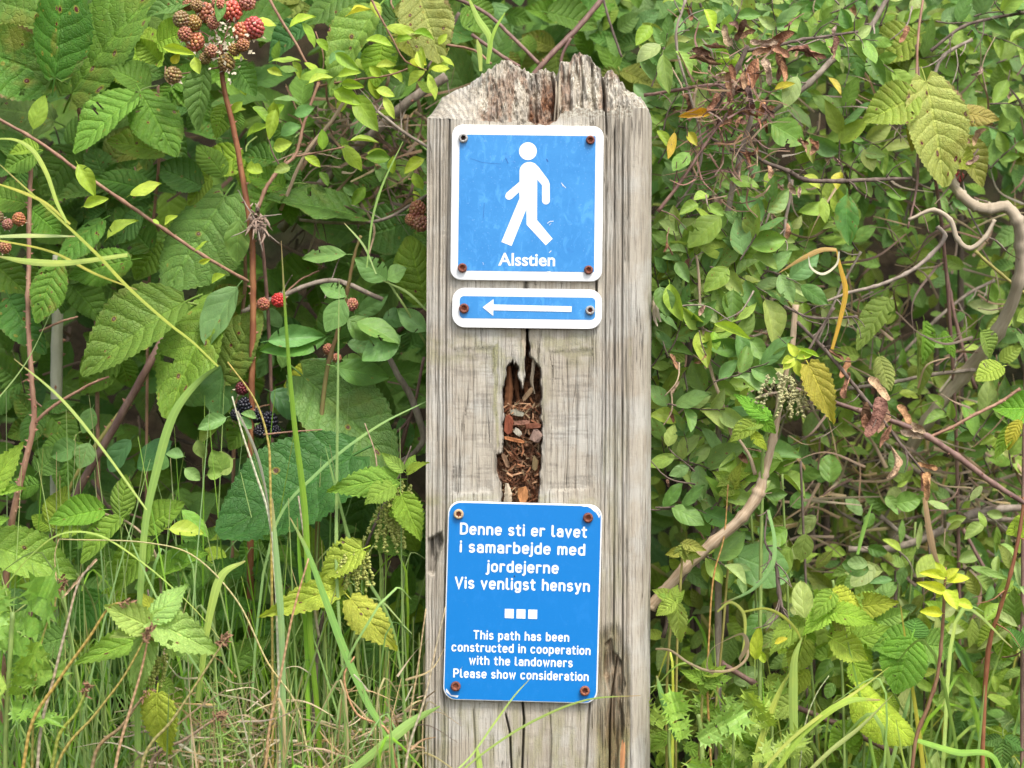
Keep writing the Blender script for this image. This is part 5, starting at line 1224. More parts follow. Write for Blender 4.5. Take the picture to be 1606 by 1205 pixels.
# ------------------------------------------------------------------ thistles: jagged spiny leaves
def thistle_leaf_mesh(seed):
    """wavy blade cut into broad spiny lobes that stand up alternately"""
    r = random.Random(seed); mb = MB(); vs = []; fs = []; uvs = []; n = 5
    for i in range(n):
        u0 = i / n + r.uniform(-.03, .03) * (i > 0); u1 = (i + 1) / n; env = .55 + .45 * math.sin(math.pi * min(1, .15 + u0 * .8))
        for s in (-1, 1):
            W = .24 * env * r.uniform(.6, 1.35); b = len(vs); up = r.uniform(-.08, .14); z0 = -.22 * u0 * u0; z1 = -.22 * u1 * u1; um = (u0 + u1) / 2; dl = u1 - u0
            P_ = [(u0, 0, z0), (u1, 0, z1), (u1 - dl * .10, W * .30, z1 + up * .3), (um + dl * .55, W * .62, z0 + up), (um + dl * .95, W * 1.0, z0 + up * 2), (um + dl * .30, W * .78, z0 + up * 1.2), (um + dl * .25, W * 1.25, z0 + up * 2.5 + .03), (um, W * .72, z0 + up * 1.3),
                  (um - dl * .35, W * 1.02, z0 + up * 2 + .05), (um - dl * .22, W * .55, z0 + up), (um - dl * .65, W * .62, z0 + up + .04), (u0 + dl * .05, W * .26, z0 + up * .3)]
            vs += [(x, s * y, z) for x, y, z in P_]; uvs += [(x, .5 + s * y) for x, y, z in P_]
            f = [(0, 1, 2, 11), (11, 2, 3, 9), (3, 4, 5), (3, 5, 7, 9), (5, 6, 7), (7, 8, 9), (9, 10, 11)]
            fs += [tuple(b + q for q in (p if s > 0 else p[::-1])) for p in f]
    b = len(vs); vs += [(.97, -.03, -.21), (.97, .03, -.21), (1.14, 0, -.26)]; uvs += [(.97, .45), (.97, .55), (1, .5)]; fs.append((b, b + 2, b + 1))
    mb.add(vs, fs, uvs); return mb.mesh('leaf', LM_PLAIN, smooth=False)
V['thistle'] = [(thistle_leaf_mesh(i), .5, None) for i in range(5)]
TH = (0.20, 0.36, 0.08); TH2 = (0.27, 0.43, 0.11)
t1 = thing('thistle', root(20, -.03), 'spiny bright thistle at the bottom left edge', 'thistle')
stem(t1, [(20, 960, -.04), (15, 1040, -.04), (10, 1120, -.035), (5, down(5, -.03), -.03)], 8, M_GRNST)
for a in [(22,1060,72,915,60),(15,1020,-20,930,60),(15,1070,90,1050,60),(10,1075,-40,1100,60),(20,1110,90,1125,46),(10,1140,-30,1190,60),(20,1090,60,1020,40)]:
    leaf(t1, 'thistle', *a, -.045 + LR.uniform(-.01, .02), TH if LR.random() < .6 else TH2, 0, roll=LR.uniform(-.5, .5))
t2 = thing('thistle', root(1130, .02), 'low spiny thistle at the foot of the post on its right', 'thistle')
stem(t2, [(1095, 1120, .03), (1100, 1160, .03), (1110, down(1110, .02), .02)], 8, M_GRNST)
for i in range(13):
    x, y = LR.uniform(1030, 1230), LR.uniform(1130, 1240); a = LR.uniform(-2.8, .3); L = LR.uniform(45, 95)
    leaf(t2, 'thistle', x, y, x + L * math.cos(a), y + L * math.sin(a), L * LR.uniform(.42, .6), LR.uniform(.0, .07), TH2 if LR.random() < .5 else TH, 0, roll=LR.uniform(-.6, .6))
for a in [(1095,1160,1170,1120,44),(1180,1190,1260,1160,46),(1070,1160,1055,1090,40)]: leaf(t2, 'thistle', *a, -.01, TH2, 0, roll=LR.uniform(-.4, .4))
for x in (1050, 1150, 1210): stem(t2, [(x, 1120, .03), (x, 1180, .03), (1110, down(1110, .02), .02)], 5, M_GRNST)
# ------------------------------------------------------------------ hedge right of the post
def spray(par, x, y, Y, ang, L, lsize, cols, blight=(0, .1), kind='small', mat=None, w=3.0, step=13, droop=.3, r=LR, wr=(.48, .62)):
    """a twig with alternate leaves"""
    pts = []; a = ang; px, py = x, y; n = 5; big = r.choice((.6, .75, .9, 1.0, 1.25)); lsize = (lsize[0] * big, lsize[1] * big); cols = r.sample(cols, 3); step = step * (.6 + .45 * big)
    for i in range(n + 1):
        pts.append((px, py, Y - .012 * i / n * r.uniform(.2, 1.5))); px += L / n * math.cos(a); py += L / n * math.sin(a); a += r.uniform(-.22, .22) + droop * .12
    stem(par, pts, w, mat or M_DARK, 'twig', taper=1.4, sides=5)
    k = max(3, int(L / step))
    for i in range(k):
        f = (i + .6 + r.uniform(-.2, .2)) / k * n; j = int(min(f, n - 1)); t = f - j; bx = pts[j][0] * (1 - t) + pts[j + 1][0] * t; by = pts[j][1] * (1 - t) + pts[j + 1][1] * t; yy = pts[j][2]
        ta = math.atan2(pts[j + 1][1] - pts[j][1], pts[j + 1][0] - pts[j][0]); la = ta + (1 if i % 2 else -1) * r.uniform(.5, 1.25); s = r.uniform(*lsize) * 1.15
        if i == k - 1: la = ta
        dz = -r.uniform(-.2, .8) * s * S
        leaf(par, kind, bx, by, bx + s * math.cos(la), by + s * math.sin(la), s * r.uniform(*wr), yy, r.choice(cols), r.uniform(*blight), dY=dz, roll=r.uniform(-.7, .7))

CURL = NT('dead_leaf'); _tc = CURL.n('ShaderNodeTexCoord').outputs['Object']; _n = CURL.noise(_tc, 3.0, 5, .7)
_oi = CURL.n('ShaderNodeObjectInfo').outputs['Color']
CURLM = CURL.done(CURL.principled(CURL.mix(CURL.sm(.35, .7, _n), _oi, CURL.mix(1.0, _oi, (.45, .40, .38), 'MULTIPLY')), .75, CURL.bump(_n, .6, .05), .2))
def curled_geo(seed):
    r = random.Random(seed); n, m = 12, 8; vs = []; fs = []; c0 = r.uniform(2.6, 4.6)
    for i in range(n + 1):
        u = i / n; w = max(.04, math.sin(math.pi * min(1, u * .95 + .03)) ** .8) * (1 + .15 * math.sin(u * 19 + seed))
        for j in range(m + 1):
            s = j / m - .5; a = s * c0 * w; R = .5 / c0 * .9 * (1 + .2 * math.sin(u * 7 + seed)); cr = .012 * math.sin(u * 31 + j * 2.3 + seed)
            vs.append((u, math.sin(a) * R * 1.1 + .10 * math.sin(u * 3 + seed), (1 - math.cos(a)) * R + .12 * math.sin(u * 4 + seed * 2) + cr))
    for i in range(n):
        for j in range(m): q = i * (m + 1) + j; fs.append((q, q + m + 1, q + m + 2, q + 1))
    mb = MB(); mb.add(vs, fs); return mb.mesh('dead_leaf', CURLM)
V['curled'] = [(curled_geo(i), .5, None) for i in range(8)]
DL = (0.64, 0.36, 0.20); DL2 = (0.72, 0.50, 0.34); DL3 = (0.36, 0.19, 0.12)
def dead(e, x, y, a, L, Y, c=None, wr=.62):
    a = math.radians(a); return leaf(e, 'curled', x, y, x + L * math.cos(a), y + L * math.sin(a), L * wr, Y, c or LR.choice((DL, DL2, DL3)), 0, name='dead_leaf', roll=LR.uniform(-1.2, 1.2))
HG = (0.195, 0.335, 0.090); HB = (0.165, 0.305, 0.120); HD = (0.105, 0.220, 0.065); HL = (0.290, 0.430, 0.100); HP = (0.310, 0.420, 0.180)
HC = [HG, HG, HB, HB, HD, HL, HP]
zones = [
 ('hedge_shrub', (1030, 0, 1180, 190), 16, (.08, .20), (26, 42), 'dense small leaved shrub right above the right shoulder of the post'),
 ('hedge_shrub', (1030, 190, 1180, 400), 15, (.08, .20), (26, 42), 'small leaved shrub hugging the upper right side of the post beside the walker sign'),
 ('hedge_shrub', (1030, 385, 1240, 590), 26, (.03, .18), (28, 44), 'dense glossy leaved shrub right of the post, level with the arrow sign and the hollow'),
 ('hedge_shrub', (1030, 580, 1170, 860), 24, (.05, .20), (28, 48), 'shrub with larger blue green leaves right of the post, behind the cut tan stem'),
 ('hedge_shrub', (1180, 0, 1400, 160), 19, (.10, .28), (28, 50), 'shrub along the top edge above the curled dead leaves'),
 ('hedge_shrub', (1180, 190, 1370, 480), 18, (.13, .28), (28, 44), 'shrub behind the dark twigs left of the yellowing bramble leaf'),
 ('hedge_shrub', (1390, 0, 1620, 170), 22, (.14, .34), (28, 50), 'shrub in the top right corner with a red berry'),
 ('hedge_shrub', (1380, 150, 1620, 300), 6, (.18, .40), (28, 44), 'sparse shrub right of the yellowing bramble leaf, above the thick pale vine'),
 ('hedge_shrub', (1220, 480, 1420, 760), 12, (.16, .38), (26, 40), 'blurred small leaved shrub behind the yellow nettle leaf'),
 ('hedge_shrub', (1540, 500, 1640, 760), 9, (.14, .34), (30, 46), 'blurred shrub at the right edge below the thick pale vine'),
]
hedges = []
for nm, (x0, y0, x1, y1), n, (Ya, Yb), ls, lab in zones:
    mx = (x0 + x1) / 2; e = thing(nm, root(mx, Yb + .04), lab, 'shrub', 'shrubs of the hedge right of the post'); hedges.append(e)
    trunk = [(mx + LR.uniform(-20, 20), y0, Yb), (mx + LR.uniform(-25, 25), (y0 + y1) / 2, Yb + .02), (mx + LR.uniform(-20, 20), y1, Yb + .03), (mx, down(mx, Yb + .04), Yb + .04)]
    stem(e, trunk, [4, 7, 9, 11], M_DARK, 'trunk')
    n = int(n * 1.35)
    for i in range(n):
        x = LR.uniform(x0, x1); y = LR.uniform(y0, y1); Y = Ya + (Yb - Ya) * LR.random() ** 1.1
        L = LR.uniform(60, 120)
        if i % 3 == 0:      # bare dead twigs with a withered leaf or two
            bx, by, ba = LR.uniform(x0, x1), LR.uniform(y0, y1), LR.uniform(0, 6.28); bl = LR.uniform(40, 110); stem(e, [(bx, by, Y - .01), (bx + bl * .5 * math.cos(ba), by + bl * .5 * math.sin(ba), Y - .02), (bx + bl * math.cos(ba + .3), by + bl * math.sin(ba + .3), Y - .02)], 3.2, LR.choice((M_GREY, M_DARK, M_TAN, M_PINK)), 'bare_twig', taper=1.5, sides=5)
            dead(e, bx + bl * .5 * math.cos(ba), by + bl * .5 * math.sin(ba), LR.uniform(30, 150), LR.uniform(14, 28), Y - .02)
        spray(e, x - L * .3, y + L * .1, Y, LR.uniform(-2.6, .7), L, ls, HC, (0, .18) if LR.random() < .8 else (.3, .8), kind='toothed' if LR.random() < .3 else 'small')
# hand placed leaves that stand out
h3 = hedges[2]; h2 = hedges[1]; h1 = hedges[0]; h6 = hedges[5]
for e, a, kind, c, bl in [(h3,(1050,445,1062,502,28),'small',BRI,0),(h3,(1095,475,1128,502,22),'small',HP,0),(h3,(1120,508,1176,530,16),'small',LIM,0),(h3,(1150,455,1146,505,32),'small',HD,.1),(h3,(1120,520,1118,553,20),'small',BRI,0),(h3,(1142,420,1108,455,34),'toothed',HG,.3),(h3,(1175,530,1200,565,28),'small',HB,0),
    (h3,(1160,520,1163,575,26),'small',HB,0),(h3,(1200,470,1222,540,40),'small',HP,0),(h3,(1060,412,1082,440,22),'small',HB,0),(h3,(1035,450,1045,492,34),'small',HD,0),(h3,(1180,400,1220,420,26),'small',HG,0),(h3,(1235,430,1268,465,26),'small',HP,0),
    (h1,(1105,15,1122,48,20),'small',LIM,0),(h1,(1040,85,1045,145,24),'small',HG,0),(h1,(1060,80,1085,115,22),'small',HL,0),(h1,(1035,70,1000,95,30),'small',HP,0),(h1,(1020,40,1000,70,24),'small',BRI,0),
    (h2,(1115,178,1066,180,16),'small',(0.62,0.32,0.03),.1),(h2,(1058,208,1052,248,15),'small',(0.60,0.38,0.04),.1),(h2,(1080,208,1093,228,15),'small',(0.60,0.50,0.05),0),(h2,(1031,205,1050,232,18),'small',BRI,0),(h2,(1080,240,1056,262,30),'small',HG,0),(h2,(1095,320,1065,332,20),'small',HG,0),(h2,(1110,322,1135,338,20),'small',HG,0),(h2,(1110,305,1090,312,20),'small',HL,0),
    (h2,(1145,280,1190,290,26),'toothed',HG,.1),(h2,(1130,340,1080,385,46),'toothed',HG,0),(h6,(1210,195,1262,222,50),'toothed',(0.20,0.36,0.08),.25),(h6,(1205,270,1207,306,20),'small',(0.30,0.42,0.06),.1),(h6,(1328,305,1325,382,40),'toothed',(0.12,0.28,0.07),.75),(h6,(1355,240,1388,245,20),'small',HP,0),(h6,(1355,235,1372,266,26),'small',HP,0),
    (h6,(1290,310,1298,348,18),'small',HL,0),(h6,(1250,120,1235,165,30),'small',HP,0),(h6,(1270,215,1272,255,18),'small',OLV,.6),(h6,(1300,122,1322,145,14),'small',(0.55,0.42,0.05),.1),(h6,(1215,140,1245,128,14),'small',(0.6,0.5,0.05),.1),(h6,(1318,270,1312,296,20),'small',(0.5,0.48,0.05),.1),(h6,(1262,275,1288,292,20),'small',LIM,0)]:
    leaf(e, kind, *a, .03 + LR.uniform(-.015, .02) if e is not h6 else .09, c, bl, dY=-.008)

# 12 branches and dead twigs
def branch(pts, w, mat, lab, name='branch', cat='branch', twigs=0, thorns=0, taper=None, tw=2.4, rough=.08):
    lo = max(pts, key=lambda p: p[1]); e = thing(name, root(lo[0], lo[2]) if lo[1] > 900 else P(*lo), lab, cat)
    stem(e, pts, w, mat, 'stick', thorns=thorns, taper=taper, rough=rough, nodes=7)
    for j in range(twigs):
        i = LR.randrange(len(pts) - 1); a, b = pts[i], pts[i + 1]; t = LR.random(); p = [a[k] + (b[k] - a[k]) * t for k in range(3)]; an = math.atan2(b[1] - a[1], b[0] - a[0]) + LR.choice((-1, 1)) * LR.uniform(.4, 1.4); L = LR.uniform(18, 60)
        stem(e, [p, (p[0] + L * .5 * math.cos(an), p[1] + L * .5 * math.sin(an), p[2] - .006), (p[0] + L * math.cos(an + .2), p[1] + L * math.sin(an + .2), p[2] - .01)], tw, mat, 'side_twig', taper=1.2, sides=5)
    return e
e = branch([(1032,332,.03),(1070,282,.03),(1105,228,.035),(1140,180,.04),(1150,165,.045)], 6, M_PURP, 'reddish brown twig rising right from the post edge', twigs=7, taper=4, thorns=.02)
e = branch([(1117,178,.05),(1140,135,.05),(1158,105,.05),(1172,72,.05)], 9, M_DARK, 'dark leaning stub of branch topped by curled dead leaves', twigs=5, taper=8)
for a in [(1150,70,-120,34),(1155,66,-70,40),(1160,60,-30,28),(1140,80,-160,40),(1115,84,190,30),(1130,95,175,46),(1095,78,30,34),(1190,95,110,46),(1198,92,80,42),(1170,110,100,34),(1150,100,95,30),(1165,125,120,30),(1145,140,100,24),(1160,50,-140,22),(1112,95,80,22),(1160,40,10,22)]: dead(e, *a, .02)
e = branch([(1168,80,.05),(1215,72,.055),(1260,62,.06),(1312,55,.065),(1345,50,.07)], 6, M_DARK, 'dark twig lined with curled orange brown dead leaves, upper right', twigs=6, taper=4)
for a in [(1178,70,-10,40),(1200,68,-12,48),(1180,82,5,34),(1230,80,12,56),(1262,82,18,34),(1226,82,95,46),(1300,72,75,22),(1308,58,90,26),(1308,60,-85,20),(1210,78,15,30),(1222,88,88,40),(1190,76,0,30)]: dead(e, *a, .02)
e = branch([(1010,150,.06),(1060,142,.055),(1110,134,.05),(1175,136,.05)], 5, M_PURP, 'thin reddish twig running level from the top right corner of the post', twigs=4)
e = branch([(1172,135,.06),(1180,170,.06),(1165,230,.065),(1150,290,.07),(1138,360,.075),(1130,500,.09),(1125,down(1125,.12),.12)], [7,8,8,9,9,10,12], M_GREY, 'grey upright stem in the hedge right of the walker sign', twigs=8)
for i in range(34): dead(e, LR.uniform(1120, 1200), LR.uniform(110, 200), LR.uniform(0, 360), LR.uniform(14, 32), LR.uniform(.01, .05), LR.choice((DL3, DL2, DL, (0.26,0.15,0.11))))
thatchy = [(1135,100,1210,200),(1120,190,1200,330)]
e = branch([(1145,235,.05),(1175,240,.05),(1200,255,.05),(1235,268,.055),(1262,282,.06),(1320,284,.065),(1372,282,.07),(1430,280,.08)], [5,6,6,7,7,7,6,5], M_DARK, 'knobbly dark branch running level under the yellowing bramble leaf', twigs=12)
for a in [(1262,240,-100,26),(1270,245,-60,28),(1280,238,-110,24),(1268,228,-150,20),(1320,258,-140,18),(1205,258,80,24),(1235,300,-160,22),(1190,230,150,22),(1158,236,60,34),(1240,285,75,22),(1255,292,95,20),(1235,350,90,26)]: dead(e, *a, .05)
branch([(1236,270,.06),(1240,300,.06),(1232,345,.06),(1230,380,.06)], 5, M_GREY, 'short grey twig hanging below the knobbly dark branch', twigs=2)
branch([(1040,355,.08),(1100,250,.07),(1060,60,.07),(1075,0,.07)], [3,4,4,4], M_GREY, 'thin grey stem arching beside the right shoulder of the post', twigs=6)
branch([(1395,-10,.14),(1360,50,.14),(1310,90,.14),(1270,130,.13),(1180,200,.13)], [7,9,10,9,6], M_GREY, 'thick grey brown branch slanting behind the dead leaves, upper right', twigs=9, tw=3.5)
branch([(1606,20,.14),(1560,28,.14),(1510,42,.14),(1460,80,.14)], 5, M_DARK, 'dark twig near the top right corner', twigs=6)
branch([(1525,62,.14),(1480,88,.14),(1462,130,.14),(1450,200,.13)], [5,6,5,3], M_GREY, 'forked grey twig holding the yellowing bramble leaves', twigs=9)
branch([(1437,70,.10),(1442,145,.10),(1440,200,.09),(1438,290,.085),(1424,358,.08)], [3,4,4,4,3], M_PURP, 'thin purplish twig hanging down across the yellowing bramble leaf', twigs=2)
branch([(1500,230,.14),(1520,330,.12),(1540,370,.12)], 3, M_GREY, 'thin pale twig hanging over the thick vine', twigs=3)
v1 = branch([(1490,255,0.130),(1497,292,0.120),(1508,306,0.110),(1530,324,0.110),(1552,328,0.110),(1578,325,0.110),(1595,345,0.110),(1601,385,0.120),(1598,440,0.130),(1565,520,0.160),(1510,590,0.190),(1455,660,0.210),(1415,740,0.240),(1380,down(1380,.36),.36)], [10,14,16,17,18,18,19,20,20,21,21,20,20,20], M_VINE, 'thick pale vine with an S bend at the right edge', name='vine', cat='vine', rough=.04)
branch([(1425,345,0.060),(1465,330,0.060),(1490,345,0.060),(1502,375,0.060),(1520,390,0.060),(1545,372,0.060),(1560,345,0.060)], [5,7,8,8,8,7,6], M_VINE, 'looping tan tendril left of the thick vine', name='vine', cat='vine', rough=.04)
branch([(1470,355,0.070),(1482,370,0.070),(1460,400,0.070),(1420,430,0.060),(1370,450,0.060),(1330,460,0.060),(1290,475,0.060)], [6,7,7,6,6,5,4], M_GREY, 'long grey tendril curving down left from the loop of the vine', name='vine', cat='vine', rough=.04)
branch([(1606,460,.15),(1570,430,.15),(1530,395,.15)], 5, M_OLIVE, 'ochre twig crossing the thick vine at the right edge')
for k, (q, w, m, lab) in enumerate([
    ([(1585,470,.18),(1560,520,.18),(1535,590,.18)], 6, M_PURP, 'short purplish twig crossing the lower part of the thick vine'),
    ([(1480,405,.22),(1490,460,.22),(1505,530,.22),(1530,610,.22)], 6, M_PURP, 'purple twig rising left of the thick vine'),
    ([(1560,440,.24),(1520,460,.24),(1470,500,.24),(1400,570,.24)], 5, M_GREY, 'blurred grey twig slanting behind the purple twig'),
    ([(1330,610,.18),(1400,600,.18),(1460,588,.18),(1530,580,.18)], 6, M_GREY, 'level grey twig below the vine loop'),
    ([(1350,395,.12),(1320,450,.12),(1280,540,.13)], 4, M_GREY, 'thin grey twig left of the orange blade'),
    ([(1230,480,.02),(1270,498,.02),(1345,497,.02)], 4, M_DARK, 'thin dark twig with a pale cut tip right of the hollow'),
    ([(1308,482,.02),(1285,520,.02),(1262,560,.02)], 4.5, M_DARK, 'short dark stub crossing the thin dark twig')]): branch(q, w, m, lab, twigs=3)
c1 = branch([(1248,478,.03),(1240,560,.03),(1225,620,.03),(1212,690,.03),(1198,745,.03),(1190,772,.03),(1165,810,.03),(1120,850,.035),(1075,890,.04),(1040,930,.045),(1019,953,.048)], [9,10,11,12,14,19,17,17,17,18,18], M_TAN, 'cut tan stem bent at a thick joint, leaning against the right side of the post', name='dead_stem', cat='dead stem', rough=.05)
stem(c1, [(1185,745,.035),(1175,715,.035),(1160,690,.04)], 7, M_TAN, 'side_branch', taper=4); stem(c1, [(1150,690,.05),(1135,640,.05),(1115,580,.05),(1100,500,.05),(1095,420,.05),(1092,400,.05)], 6, M_TAN, 'side_branch', taper=4)
branch([(1175,590,.07),(1230,605,.07),(1290,625,.07),(1350,645,.07),(1420,668,.065),(1455,685,.06),(1500,715,.06),(1560,760,.06),(1625,800,.06)], [6,7,7,8,9,10,10,9,8], M_PURP, 'long purple bramble cane slanting down to the right edge', name='bare_cane', cat='cane', thorns=.03)
branch([(1452,688,.06),(1490,672,.06),(1530,650,.06),(1570,630,.07),(1600,610,.07)], 5, M_PINK, 'thorny side shoot rising from the long purple cane', name='bare_cane', cat='cane', thorns=.012)
e = branch([(1250,505,.03),(1290,545,.03),(1320,580,.03),(1350,618,.03),(1385,660,.03),(1415,700,.03),(1450,742,.03)], [5,6,6,6,5,5,3], M_DARK, 'dark twig hung with dead curled leaves crossing the long purple cane', twigs=7)
for a in [(1300,548,40,30),(1325,585,80,40),(1358,600,30,46),(1405,640,40,34),(1412,675,20,40),(1375,625,100,60),(1385,640,95,40),(1360,630,90,46),(1400,700,100,50),(1395,665,110,40),(1440,730,5,30),(1445,740,80,30),(1455,740,95,44),(1325,560,95,34),(1430,660,45,30),(1360,650,85,30)]: dead(e, *a, .03)
branch([(1200,740,.05),(1150,790,.05),(1110,850,.05),(1060,930,.05),(1040,1000,.06)], 6, M_DARK, 'dark twig running parallel behind the cut tan stem')
branch([(1370,680,.3),(1440,740,.3),(1520,790,.3),(1606,850,.3)], 8, M_GREY, 'blurred grey stick low in the hedge below the long purple cane', twigs=4)
branch([(1330,862,.2),(1400,860,.2),(1460,840,.2),(1530,805,.2),(1620,795,.2)], [10,12,13,13,12], M_GREY, 'thick grey dead branch lying at the right, above the yellow sprout', twigs=6, tw=4)
branch([(1380,810,.22),(1440,850,.22),(1500,820,.22),(1606,815,.22)], 8, M_GREY, 'dull brown stick tangled with the thick grey dead branch', twigs=6)
branch([(1510,830,.16),(1560,920,.15),(1600,990,.14),(1640,down(1640,.14),.14)], 6, M_PURP, 'purplish cane going down to the right of the yellow sprout', twigs=3)
branch([(1606,780,.06),(1600,830,.06),(1585,900,.06),(1570,950,.07),(1550,1020,.08),(1540,down(1540,.1),.1)], [5,6,6,6,7,7], M_RED, 'red brown shoot near the right edge', twigs=4)
branch([(1130,1040,.09),(1180,1070,.09),(1230,1100,.09),(1310,1135,.09),(1400,1180,.09)], 9, M_PURP, 'purple cane lying low behind the thistle')
for i, (x, y, a, L) in enumerate([(1200,840,88,50),(1210,880,85,60)]): pass
e = branch([(1204,800,.03),(1200,850,.03),(1215,880,.03),(1222,930,.03),(1228,965,.03)], [3,3,5,7,5], M_DARK, 'withered dark seed spike hanging below the cut tan stem', twigs=14, tw=3)

# yellowing bramble, yellow nettle leaf and other single features
b12 = thing('bramble', root(1460, .2), 'bramble with three large yellowing mottled leaves at the upper right', 'bramble')
YG = (0.36, 0.42, 0.085); stem(b12, [(1437,145,.09),(1440,60,.10),(1450,-20,.12)], 4, M_PINK); stem(b12, [(1437,145,.09),(1470,300,.15),(1500,700,.2),(1500,down(1500,.22),.22)], 6, M_PURP, thorns=.04)
leaf(b12, 'bramble', 1438, 150, 1362, 188, 74, .07, (0.33,0.43,0.09), .5, dY=-.01); leaf(b12, 'broad', 1452, 128, 1490, 287, 102, .075, (0.38,0.40,0.13), 1.0, dY=-.012); leaf(b12, 'bramble', 1498, 175, 1565, 185, 40, .10, (0.50,0.38,0.09), .8)
leaf(b12, 'bramble', 1500, 215, 1545, 290, 56, .13, (0.40,0.40,0.10), .9); leaf(b12, 'bramble', 1440, 55, 1370, 95, 90, .17, (0.24,0.34,0.075), .4); leaf(b12, 'bramble', 1380, 60, 1470, 100, 90, .19, OLV, .4); leaf(b12, 'bramble', 1450, 180, 1425, 235, 34, .09, (0.45,0.42,0.08), .6); leaf(b12, 'bramble', 1480, 240, 1530, 260, 50, .11, YG, .6)
for x, y in ((1507, 78), (1503, 278)): berry(b12, x, y, 8, .22, (0.42, 0.03, 0.035))
for i in range(8): dead(b12, LR.uniform(1500, 1560), LR.uniform(165, 250), LR.uniform(0, 360), LR.uniform(18, 34), .1, DL2)
n5 = thing('nettle', root(1235, .03), 'nettle with a hanging golden yellow leaf and bright lime tips right of the hollow', 'nettle')
stem(n5, [(1245,545,.005),(1238,590,.008),(1222,640,.012),(1200,690,.02),(1195,780,.03),(1190,down(1190,.04),.04)], [3,4,5,5,6,6], M_GRNST)
leaf(n5, 'nettle', 1268, 572, 1314, 662, 52, -.005, (0.60,0.47,0.075), .25, dY=-.006, vi=1, face=Vector((-.1, -1, .35)))
for a in [(1248,560,1240,538,16,LIM),(1250,562,1278,552,16,(0.40,0.55,0.09)),(1245,560,1228,578,18,LIM),(1250,565,1255,592,16,LIM),(1243,562,1226,568,14,LIM),(1252,560,1262,548,10,YEL),(1205,655,1153,615,34,(0.20,0.42,0.06)),(1192,652,1218,682,30,(0.20,0.42,0.06)),(1180,665,1145,690,34,(0.24,0.38,0.08)),(1180,680,1206,706,24,(0.38,0.48,0.07)),(1195,665,1165,668,24,NG),(1285,560,1250,545,8,LIM)]:
    leaf(n5, 'nettle' if a[4] > 20 else 'small', *a[:5], 0, a[5], 0)
tassels(n5, 1226, 590, .0, 9, 46, 22, simple_mat('dry_tassel', (0.42, 0.40, 0.20), .9, .5, 400, .6, .001)); tassels(n5, 1245, 610, .0, 6, 40, 14, simple_mat('dry_tassel_b', (0.40, 0.37, 0.17), .9, .5, 400, .6, .001))
s5 = thing('yellow_sprout', root(1430, .06), 'red brown sprout crowned with bright yellow leaves at the lower right', 'seedling')
stem(s5, [(1483,890,.02),(1481,930,.02),(1477,1000,.025),(1470,1060,.03),(1455,1110,.035),(1435,1165,.04),(1420,down(1420,.06),.06)], [3.5,4.5,5.5,5.5,6,6,7], bark_mat('sprout_stem', (0.20,0.09,0.05), (0.30,0.17,0.09)), nodes=8)
YL = (0.46, 0.58, 0.07)
for a in [(1483,908,1443,895,16),(1484,905,1468,884,14),(1485,912,1520,903,20),(1486,908,1502,890,16),(1482,930,1442,912,18),(1480,925,1500,955,24),(1498,945,1527,952,18),(1478,962,1444,960,18),(1492,940,1500,925,14),(1482,920,1470,940,12)]: leaf(s5, 'small', *a, .012, YL, 0, roll=LR.uniform(-.4, .4), exact=False)
b13 = thing('bramble', root(1420, .08), 'pale green bramble with broad leaves around the yellow sprout, bottom right', 'bramble')
for a in [(1345,1085,1440,1160,84,.04,(0.33,0.50,0.065),0,'broad'),(1430,1000,1400,1085,80,.06,(0.17,0.37,0.06),0,'bramble'),(1435,1010,1372,1010,60,.07,(0.19,0.37,0.08),0,'bramble'),(1430,1000,1435,970,50,.08,(0.14,0.30,0.07),0,'bramble'),(1440,1010,1500,1020,60,.08,(0.17,0.34,0.08),0,'bramble'),(1345,1140,1300,1170,50,.07,(0.20,0.38,0.07),0,'bramble'),
          (1330,1150,1345,1185,40,.06,(0.22,0.42,0.06),0,'bramble'),(1370,940,1345,985,40,.09,HG,0,'bramble'),(1380,1010,1340,980,60,.09,NG,0,'nettle')]: leaf(b13, a[8], *a[:8])
stem(b13, [(1437,1005,.08),(1430,1100,.08),(1420,down(1420,.08),.08)], 5, M_GRNST)
scatter(b13, 'bramble', (1320, 930, 1606, 1205), 46, (35, 70), (.55, .75), (.08, .26), [HG, HB, BRI, (0.12,0.26,0.07), NG], (0, .2))
n6 = thing('nettle', root(1310, .1), 'nettle clump with toothed pale leaves left of the yellow sprout', 'nettle')
for x, y, Y in ((1306, 960, .05), (1340, 990, .09), (1262, 1000, .08)):
    stem(n6, [(x, y - 50, Y), (x + 6, y, Y), (x + 16, y + 120, Y), (1320, down(1320, Y), Y)], 4.5, M_GRNST)
    for k in range(7):
        a = LR.uniform(-.3, 3.4); L = LR.uniform(46, 84); yy = y + LR.uniform(-40, 50); leaf(n6, 'nettle', x, yy, x + L * math.cos(a), yy + L * .8 * math.sin(a), L * .66, Y - .012 + LR.uniform(-.01, .01), jit(NG if LR.random() < .6 else HL, .2), LR.uniform(0, .2))
leaf(n6, 'nettle', 1310, 950, 1318, 1000, 24, .05, (0.45, 0.50, 0.14), .2)
n7 = thing('nettle', root(1090, .05), 'small yellowish nettle tops close to the right foot of the post', 'nettle')
for x, y, Y, c in ((1055, 945, .02, (0.33,0.48,0.10)), (1072, 860, .03, (0.38,0.46,0.13)), (1150, 755, .05, (0.33,0.45,0.10)), (1105, 1060, .03, (0.28,0.44,0.08))):
    stem(n7, [(x, y - 10, Y), (x - 5, y + 60, Y), (x - 10, y + 160, Y + .02), (1060, down(1060, .06), .06)], 4, M_OLIVE)
    for k in range(9):
        a = LR.uniform(0, 6.28); L = LR.uniform(20, 46); leaf(n7, 'nettle', x, y + LR.uniform(-10, 15), x + L * math.cos(a), y + L * math.sin(a) * .8, L * .6, Y - .01, c, .1)
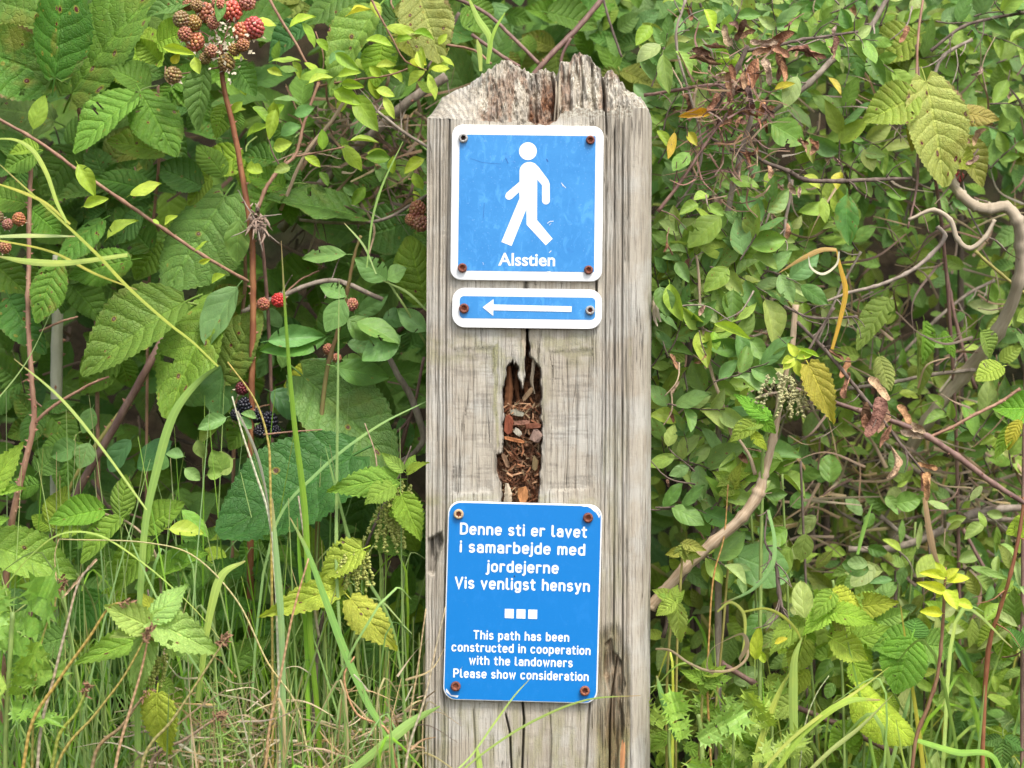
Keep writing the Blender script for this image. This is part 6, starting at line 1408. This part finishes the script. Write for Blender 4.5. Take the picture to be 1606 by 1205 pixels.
for i in range(16):
    x, y = LR.uniform(1035, 1290), LR.uniform(1060, 1190); a = LR.uniform(0, 3.14); L = LR.uniform(34, 62); leaf(n7, 'nettle', x, y, x + L * math.cos(a), y + L * .8 * math.sin(a), L * .64, LR.uniform(.03, .10), LR.choice((NG, HL, (0.20, 0.36, 0.08))), .1)
leaf(n7, 'nettle', 1062, 948, 1068, 1012, 34, .005, (0.33,0.48,0.12), .05); leaf(n7, 'nettle', 1058, 945, 1028, 965, 30, .005, (0.40,0.50,0.10), .05)
# yellow/green bits at the right edge
b14 = thing('bramble', root(1600, .12), 'bramble with bright and yellow leaves hanging in from the right edge', 'bramble')
for a in [(1572,575,1530,592,44,.10,(0.40,0.50,0.10)),(1640,640,1562,640,56,.09,(0.20,0.42,0.06)),(1600,660,1578,705,26,.08,(0.60,0.58,0.06)),(1590,665,1558,718,24,.09,(0.22,0.42,0.06)),(1630,815,1580,832,40,.07,(0.34,0.50,0.07)),(1540,520,1560,560,40,.14,HG),(1620,560,1600,520,40,.12,HB),(1450,505,1455,570,26,.15,(0.18,0.38,0.06)),(1480,520,1498,560,20,.15,(0.16,0.36,0.05)),(1380,560,1395,610,34,.12,HP),(1395,470,1345,540,46,.16,(0.26,0.38,0.10)),(1440,520,1452,620,30,.16,HP)]:
    leaf(b14, 'bramble', *a, .1)
stem(b14, [(1610,500,.14),(1606,700,.12),(1604,900,.12),(1602,down(1602,.12),.12)], 6, M_PURP, thorns=.04)
b15 = thing('bindweed', root(1250, .08), 'low mixed weeds with rounded leaves behind the cut tan stem', 'weed')
scatter(b15, 'round', (1100, 700, 1420, 1080), 60, (24, 46), (.6, .8), (.07, .22), [HG, HB, HL, HD, HP], (0, .2))
for a in [(1262,970,1255,910,34,.05,HP),(1185,1035,1188,985,20,.03,LIM),(1215,1010,1235,1000,10,.03,YEL),(1190,1020,1200,1040,12,.03,LIM),(1150,870,1240,905,70,.08,HB),(1240,860,1200,900,60,.09,HG)]: leaf(b15, 'round', *a, 0)
for i in range(3): x = LR.uniform(1120, 1400); stem(b15, [(x, LR.uniform(720, 900), .12), (x + 10, 1000, .12), (x, down(x, .12), .12)], 4, LR.choice([M_GRNST, M_DARK]))
w5 = thing('small_weed', root(1500, .2), 'fine leaved blurred weeds in the lower right corner', 'weed')
scatter(w5, 'small', (1380, 760, 1606, 1205), 150, (20, 40), (.4, .6), (.10, .34), [HG, HB, HL, HP, OLV], (0, .15))
scatter(w5, 'lance', (1400, 800, 1606, 1205), 50, (40, 80), (.2, .3), (.10, .3), [HG, HB, HP], (0, .1))
for i in range(9): x = LR.uniform(1400, 1600); stem(w5, [(x, LR.uniform(800, 950), .2), (x + LR.uniform(-20, 20), 1050, .2), (x, down(x, .2), .2)], 3.5, LR.choice([M_GRNST, M_DARK]))
# ------------------------------------------------------------------ grass and dry stalks that stand out
def gpath(pts, n=8): return [P(*p) for p in catmull(pts, n)]
def blade(pts, w, col, lab, cat='grass blade', name='grass_blade', group=None, w0=None):
    """pts (px,py,Y) from the root to the tip"""
    q = catmull(pts, 8); n = len(q); PP = [P(*p) for p in q]; k = sc(pts[-1][2])
    ws = [w * k * (min(1, .55 + .9 * i / n)) * (1 - max(0, (i / n - .45) / .55) ** 1.6) + .0003 for i in range(n)]
    mb = MB(); ribbon(mb, [p - PP[0] for p in PP], ws, fold=.30, twist=LR.uniform(-.8, .8)); o = link(name, mb.mesh(name, BLADE), None, Matrix.Translation(PP[0])); c = jit(col, .08); o.color = (*c, 1)
    return tag(o, lab, cat, group)
GB = (0.27, 0.43, 0.18); GG = (0.19, 0.40, 0.05); GP = (0.36, 0.49, 0.15); GY = (0.48, 0.52, 0.12); ST = (0.58, 0.44, 0.22); SO = (0.58, 0.33, 0.11)
def rt(x, Y): return (x, down(x, Y), Y)
for pts, w, c, lab in [
 ([rt(520,.0),(500,1150,0),(487,1000,-.01),(478,800,-.01),(460,650,-.01),(448,500,-.01),(441,378,-.01)],10,GG,'tall straight bright grass blade between the berry cane and the post'),
 ([rt(560,-.02),(540,1100,-.02),(528,900,-.01),(528,780,0),(530,600,0),(532,440,0)],5,GB,'thin pale green grass stem just right of the tall bright blade'),
 ([rt(215,-.02),(225,850,-.01),(245,740,-.01),(275,645,-.01),(315,595,-.01),(345,573,-.02)],14,(0.29,0.43,0.15),'broad pale green grass blade curving to the upper right from the dark gap'),
 ([rt(620,-.03),(615,1180,-.03),(575,1100,-.03),(540,1020,-.03),(510,940,-.03),(480,860,-.03),(455,812,-.03)],13,(0.17,0.36,0.10),'broad dark green grass blade leaning left below the notice sign level'),
 ([rt(445,-.02),(442,1000,-.02),(434,880,-.02),(427,782,-.02)],11,(0.27,0.42,0.20),'blue green upright grass blade with a cut tip in the left grass'),
 ([rt(380,0),(430,830,.01),(500,740,.01),(590,670,.01),(672,628,.01)],5,GB,'long thin grass stem slanting up right to the post'),
 ([(550,1210,-.05),(600,1170,-.05),(650,1130,-.04),(690,1108,-.03)],17,(0.30,0.48,0.15),'wide grass blade pointing to the lower left corner of the notice sign'),
 ([rt(490,0),(480,1000,0),(470,880,.0),(466,812,0)],8,GG,'short green blade rising in the middle of the left grass'),
 ([(310,1100,-.02),(330,960,-.02),(350,900,-.02),(385,880,-.02)],14,GP,'short pale curved blade in the left grass'),
 ([rt(640,.0),(620,1000,0),(560,880,0),(525,760,0),(510,700,0)],5,GB,'thin stem leaning left from the foot of the post'),
 ([(-20,330,0),(30,360,0),(85,410,0),(170,500,0),(260,600,0)],3,GP,'filler')]:
    if lab == 'filler': continue
    blade(pts, w, c, lab)
for pts, w, c, lab in [
 ([(342,575,-.02),(300,535,-.02),(265,508,-.02),(200,450,-.02),(150,397,-.02),(95,345,-.02),(40,295,-.02),(-15,245,-.02)],5,(0.34,0.42,0.10),'long thin grass stem running diagonally down right through the bramble leaves'),
 ([(105,350,-.02),(90,320,-.02),(72,270,-.02),(50,235,-.02),(25,220,-.02),(-15,218,-.02)],7,GP,'pale grass blade bent in an arch at the left edge under the diagonal twig'),
 ([(110,352,-.02),(70,318,-.02),(30,300,-.02),(-15,285,-.02)],5,GY,'thin yellowish grass leaf at the left edge beneath the arch'),
 ([(-15,372,-.01),(40,370,-.01),(118,371,-.01)],9,(0.36,0.48,0.26),'flat grey green grass leaf lying level at the left edge'),
 ([(200,400,-.01),(100,413,-.01),(40,410,-.01),(-5,402,-.01)],11,GP,'curved light green grass leaf level with the berries at the left edge'),
 ([(-15,375,0),(80,395,0),(150,430,0),(215,455,0)],4,GY,'thin straw green stem crossing under the level grass leaf'),
 ([(-15,640,-.02),(40,570,-.02),(86,478,-.02)],4,GB,'thin grass stem crossing the prickly cane'),
 ([(230,800,-.02),(150,690,-.02),(90,620,-.02),(22,563,-.02)],4.5,(0.36,0.50,0.20),'pale thin stem slanting down right across the olive cane'),
 ([(575,420,.0),(585,340,.0),(600,290,0),(632,222,0)],3.5,GB,'very thin stem rising to the left edge of the walker sign'),
 ([(590,430,.02),(570,385,.02),(540,350,.02)],3,GB,'thin stem crossing the very thin stem at mid height'),
 ([(672,490,.02),(640,460,.02),(600,440,.02)],4,GB,'thin stem entering the post edge beside the arrow sign'),
 ([(765,100,.03),(768,60,.03),(750,30,.03),(732,-10,.03)],10,(0.34,0.50,0.12),'green grass leaf rising left of the post top'),
 ([(764,100,.02),(775,50,.02),(792,20,.02)],5,(0.34,0.50,0.12),'thin grass leaf crossing above the post top'),
 ([(754,112,.01),(752,80,.01),(748,62,.01)],8,(0.36,0.50,0.14),'short broad grass tip standing behind the post top'),
 ([(690,1230,-.06),(735,1190,-.05),(775,1135,-.045),(808,1090,-.045),(832,1064,-.045)],3,(0.42,0.55,0.22),'thin grass stem crossing the lower edge of the notice sign'),
 ([(700,1230,-.06),(760,1180,-.05),(835,1132,-.045),(920,1098,-.045),(1005,1091,-.04)],3.5,(0.24,0.38,0.12),'thin grass blade sweeping right across the foot of the post'),
 ([(755,1240,-.05),(752,1200,-.05),(748,1172,-.05)],9,(0.34,0.50,0.18),'short green grass tip in front of the foot of the post'),
 ([(0,930,.0),(50,870,-.01),(95,838,-.02),(150,838,-.02),(220,880,-.02),(300,950,-.02),(360,1020,-.02)],3.5,(0.30,0.44,0.15),'thin grass arch over the large pale raspberry leaf'),
 ([(400,1200,-.02),(330,1080,-.02),(270,985,-.02),(215,870,-.02),(195,820,-.02)],3,GB,'thin grass stem falling to the right beside the pale nettle'),
 ([(1205,800,-.01),(1215,850,-.01),(1210,890,-.01),(1180,925,-.01),(1130,948,-.01)],8,(0.27,0.46,0.18),'curved blue green grass blade hanging from the joint of the tan stem'),
 ([(1125,960,-.0),(1145,945,0),(1165,960,0),(1168,1000,0),(1160,1040,.0)],5,(0.45,0.47,0.18),'bent grass leaf turning brown beside the foot of the post'),
 ([(1165,960,0),(1200,955,0),(1225,965,0),(1250,990,0),(1258,1010,0)],5,GY,'yellow green bent blade right of the curled brown leaf'),
 ([rt(1245,-.0),(1246,1190,0),(1244,1080,0),(1247,1030,0),(1258,1000,0)],15,(0.36,0.52,0.14),'broad upright light green blade at the bottom right of the post'),
 ([rt(1150,0),(1185,1200,.01),(1205,1130,.01),(1225,1080,.01),(1245,1045,.01)],15,(0.38,0.52,0.17),'broad pale blade leaning right, joining the upright one'),
 ([(1180,1230,-.03),(1230,1170,-.03),(1290,1120,-.03),(1350,1080,-.02),(1395,1046,-.02)],8,(0.38,0.48,0.12),'yellow green blade rising to the right in the lower right corner'),
 ([(1200,1240,-.03),(1260,1150,-.03),(1330,1100,-.03),(1380,1098,-.02)],11,(0.34,0.48,0.12),'wide light blade below the yellow green one'),
 ([(1240,1240,-.04),(1300,1180,-.04),(1350,1140,-.03),(1400,1090,-.02)],9,(0.38,0.50,0.22),'pale blade nearest to the bottom edge at the right'),
 ([(1060,1160,.02),(1040,1100,.01),(1030,1060,.01)],9,(0.20,0.38,0.12),'dark blade curling at the right foot of the post'),
 ([rt(1600,.05),(1560,1190,.05),(1500,1180,.05),(1440,1162,.05),(1400,1150,.05)],10,(0.28,0.48,0.12),'long arched blade along the bottom right edge'),
 ([(1305,548,.0),(1318,500,.0),(1326,455,.0),(1318,420,.0),(1312,392,.0)],8,(0.62,0.36,0.05),'orange withered blade hanging in front of the hedge'),
 ([(1312,392,0),(1290,392,0),(1260,405,0),(1222,428,0)],8,(0.60,0.42,0.16),'straw coloured bent blade continuing the orange one to the left'),
 ([(1316,395,-.005),(1312,415,-.005),(1290,430,-.005),(1272,420,-.005),(1268,402,-.005)],4,(0.72,0.70,0.50),'whitish tendril looping under the straw coloured blade'),
 ([(1345,870,.05),(1355,830,.05),(1368,790,.05)],7,(0.28,0.48,0.12),'short green blade in the middle of the right hand weeds'),
 ([(1450,780,.1),(1457,830,.1),(1463,860,.1),(1478,905,.1)],11,(0.52,0.34,0.20),'brown withered leaf blade hanging above the thick grey dead branch'),
 ([(372,645,-.01),(398,700,-.01),(415,760,-.01),(430,880,-.01)],6,(0.62,0.56,0.38),'filler2')]:
    if lab == 'filler2': lab = 'stiff pale straw slanting beside the blackberries'
    blade(pts, w, c, lab)
# curled brown leaf loop right of the post foot
mb = MB(); q = catmull([(1160,1035,.0),(1172,1010,-.01),(1165,995,-.01),(1140,1003,-.01),(1115,1020,0),(1110,1050,0),(1120,1055,0)], 8); PP = [P(*p) for p in q]
ribbon(mb, [p - PP[0] for p in PP], [.003 + .002 * math.sin(i * .15) for i in range(len(PP))], fold=.5, twist=2.0); o = link('withered_leaf', mb.mesh('withered_leaf', BLADE), None, Matrix.Translation(PP[0])); o.color = (0.52, 0.40, 0.24, 1); tag(o, 'brown withered leaf curled into a ring right of the post foot', 'withered leaf')
mb = MB(); q = catmull([(1168,1000,.0),(1172,1030,0),(1150,1050,0),(1110,1052,0),(1080,1040,0),(1050,1020,.01),(1028,1018,.01)], 8); PP = [P(*p) for p in q]
ribbon(mb, [p - PP[0] for p in PP], [.0022] * len(PP), fold=.5, twist=1.0); o = link('withered_leaf', mb.mesh('withered_leaf', BLADE), None, Matrix.Translation(PP[0])); o.color = (0.50, 0.38, 0.22, 1); tag(o, 'tan withered strip running from the post foot to the curled ring', 'withered leaf')

# dry stalks with brown seed heads
STALK = blade_mat('dry_stalk_skin')
SEED = simple_mat('seed_head', (0.25, 0.14, 0.075), .9, .5, 500, .8, .002)
def dry_stalk(pts, w, col, lab, head=None, cat='dry stalk', name='dry_stalk'):
    e = thing(name, P(*pts[0]), lab, cat); q = catmull(pts, 6); PP = [P(*p) for p in q]; n = len(PP)
    mb = MB(); tube(mb, PP, [w * S / 2 * (1 - .5 * i / n) for i in range(n)], 6, None, .05); o = link('stalk', mb.mesh('stalk', STALK), e); c = jit(col, .08); o.color = (*c, 1)
    if head:
        mb = MB(); a = PP[-1]; d = (PP[-1] - PP[-3]).normalized()
        for i in range(60 if head == 'tuft' else 46):
            if head == 'tuft':
                t = LR.uniform(-.006, .004); b = a + d * t + Vector((LR.gauss(0, 1), LR.gauss(0, 1), LR.gauss(0, 1))) * .0012; v = (d * LR.uniform(.1, 1) + Vector((LR.uniform(-1, 1), LR.uniform(-1, 1), LR.uniform(-1, .6)))).normalized() * LR.uniform(.002, .006)
            else:
                t = LR.uniform(-.035, .004); b = PP[-1] + d * t; v = (d + Vector((LR.uniform(-1, 1), LR.uniform(-1, 1), LR.uniform(-.5, 1))) * .35).normalized() * LR.uniform(.003, .006)
            s_ = v.orthogonal().normalized() * LR.uniform(.0004, .0010); mb.add([b - s_, b + s_, b + v * .6 + s_, b + v, b + v * .6 - s_], [(0, 1, 2, 3, 4)])
        link('seed_head', mb.mesh('seed_head', SEED if head == 'tuft' else simple_mat('straw_head', (0.52, 0.38, 0.22), .85, .3, 300), smooth=False), e)
    return e
for pts, w, c, lab, hd in [
 ([rt(20,-.06),(45,1150,-.06),(90,1070,-.06),(140,1000,-.06),(175,950,-.06),(202,948,-.06)][:5] + [(198,945,-.06)],6.5,(0.46,0.36,0.10),'thick stalk turning from green to orange, leaning right at the bottom left','tuft'),
 ([rt(50,-.05),(62,1160,-.05),(85,1060,-.05),(105,980,-.05),(125,910,-.05),(144,886,-.05)],6,(0.58,0.42,0.25),'tan dry grass stalk with a slender spike, left of the pale nettle','spike'),
 ([rt(60,-.04),(52,1120,-.04),(62,1020,-.04),(80,960,-.04),(98,915,-.04)],5,(0.42,0.42,0.10),'olive stalk with a shaggy brown tip at the far left','tuft'),
 ([rt(150,-.06),(180,1210,-.06),(205,1110,-.06),(222,1050,-.06),(234,992,-.06)],6,(0.56,0.38,0.18),'straight tan stalk reaching the middle of the pale nettle','tuft'),
 ([rt(60,-.07),(90,1200,-.07),(150,1120,-.07),(195,1060,-.07),(232,992,-.07)],5.5,(0.44,0.38,0.10),'slanting olive stalk crossing the pale nettle','tuft'),
 ([rt(200,-.06),(225,1190,-.06),(270,1130,-.06),(310,1070,-.06),(353,1003,-.06)],6,(0.48,0.38,0.16),'long stalk rising right with a shaggy brown head, right of the pale nettle','tuft'),
 ([rt(120,-.05),(150,1180,-.05),(190,1140,-.05),(215,1105,-.05),(232,1088,-.05)],7,(0.36,0.25,0.16),'short brown stalk below the pale nettle','tuft'),
 ([rt(180,-.03),(240,1190,-.03),(290,1160,-.03),(345,1122,-.03)],7,(0.42,0.30,0.19),'brown stalk nearly lying down among the dry thatch','tuft'),
 ([rt(40,-.03),(90,1160,-.03),(118,1120,-.03),(130,1095,-.03),(136,1080,-.03)],7,(0.30,0.40,0.10),'green stalk with a swollen bud at the bottom left','tuft'),
 ([rt(400,-.04),(420,1160,-.04),(440,1060,-.04),(460,960,-.04),(484,876,-.04)],5.5,(0.55,0.36,0.20),'straight orange brown stalk in the middle of the left grass',None),
 ([rt(560,-.06),(640,1180,-.06),(665,1100,-.06),(685,1010,-.06),(699,952,-.06)],4.5,(0.66,0.50,0.30),'pale straw stalk crossing the left edge of the post beside the notice sign',None),
 ([rt(630,-.03),(640,1150,-.03),(655,1050,-.03),(668,955,-.03)],4,(0.55,0.42,0.24),'straw stalk standing just left of the post foot',None),
 ([rt(520,-.02),(470,1120,-.02),(420,1040,-.02),(370,940,-.02),(300,870,-.02),(235,852,-.02),(92,846,-.02)],4,(0.60,0.48,0.22),'long curved straw stalk arching over the left grass',None),
 ([(92,846,-.02),(86,870,-.02),(88,910,-.02),(86,960,-.02)][::-1],2.5,(0.55,0.40,0.22),'thin hanging straw at the tip of the curved stalk',None),
 ([rt(440,0),(425,830,0),(400,740,0),(380,680,0),(364,622,0)],5,(0.66,0.62,0.45),'pale dry straw leaning left below the blackberries',None),
 ([(500,1000,0),(482,880,0),(468,778,0)],5,(0.62,0.54,0.36),'short pale straw standing before the dark quilted leaf',None),
 ([rt(430,0),(424,760,0),(420,690,0),(400,628,0),(357,568,0)],5,(0.50,0.40,0.10),'yellowing bent stem reaching up to the blackberries',None),
 ([(413,682,0),(450,678,0),(505,674,0)],3,(0.40,0.24,0.17),'short level reddish twig under the pale quilted leaf',None),
 ([(592,742,0),(588,710,0),(572,664,0)],3,(0.55,0.38,0.22),'short straw spike above the flowering nettle',None),
 ([rt(600,-.03),(610,1150,-.03),(560,1120,-.03),(540,1060,-.03),(556,1030,-.03)],5,(0.58,0.35,0.17),'reddish straw bent near the post foot',None),
 ([rt(1160,.03),(1110,1100,.03),(1112,1000,.03),(1120,900,.03),(1135,845,.03),(1142,760,.03)],4,(0.52,0.32,0.12),'thin orange stalk hanging from the cut tan stem',None),
 ([(1300,1060,0),(1280,1090,0),(1260,1150,0),rt(1240,0)][::-1],3,(0.50,0.50,0.22),'thin stalk among the light blades at the lower right',None),
 ([rt(1360,-.02),(1360,1200,-.02),(1280,1150,-.02),(1240,1190,-.02)][1:],3,(0.5,0.5,0.2),'x',None)]:
    if lab == 'x': continue
    dry_stalk(pts, w, c, lab, hd)

# ------------------------------------------------------------------ masses nobody could count
def grass_mass(name, n, xr, tipy, Yr, wr, cols, lab, seed, lean=140, roots='ground', segs=9, fall=.0):
    r = random.Random(seed); mb = MB()
    for i in range(n):
        Y = r.uniform(*Yr); x = r.uniform(*xr); tx = x + r.gauss(0, lean); ty = r.uniform(*tipy) + abs(tx - x) * .35
        if 650 < tx < 1050 and Y < .06: tx = x
        if roots == 'ground': a = (x, down(x, Y), Y)
        else: a = (x, r.uniform(*roots), Y)
        m = (x + (tx - x) * r.uniform(.25, .45), a[1] + (ty - a[1]) * r.uniform(.55, .68), Y + r.uniform(-.01, .02)); e = (tx, ty, Y + r.uniform(-.04, .03))
        pts = [a, m, e]
        if r.random() < fall: pts.append((tx + math.copysign(r.uniform(20, 80), tx - x), ty + r.uniform(10, 80), Y))
        q = catmull(pts, segs // (len(pts) - 1) + 2); PP = [P(*p) for p in q]; k = len(PP); w = r.uniform(*wr) * S
        ws = [w * (1 - max(0, (j / k - .5) / .5) ** 1.5) + .0002 for j in range(k)]; c = r.choice(cols); c = jit(c, .2, r)
        ribbon(mb, PP, ws, (*c, 1), fold=.35, twist=r.uniform(-1, 1), r=r)
    return tag(link(name, mb.mesh(name, BLADE_M, col=True)), lab, 'grass', kind='stuff')
grass_mass('grass', 520, (-80, 700), (830, 1150), (.0, .13), (2.2, 5.2), [GB, (0.20,0.36,0.13), GG, (0.20,0.36,0.09), (0.30,0.46,0.20)], 'fine bluish green grass filling the lower left', 21, lean=190, fall=.25)
grass_mass('grass', 75, (-60, 690), (580, 860), (.0, .12), (2.0, 3.6), [GB, (0.24,0.38,0.18), GG], 'taller thin grass stems rising among the brambles on the left', 22, lean=110)
grass_mass('grass', 190, (250, 680), (1000, 1180), (-.05, .06), (2.2, 5.0), [ST, GB, (0.30,0.46,0.20), (0.62,0.52,0.30), (0.45,0.36,0.16), GB, GG], 'mixed straw and green grass at the foot of the post', 23, lean=90, fall=.12)
grass_mass('grass', 170, (1030, 1660), (930, 1180), (.03, .30), (3, 8), [GG, (0.26,0.44,0.10), (0.30,0.46,0.14), GY, GB], 'grass growing up through the weeds at the lower right', 24, lean=110, fall=.4)
grass_mass('grass', 90, (1250, 1660), (520, 900), (.30, .5), (4, 9), [(0.24,0.36,0.10), (0.34,0.36,0.14), ST, (0.20,0.34,0.10)], 'blurred grass deep in the hedge at the right', 25, lean=120, fall=.4)
def thatch(name, n, box, Yr, L, w, cols, lab, seed, cat='dead grass', slope=.5):
    r = random.Random(seed); mb = MB()
    for i in range(n):
        x, y, Y = r.uniform(box[0], box[2]), r.uniform(box[1], box[3]), r.uniform(*Yr); a = r.gauss(0, slope) + (math.pi if r.random() < .5 else 0); l = r.uniform(*L); b = r.uniform(-.6, .6) * l
        q = catmull([(x, y, Y), (x + l * .5 * math.cos(a) - b * .4 * math.sin(a), y + l * .5 * math.sin(a) + b * .4 * math.cos(a), Y + r.uniform(-.02, .02)), (x + l * math.cos(a), y + l * math.sin(a), Y + r.uniform(-.03, .03))], 5)
        PP = [P(*p) for p in q]; k = len(PP); ww = r.uniform(*w) * S; c = jit(r.choice(cols), .25, r); ribbon(mb, PP, [ww * (1 - .6 * j / k) for j in range(k)], (*c, 1), fold=.5, twist=r.uniform(-2, 2), r=r)
    return tag(link(name, mb.mesh(name, BLADE_M, col=True)), lab, cat, kind='stuff')
thatch('dead_grass', 280, (230, 1130, 660, 1240), (-.03, .08), (40, 130), (2, 5), [ST, (0.56,0.46,0.30), (0.44,0.32,0.20), (0.66,0.56,0.38), (0.32,0.23,0.15), (0.25,0.38,0.15)], 'tangled tan dead grass along the bottom left', 31)
thatch('dead_grass', 60, (280, 1060, 660, 1150), (-.03, .05), (40, 110), (2, 4), [(0.62,0.52,0.34), ST], 'pale dead grass strands above the tangle at the bottom left', 34)
thatch('dead_stems', 170, (480, 150, 670, 330), (.13, .24), (30, 90), (3, 8), [(0.20,0.14,0.09), (0.28,0.19,0.12), (0.14,0.09,0.06), (0.34,0.25,0.16)], 'brown dead bramble litter left of the walker sign', 32, 'dead stems', 1.0)
thatch('dead_stems', 150, (1085, 80, 1195, 320), (.0, .09), (20, 70), (2, 4.5), [(0.34,0.20,0.15), (0.26,0.16,0.12), (0.44,0.30,0.22)], 'knot of broken dead twigs around the dark stub, upper right', 37, 'dead twigs', 1.2)
thatch('dead_stems', 360, (1050, 100, 1620, 820), (.12, .34), (40, 130), (2.5, 6), [(0.26,0.18,0.12), (0.36,0.27,0.18), (0.46,0.36,0.26), (0.18,0.12,0.08)], 'dead stems tangled deep in the hedge', 33, 'dead stems', 1.0)
thatch('dead_stems', 180, (1250, 700, 1640, 920), (.18, .36), (40, 140), (4, 9), [(0.24,0.18,0.12), (0.36,0.28,0.18), (0.44,0.34,0.20)], 'heap of dead sticks and straw under the long purple cane', 35, 'dead stems', .8)
thatch('dead_stems', 160, (0, 130, 670, 900), (.20, .36), (50, 160), (3, 8), [(0.16,0.11,0.07), (0.22,0.15,0.10), (0.10,0.07,0.05)], 'dark dead canes behind the brambles on the left', 36, 'dead stems', 1.2)

def leaf_mass(name, n, box, Yr, size, kw, cols, lab, seed, cat='foliage', blight=(0, .3), mat=None):
    r = random.Random(seed); geos = []
    for i in range(5):
        rr = random.Random(seed * 7 + i); k = dict(kw); k['fold'] += rr.uniform(-.1, .15); k['droop'] += rr.uniform(-.15, .15); geos.append((leaf_geo(rr, **k), k['asp']))
    VA = []; FA = []; UA = []; CA = []; nb = 0
    for i in range(n):
        Y = r.uniform(*Yr); x, y = r.uniform(box[0], box[2]), r.uniform(box[1], box[3]); L = r.uniform(*size); a = r.uniform(0, 6.28)
        (vs, fs, uv), asp = geos[r.randrange(5)]
        B = P(x, y, Y); T = P(x + L * math.cos(a), y + L * math.sin(a), Y - r.uniform(-.4, .6) * L * S)
        M = leaf_matrix(B, T, L * sc(Y) * asp * r.uniform(.85, 1.15), asp, r.uniform(-.7, .7), None, r)
        A = np.array(M); v = np.array(vs) @ A[:3, :3].T + A[:3, 3]
        VA.append(v); FA.append(np.array(fs) + nb); UA.append(np.array(uv)); c = jit(r.choice(cols), .18, r); CA.append(np.tile((*c, r.uniform(*blight)), (len(vs), 1))); nb += len(vs)
    v = np.concatenate(VA); f = np.concatenate(FA); uv = np.concatenate(UA); c = np.concatenate(CA)
    me = bpy.data.meshes.new(name); me.vertices.add(len(v)); me.vertices.foreach_set('co', v.astype(np.float32).ravel())
    me.loops.add(f.size); me.loops.foreach_set('vertex_index', f.astype(np.int32).ravel()); me.polygons.add(len(f)); me.polygons.foreach_set('loop_start', (np.arange(len(f)) * 4).astype(np.int32))
    l = me.uv_layers.new(name='UVMap'); l.data.foreach_set('uv', uv[f.ravel()].astype(np.float32).ravel())
    at = me.color_attributes.new('tint', 'FLOAT_COLOR', 'POINT'); at.data.foreach_set('color', c.astype(np.float32).ravel())
    me.update(calc_edges=True); me.polygons.foreach_set('use_smooth', [True] * len(f)); me.materials.append(mat or LM_MASS); me.validate()
    return tag(link(name, me), lab, cat, kind='stuff')
KB = dict(asp=.66, nu=16, nv=2, a=.78, b=.78, teeth=8, tamp=.08, fold=.22, droop=.18, pleat=.03, nveins=5, vk=1.2, stalk=0); KS = dict(asp=.55, nu=8, nv=2, a=.9, b=.8, fold=.3, droop=.2, stalk=0)
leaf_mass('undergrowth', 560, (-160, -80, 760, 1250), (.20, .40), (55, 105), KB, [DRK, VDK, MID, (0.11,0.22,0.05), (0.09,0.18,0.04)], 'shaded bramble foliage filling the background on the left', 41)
leaf_mass('undergrowth', 1700, (960, -80, 1760, 900), (.22, .48), (24, 50), KS, [HD, HB, HG, HL, OLV], 'shaded small leaved foliage filling the hedge on the right', 42, blight=(0, .2))
leaf_mass('undergrowth', 900, (1020, 880, 1760, 1260), (.12, .42), (26, 60), KS, [HG, HB, HL, BRI, OLV, HP], 'mixed low foliage filling the lower right', 43, blight=(0, .2))
leaf_mass('undergrowth', 460, (-160, 830, 720, 1300), (.10, .24), (40, 80), KB, [BRI, MID, (0.12,0.26,0.07), DRK], 'mixed low foliage behind the grass at the lower left', 44, blight=(0, .15))
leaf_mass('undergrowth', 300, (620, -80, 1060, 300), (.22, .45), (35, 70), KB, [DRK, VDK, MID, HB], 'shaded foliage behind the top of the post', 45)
leaf_mass('undergrowth', 420, (-500, -500, 2100, 1500), (.45, .75), (80, 150), KB, [DRK, VDK, MID], 'deep dark foliage covering the bank added behind', 46)
leaf_mass('undergrowth', 500, (-900, -700, -100, 1300), (.10, .60), (60, 110), KB, [DRK, MID, VDK], 'bramble foliage continuing beyond the left edge', 47)
leaf_mass('undergrowth', 700, (1680, -700, 2500, 1300), (.15, .60), (50, 100), KB, [HD, HB, HG], 'hedge foliage continuing beyond the right edge', 48)
leaf_mass('undergrowth', 500, (-500, -800, 2100, -90), (.12, .60), (50, 100), KB, [HD, MID, HG], 'hedge foliage continuing above the frame', 49)
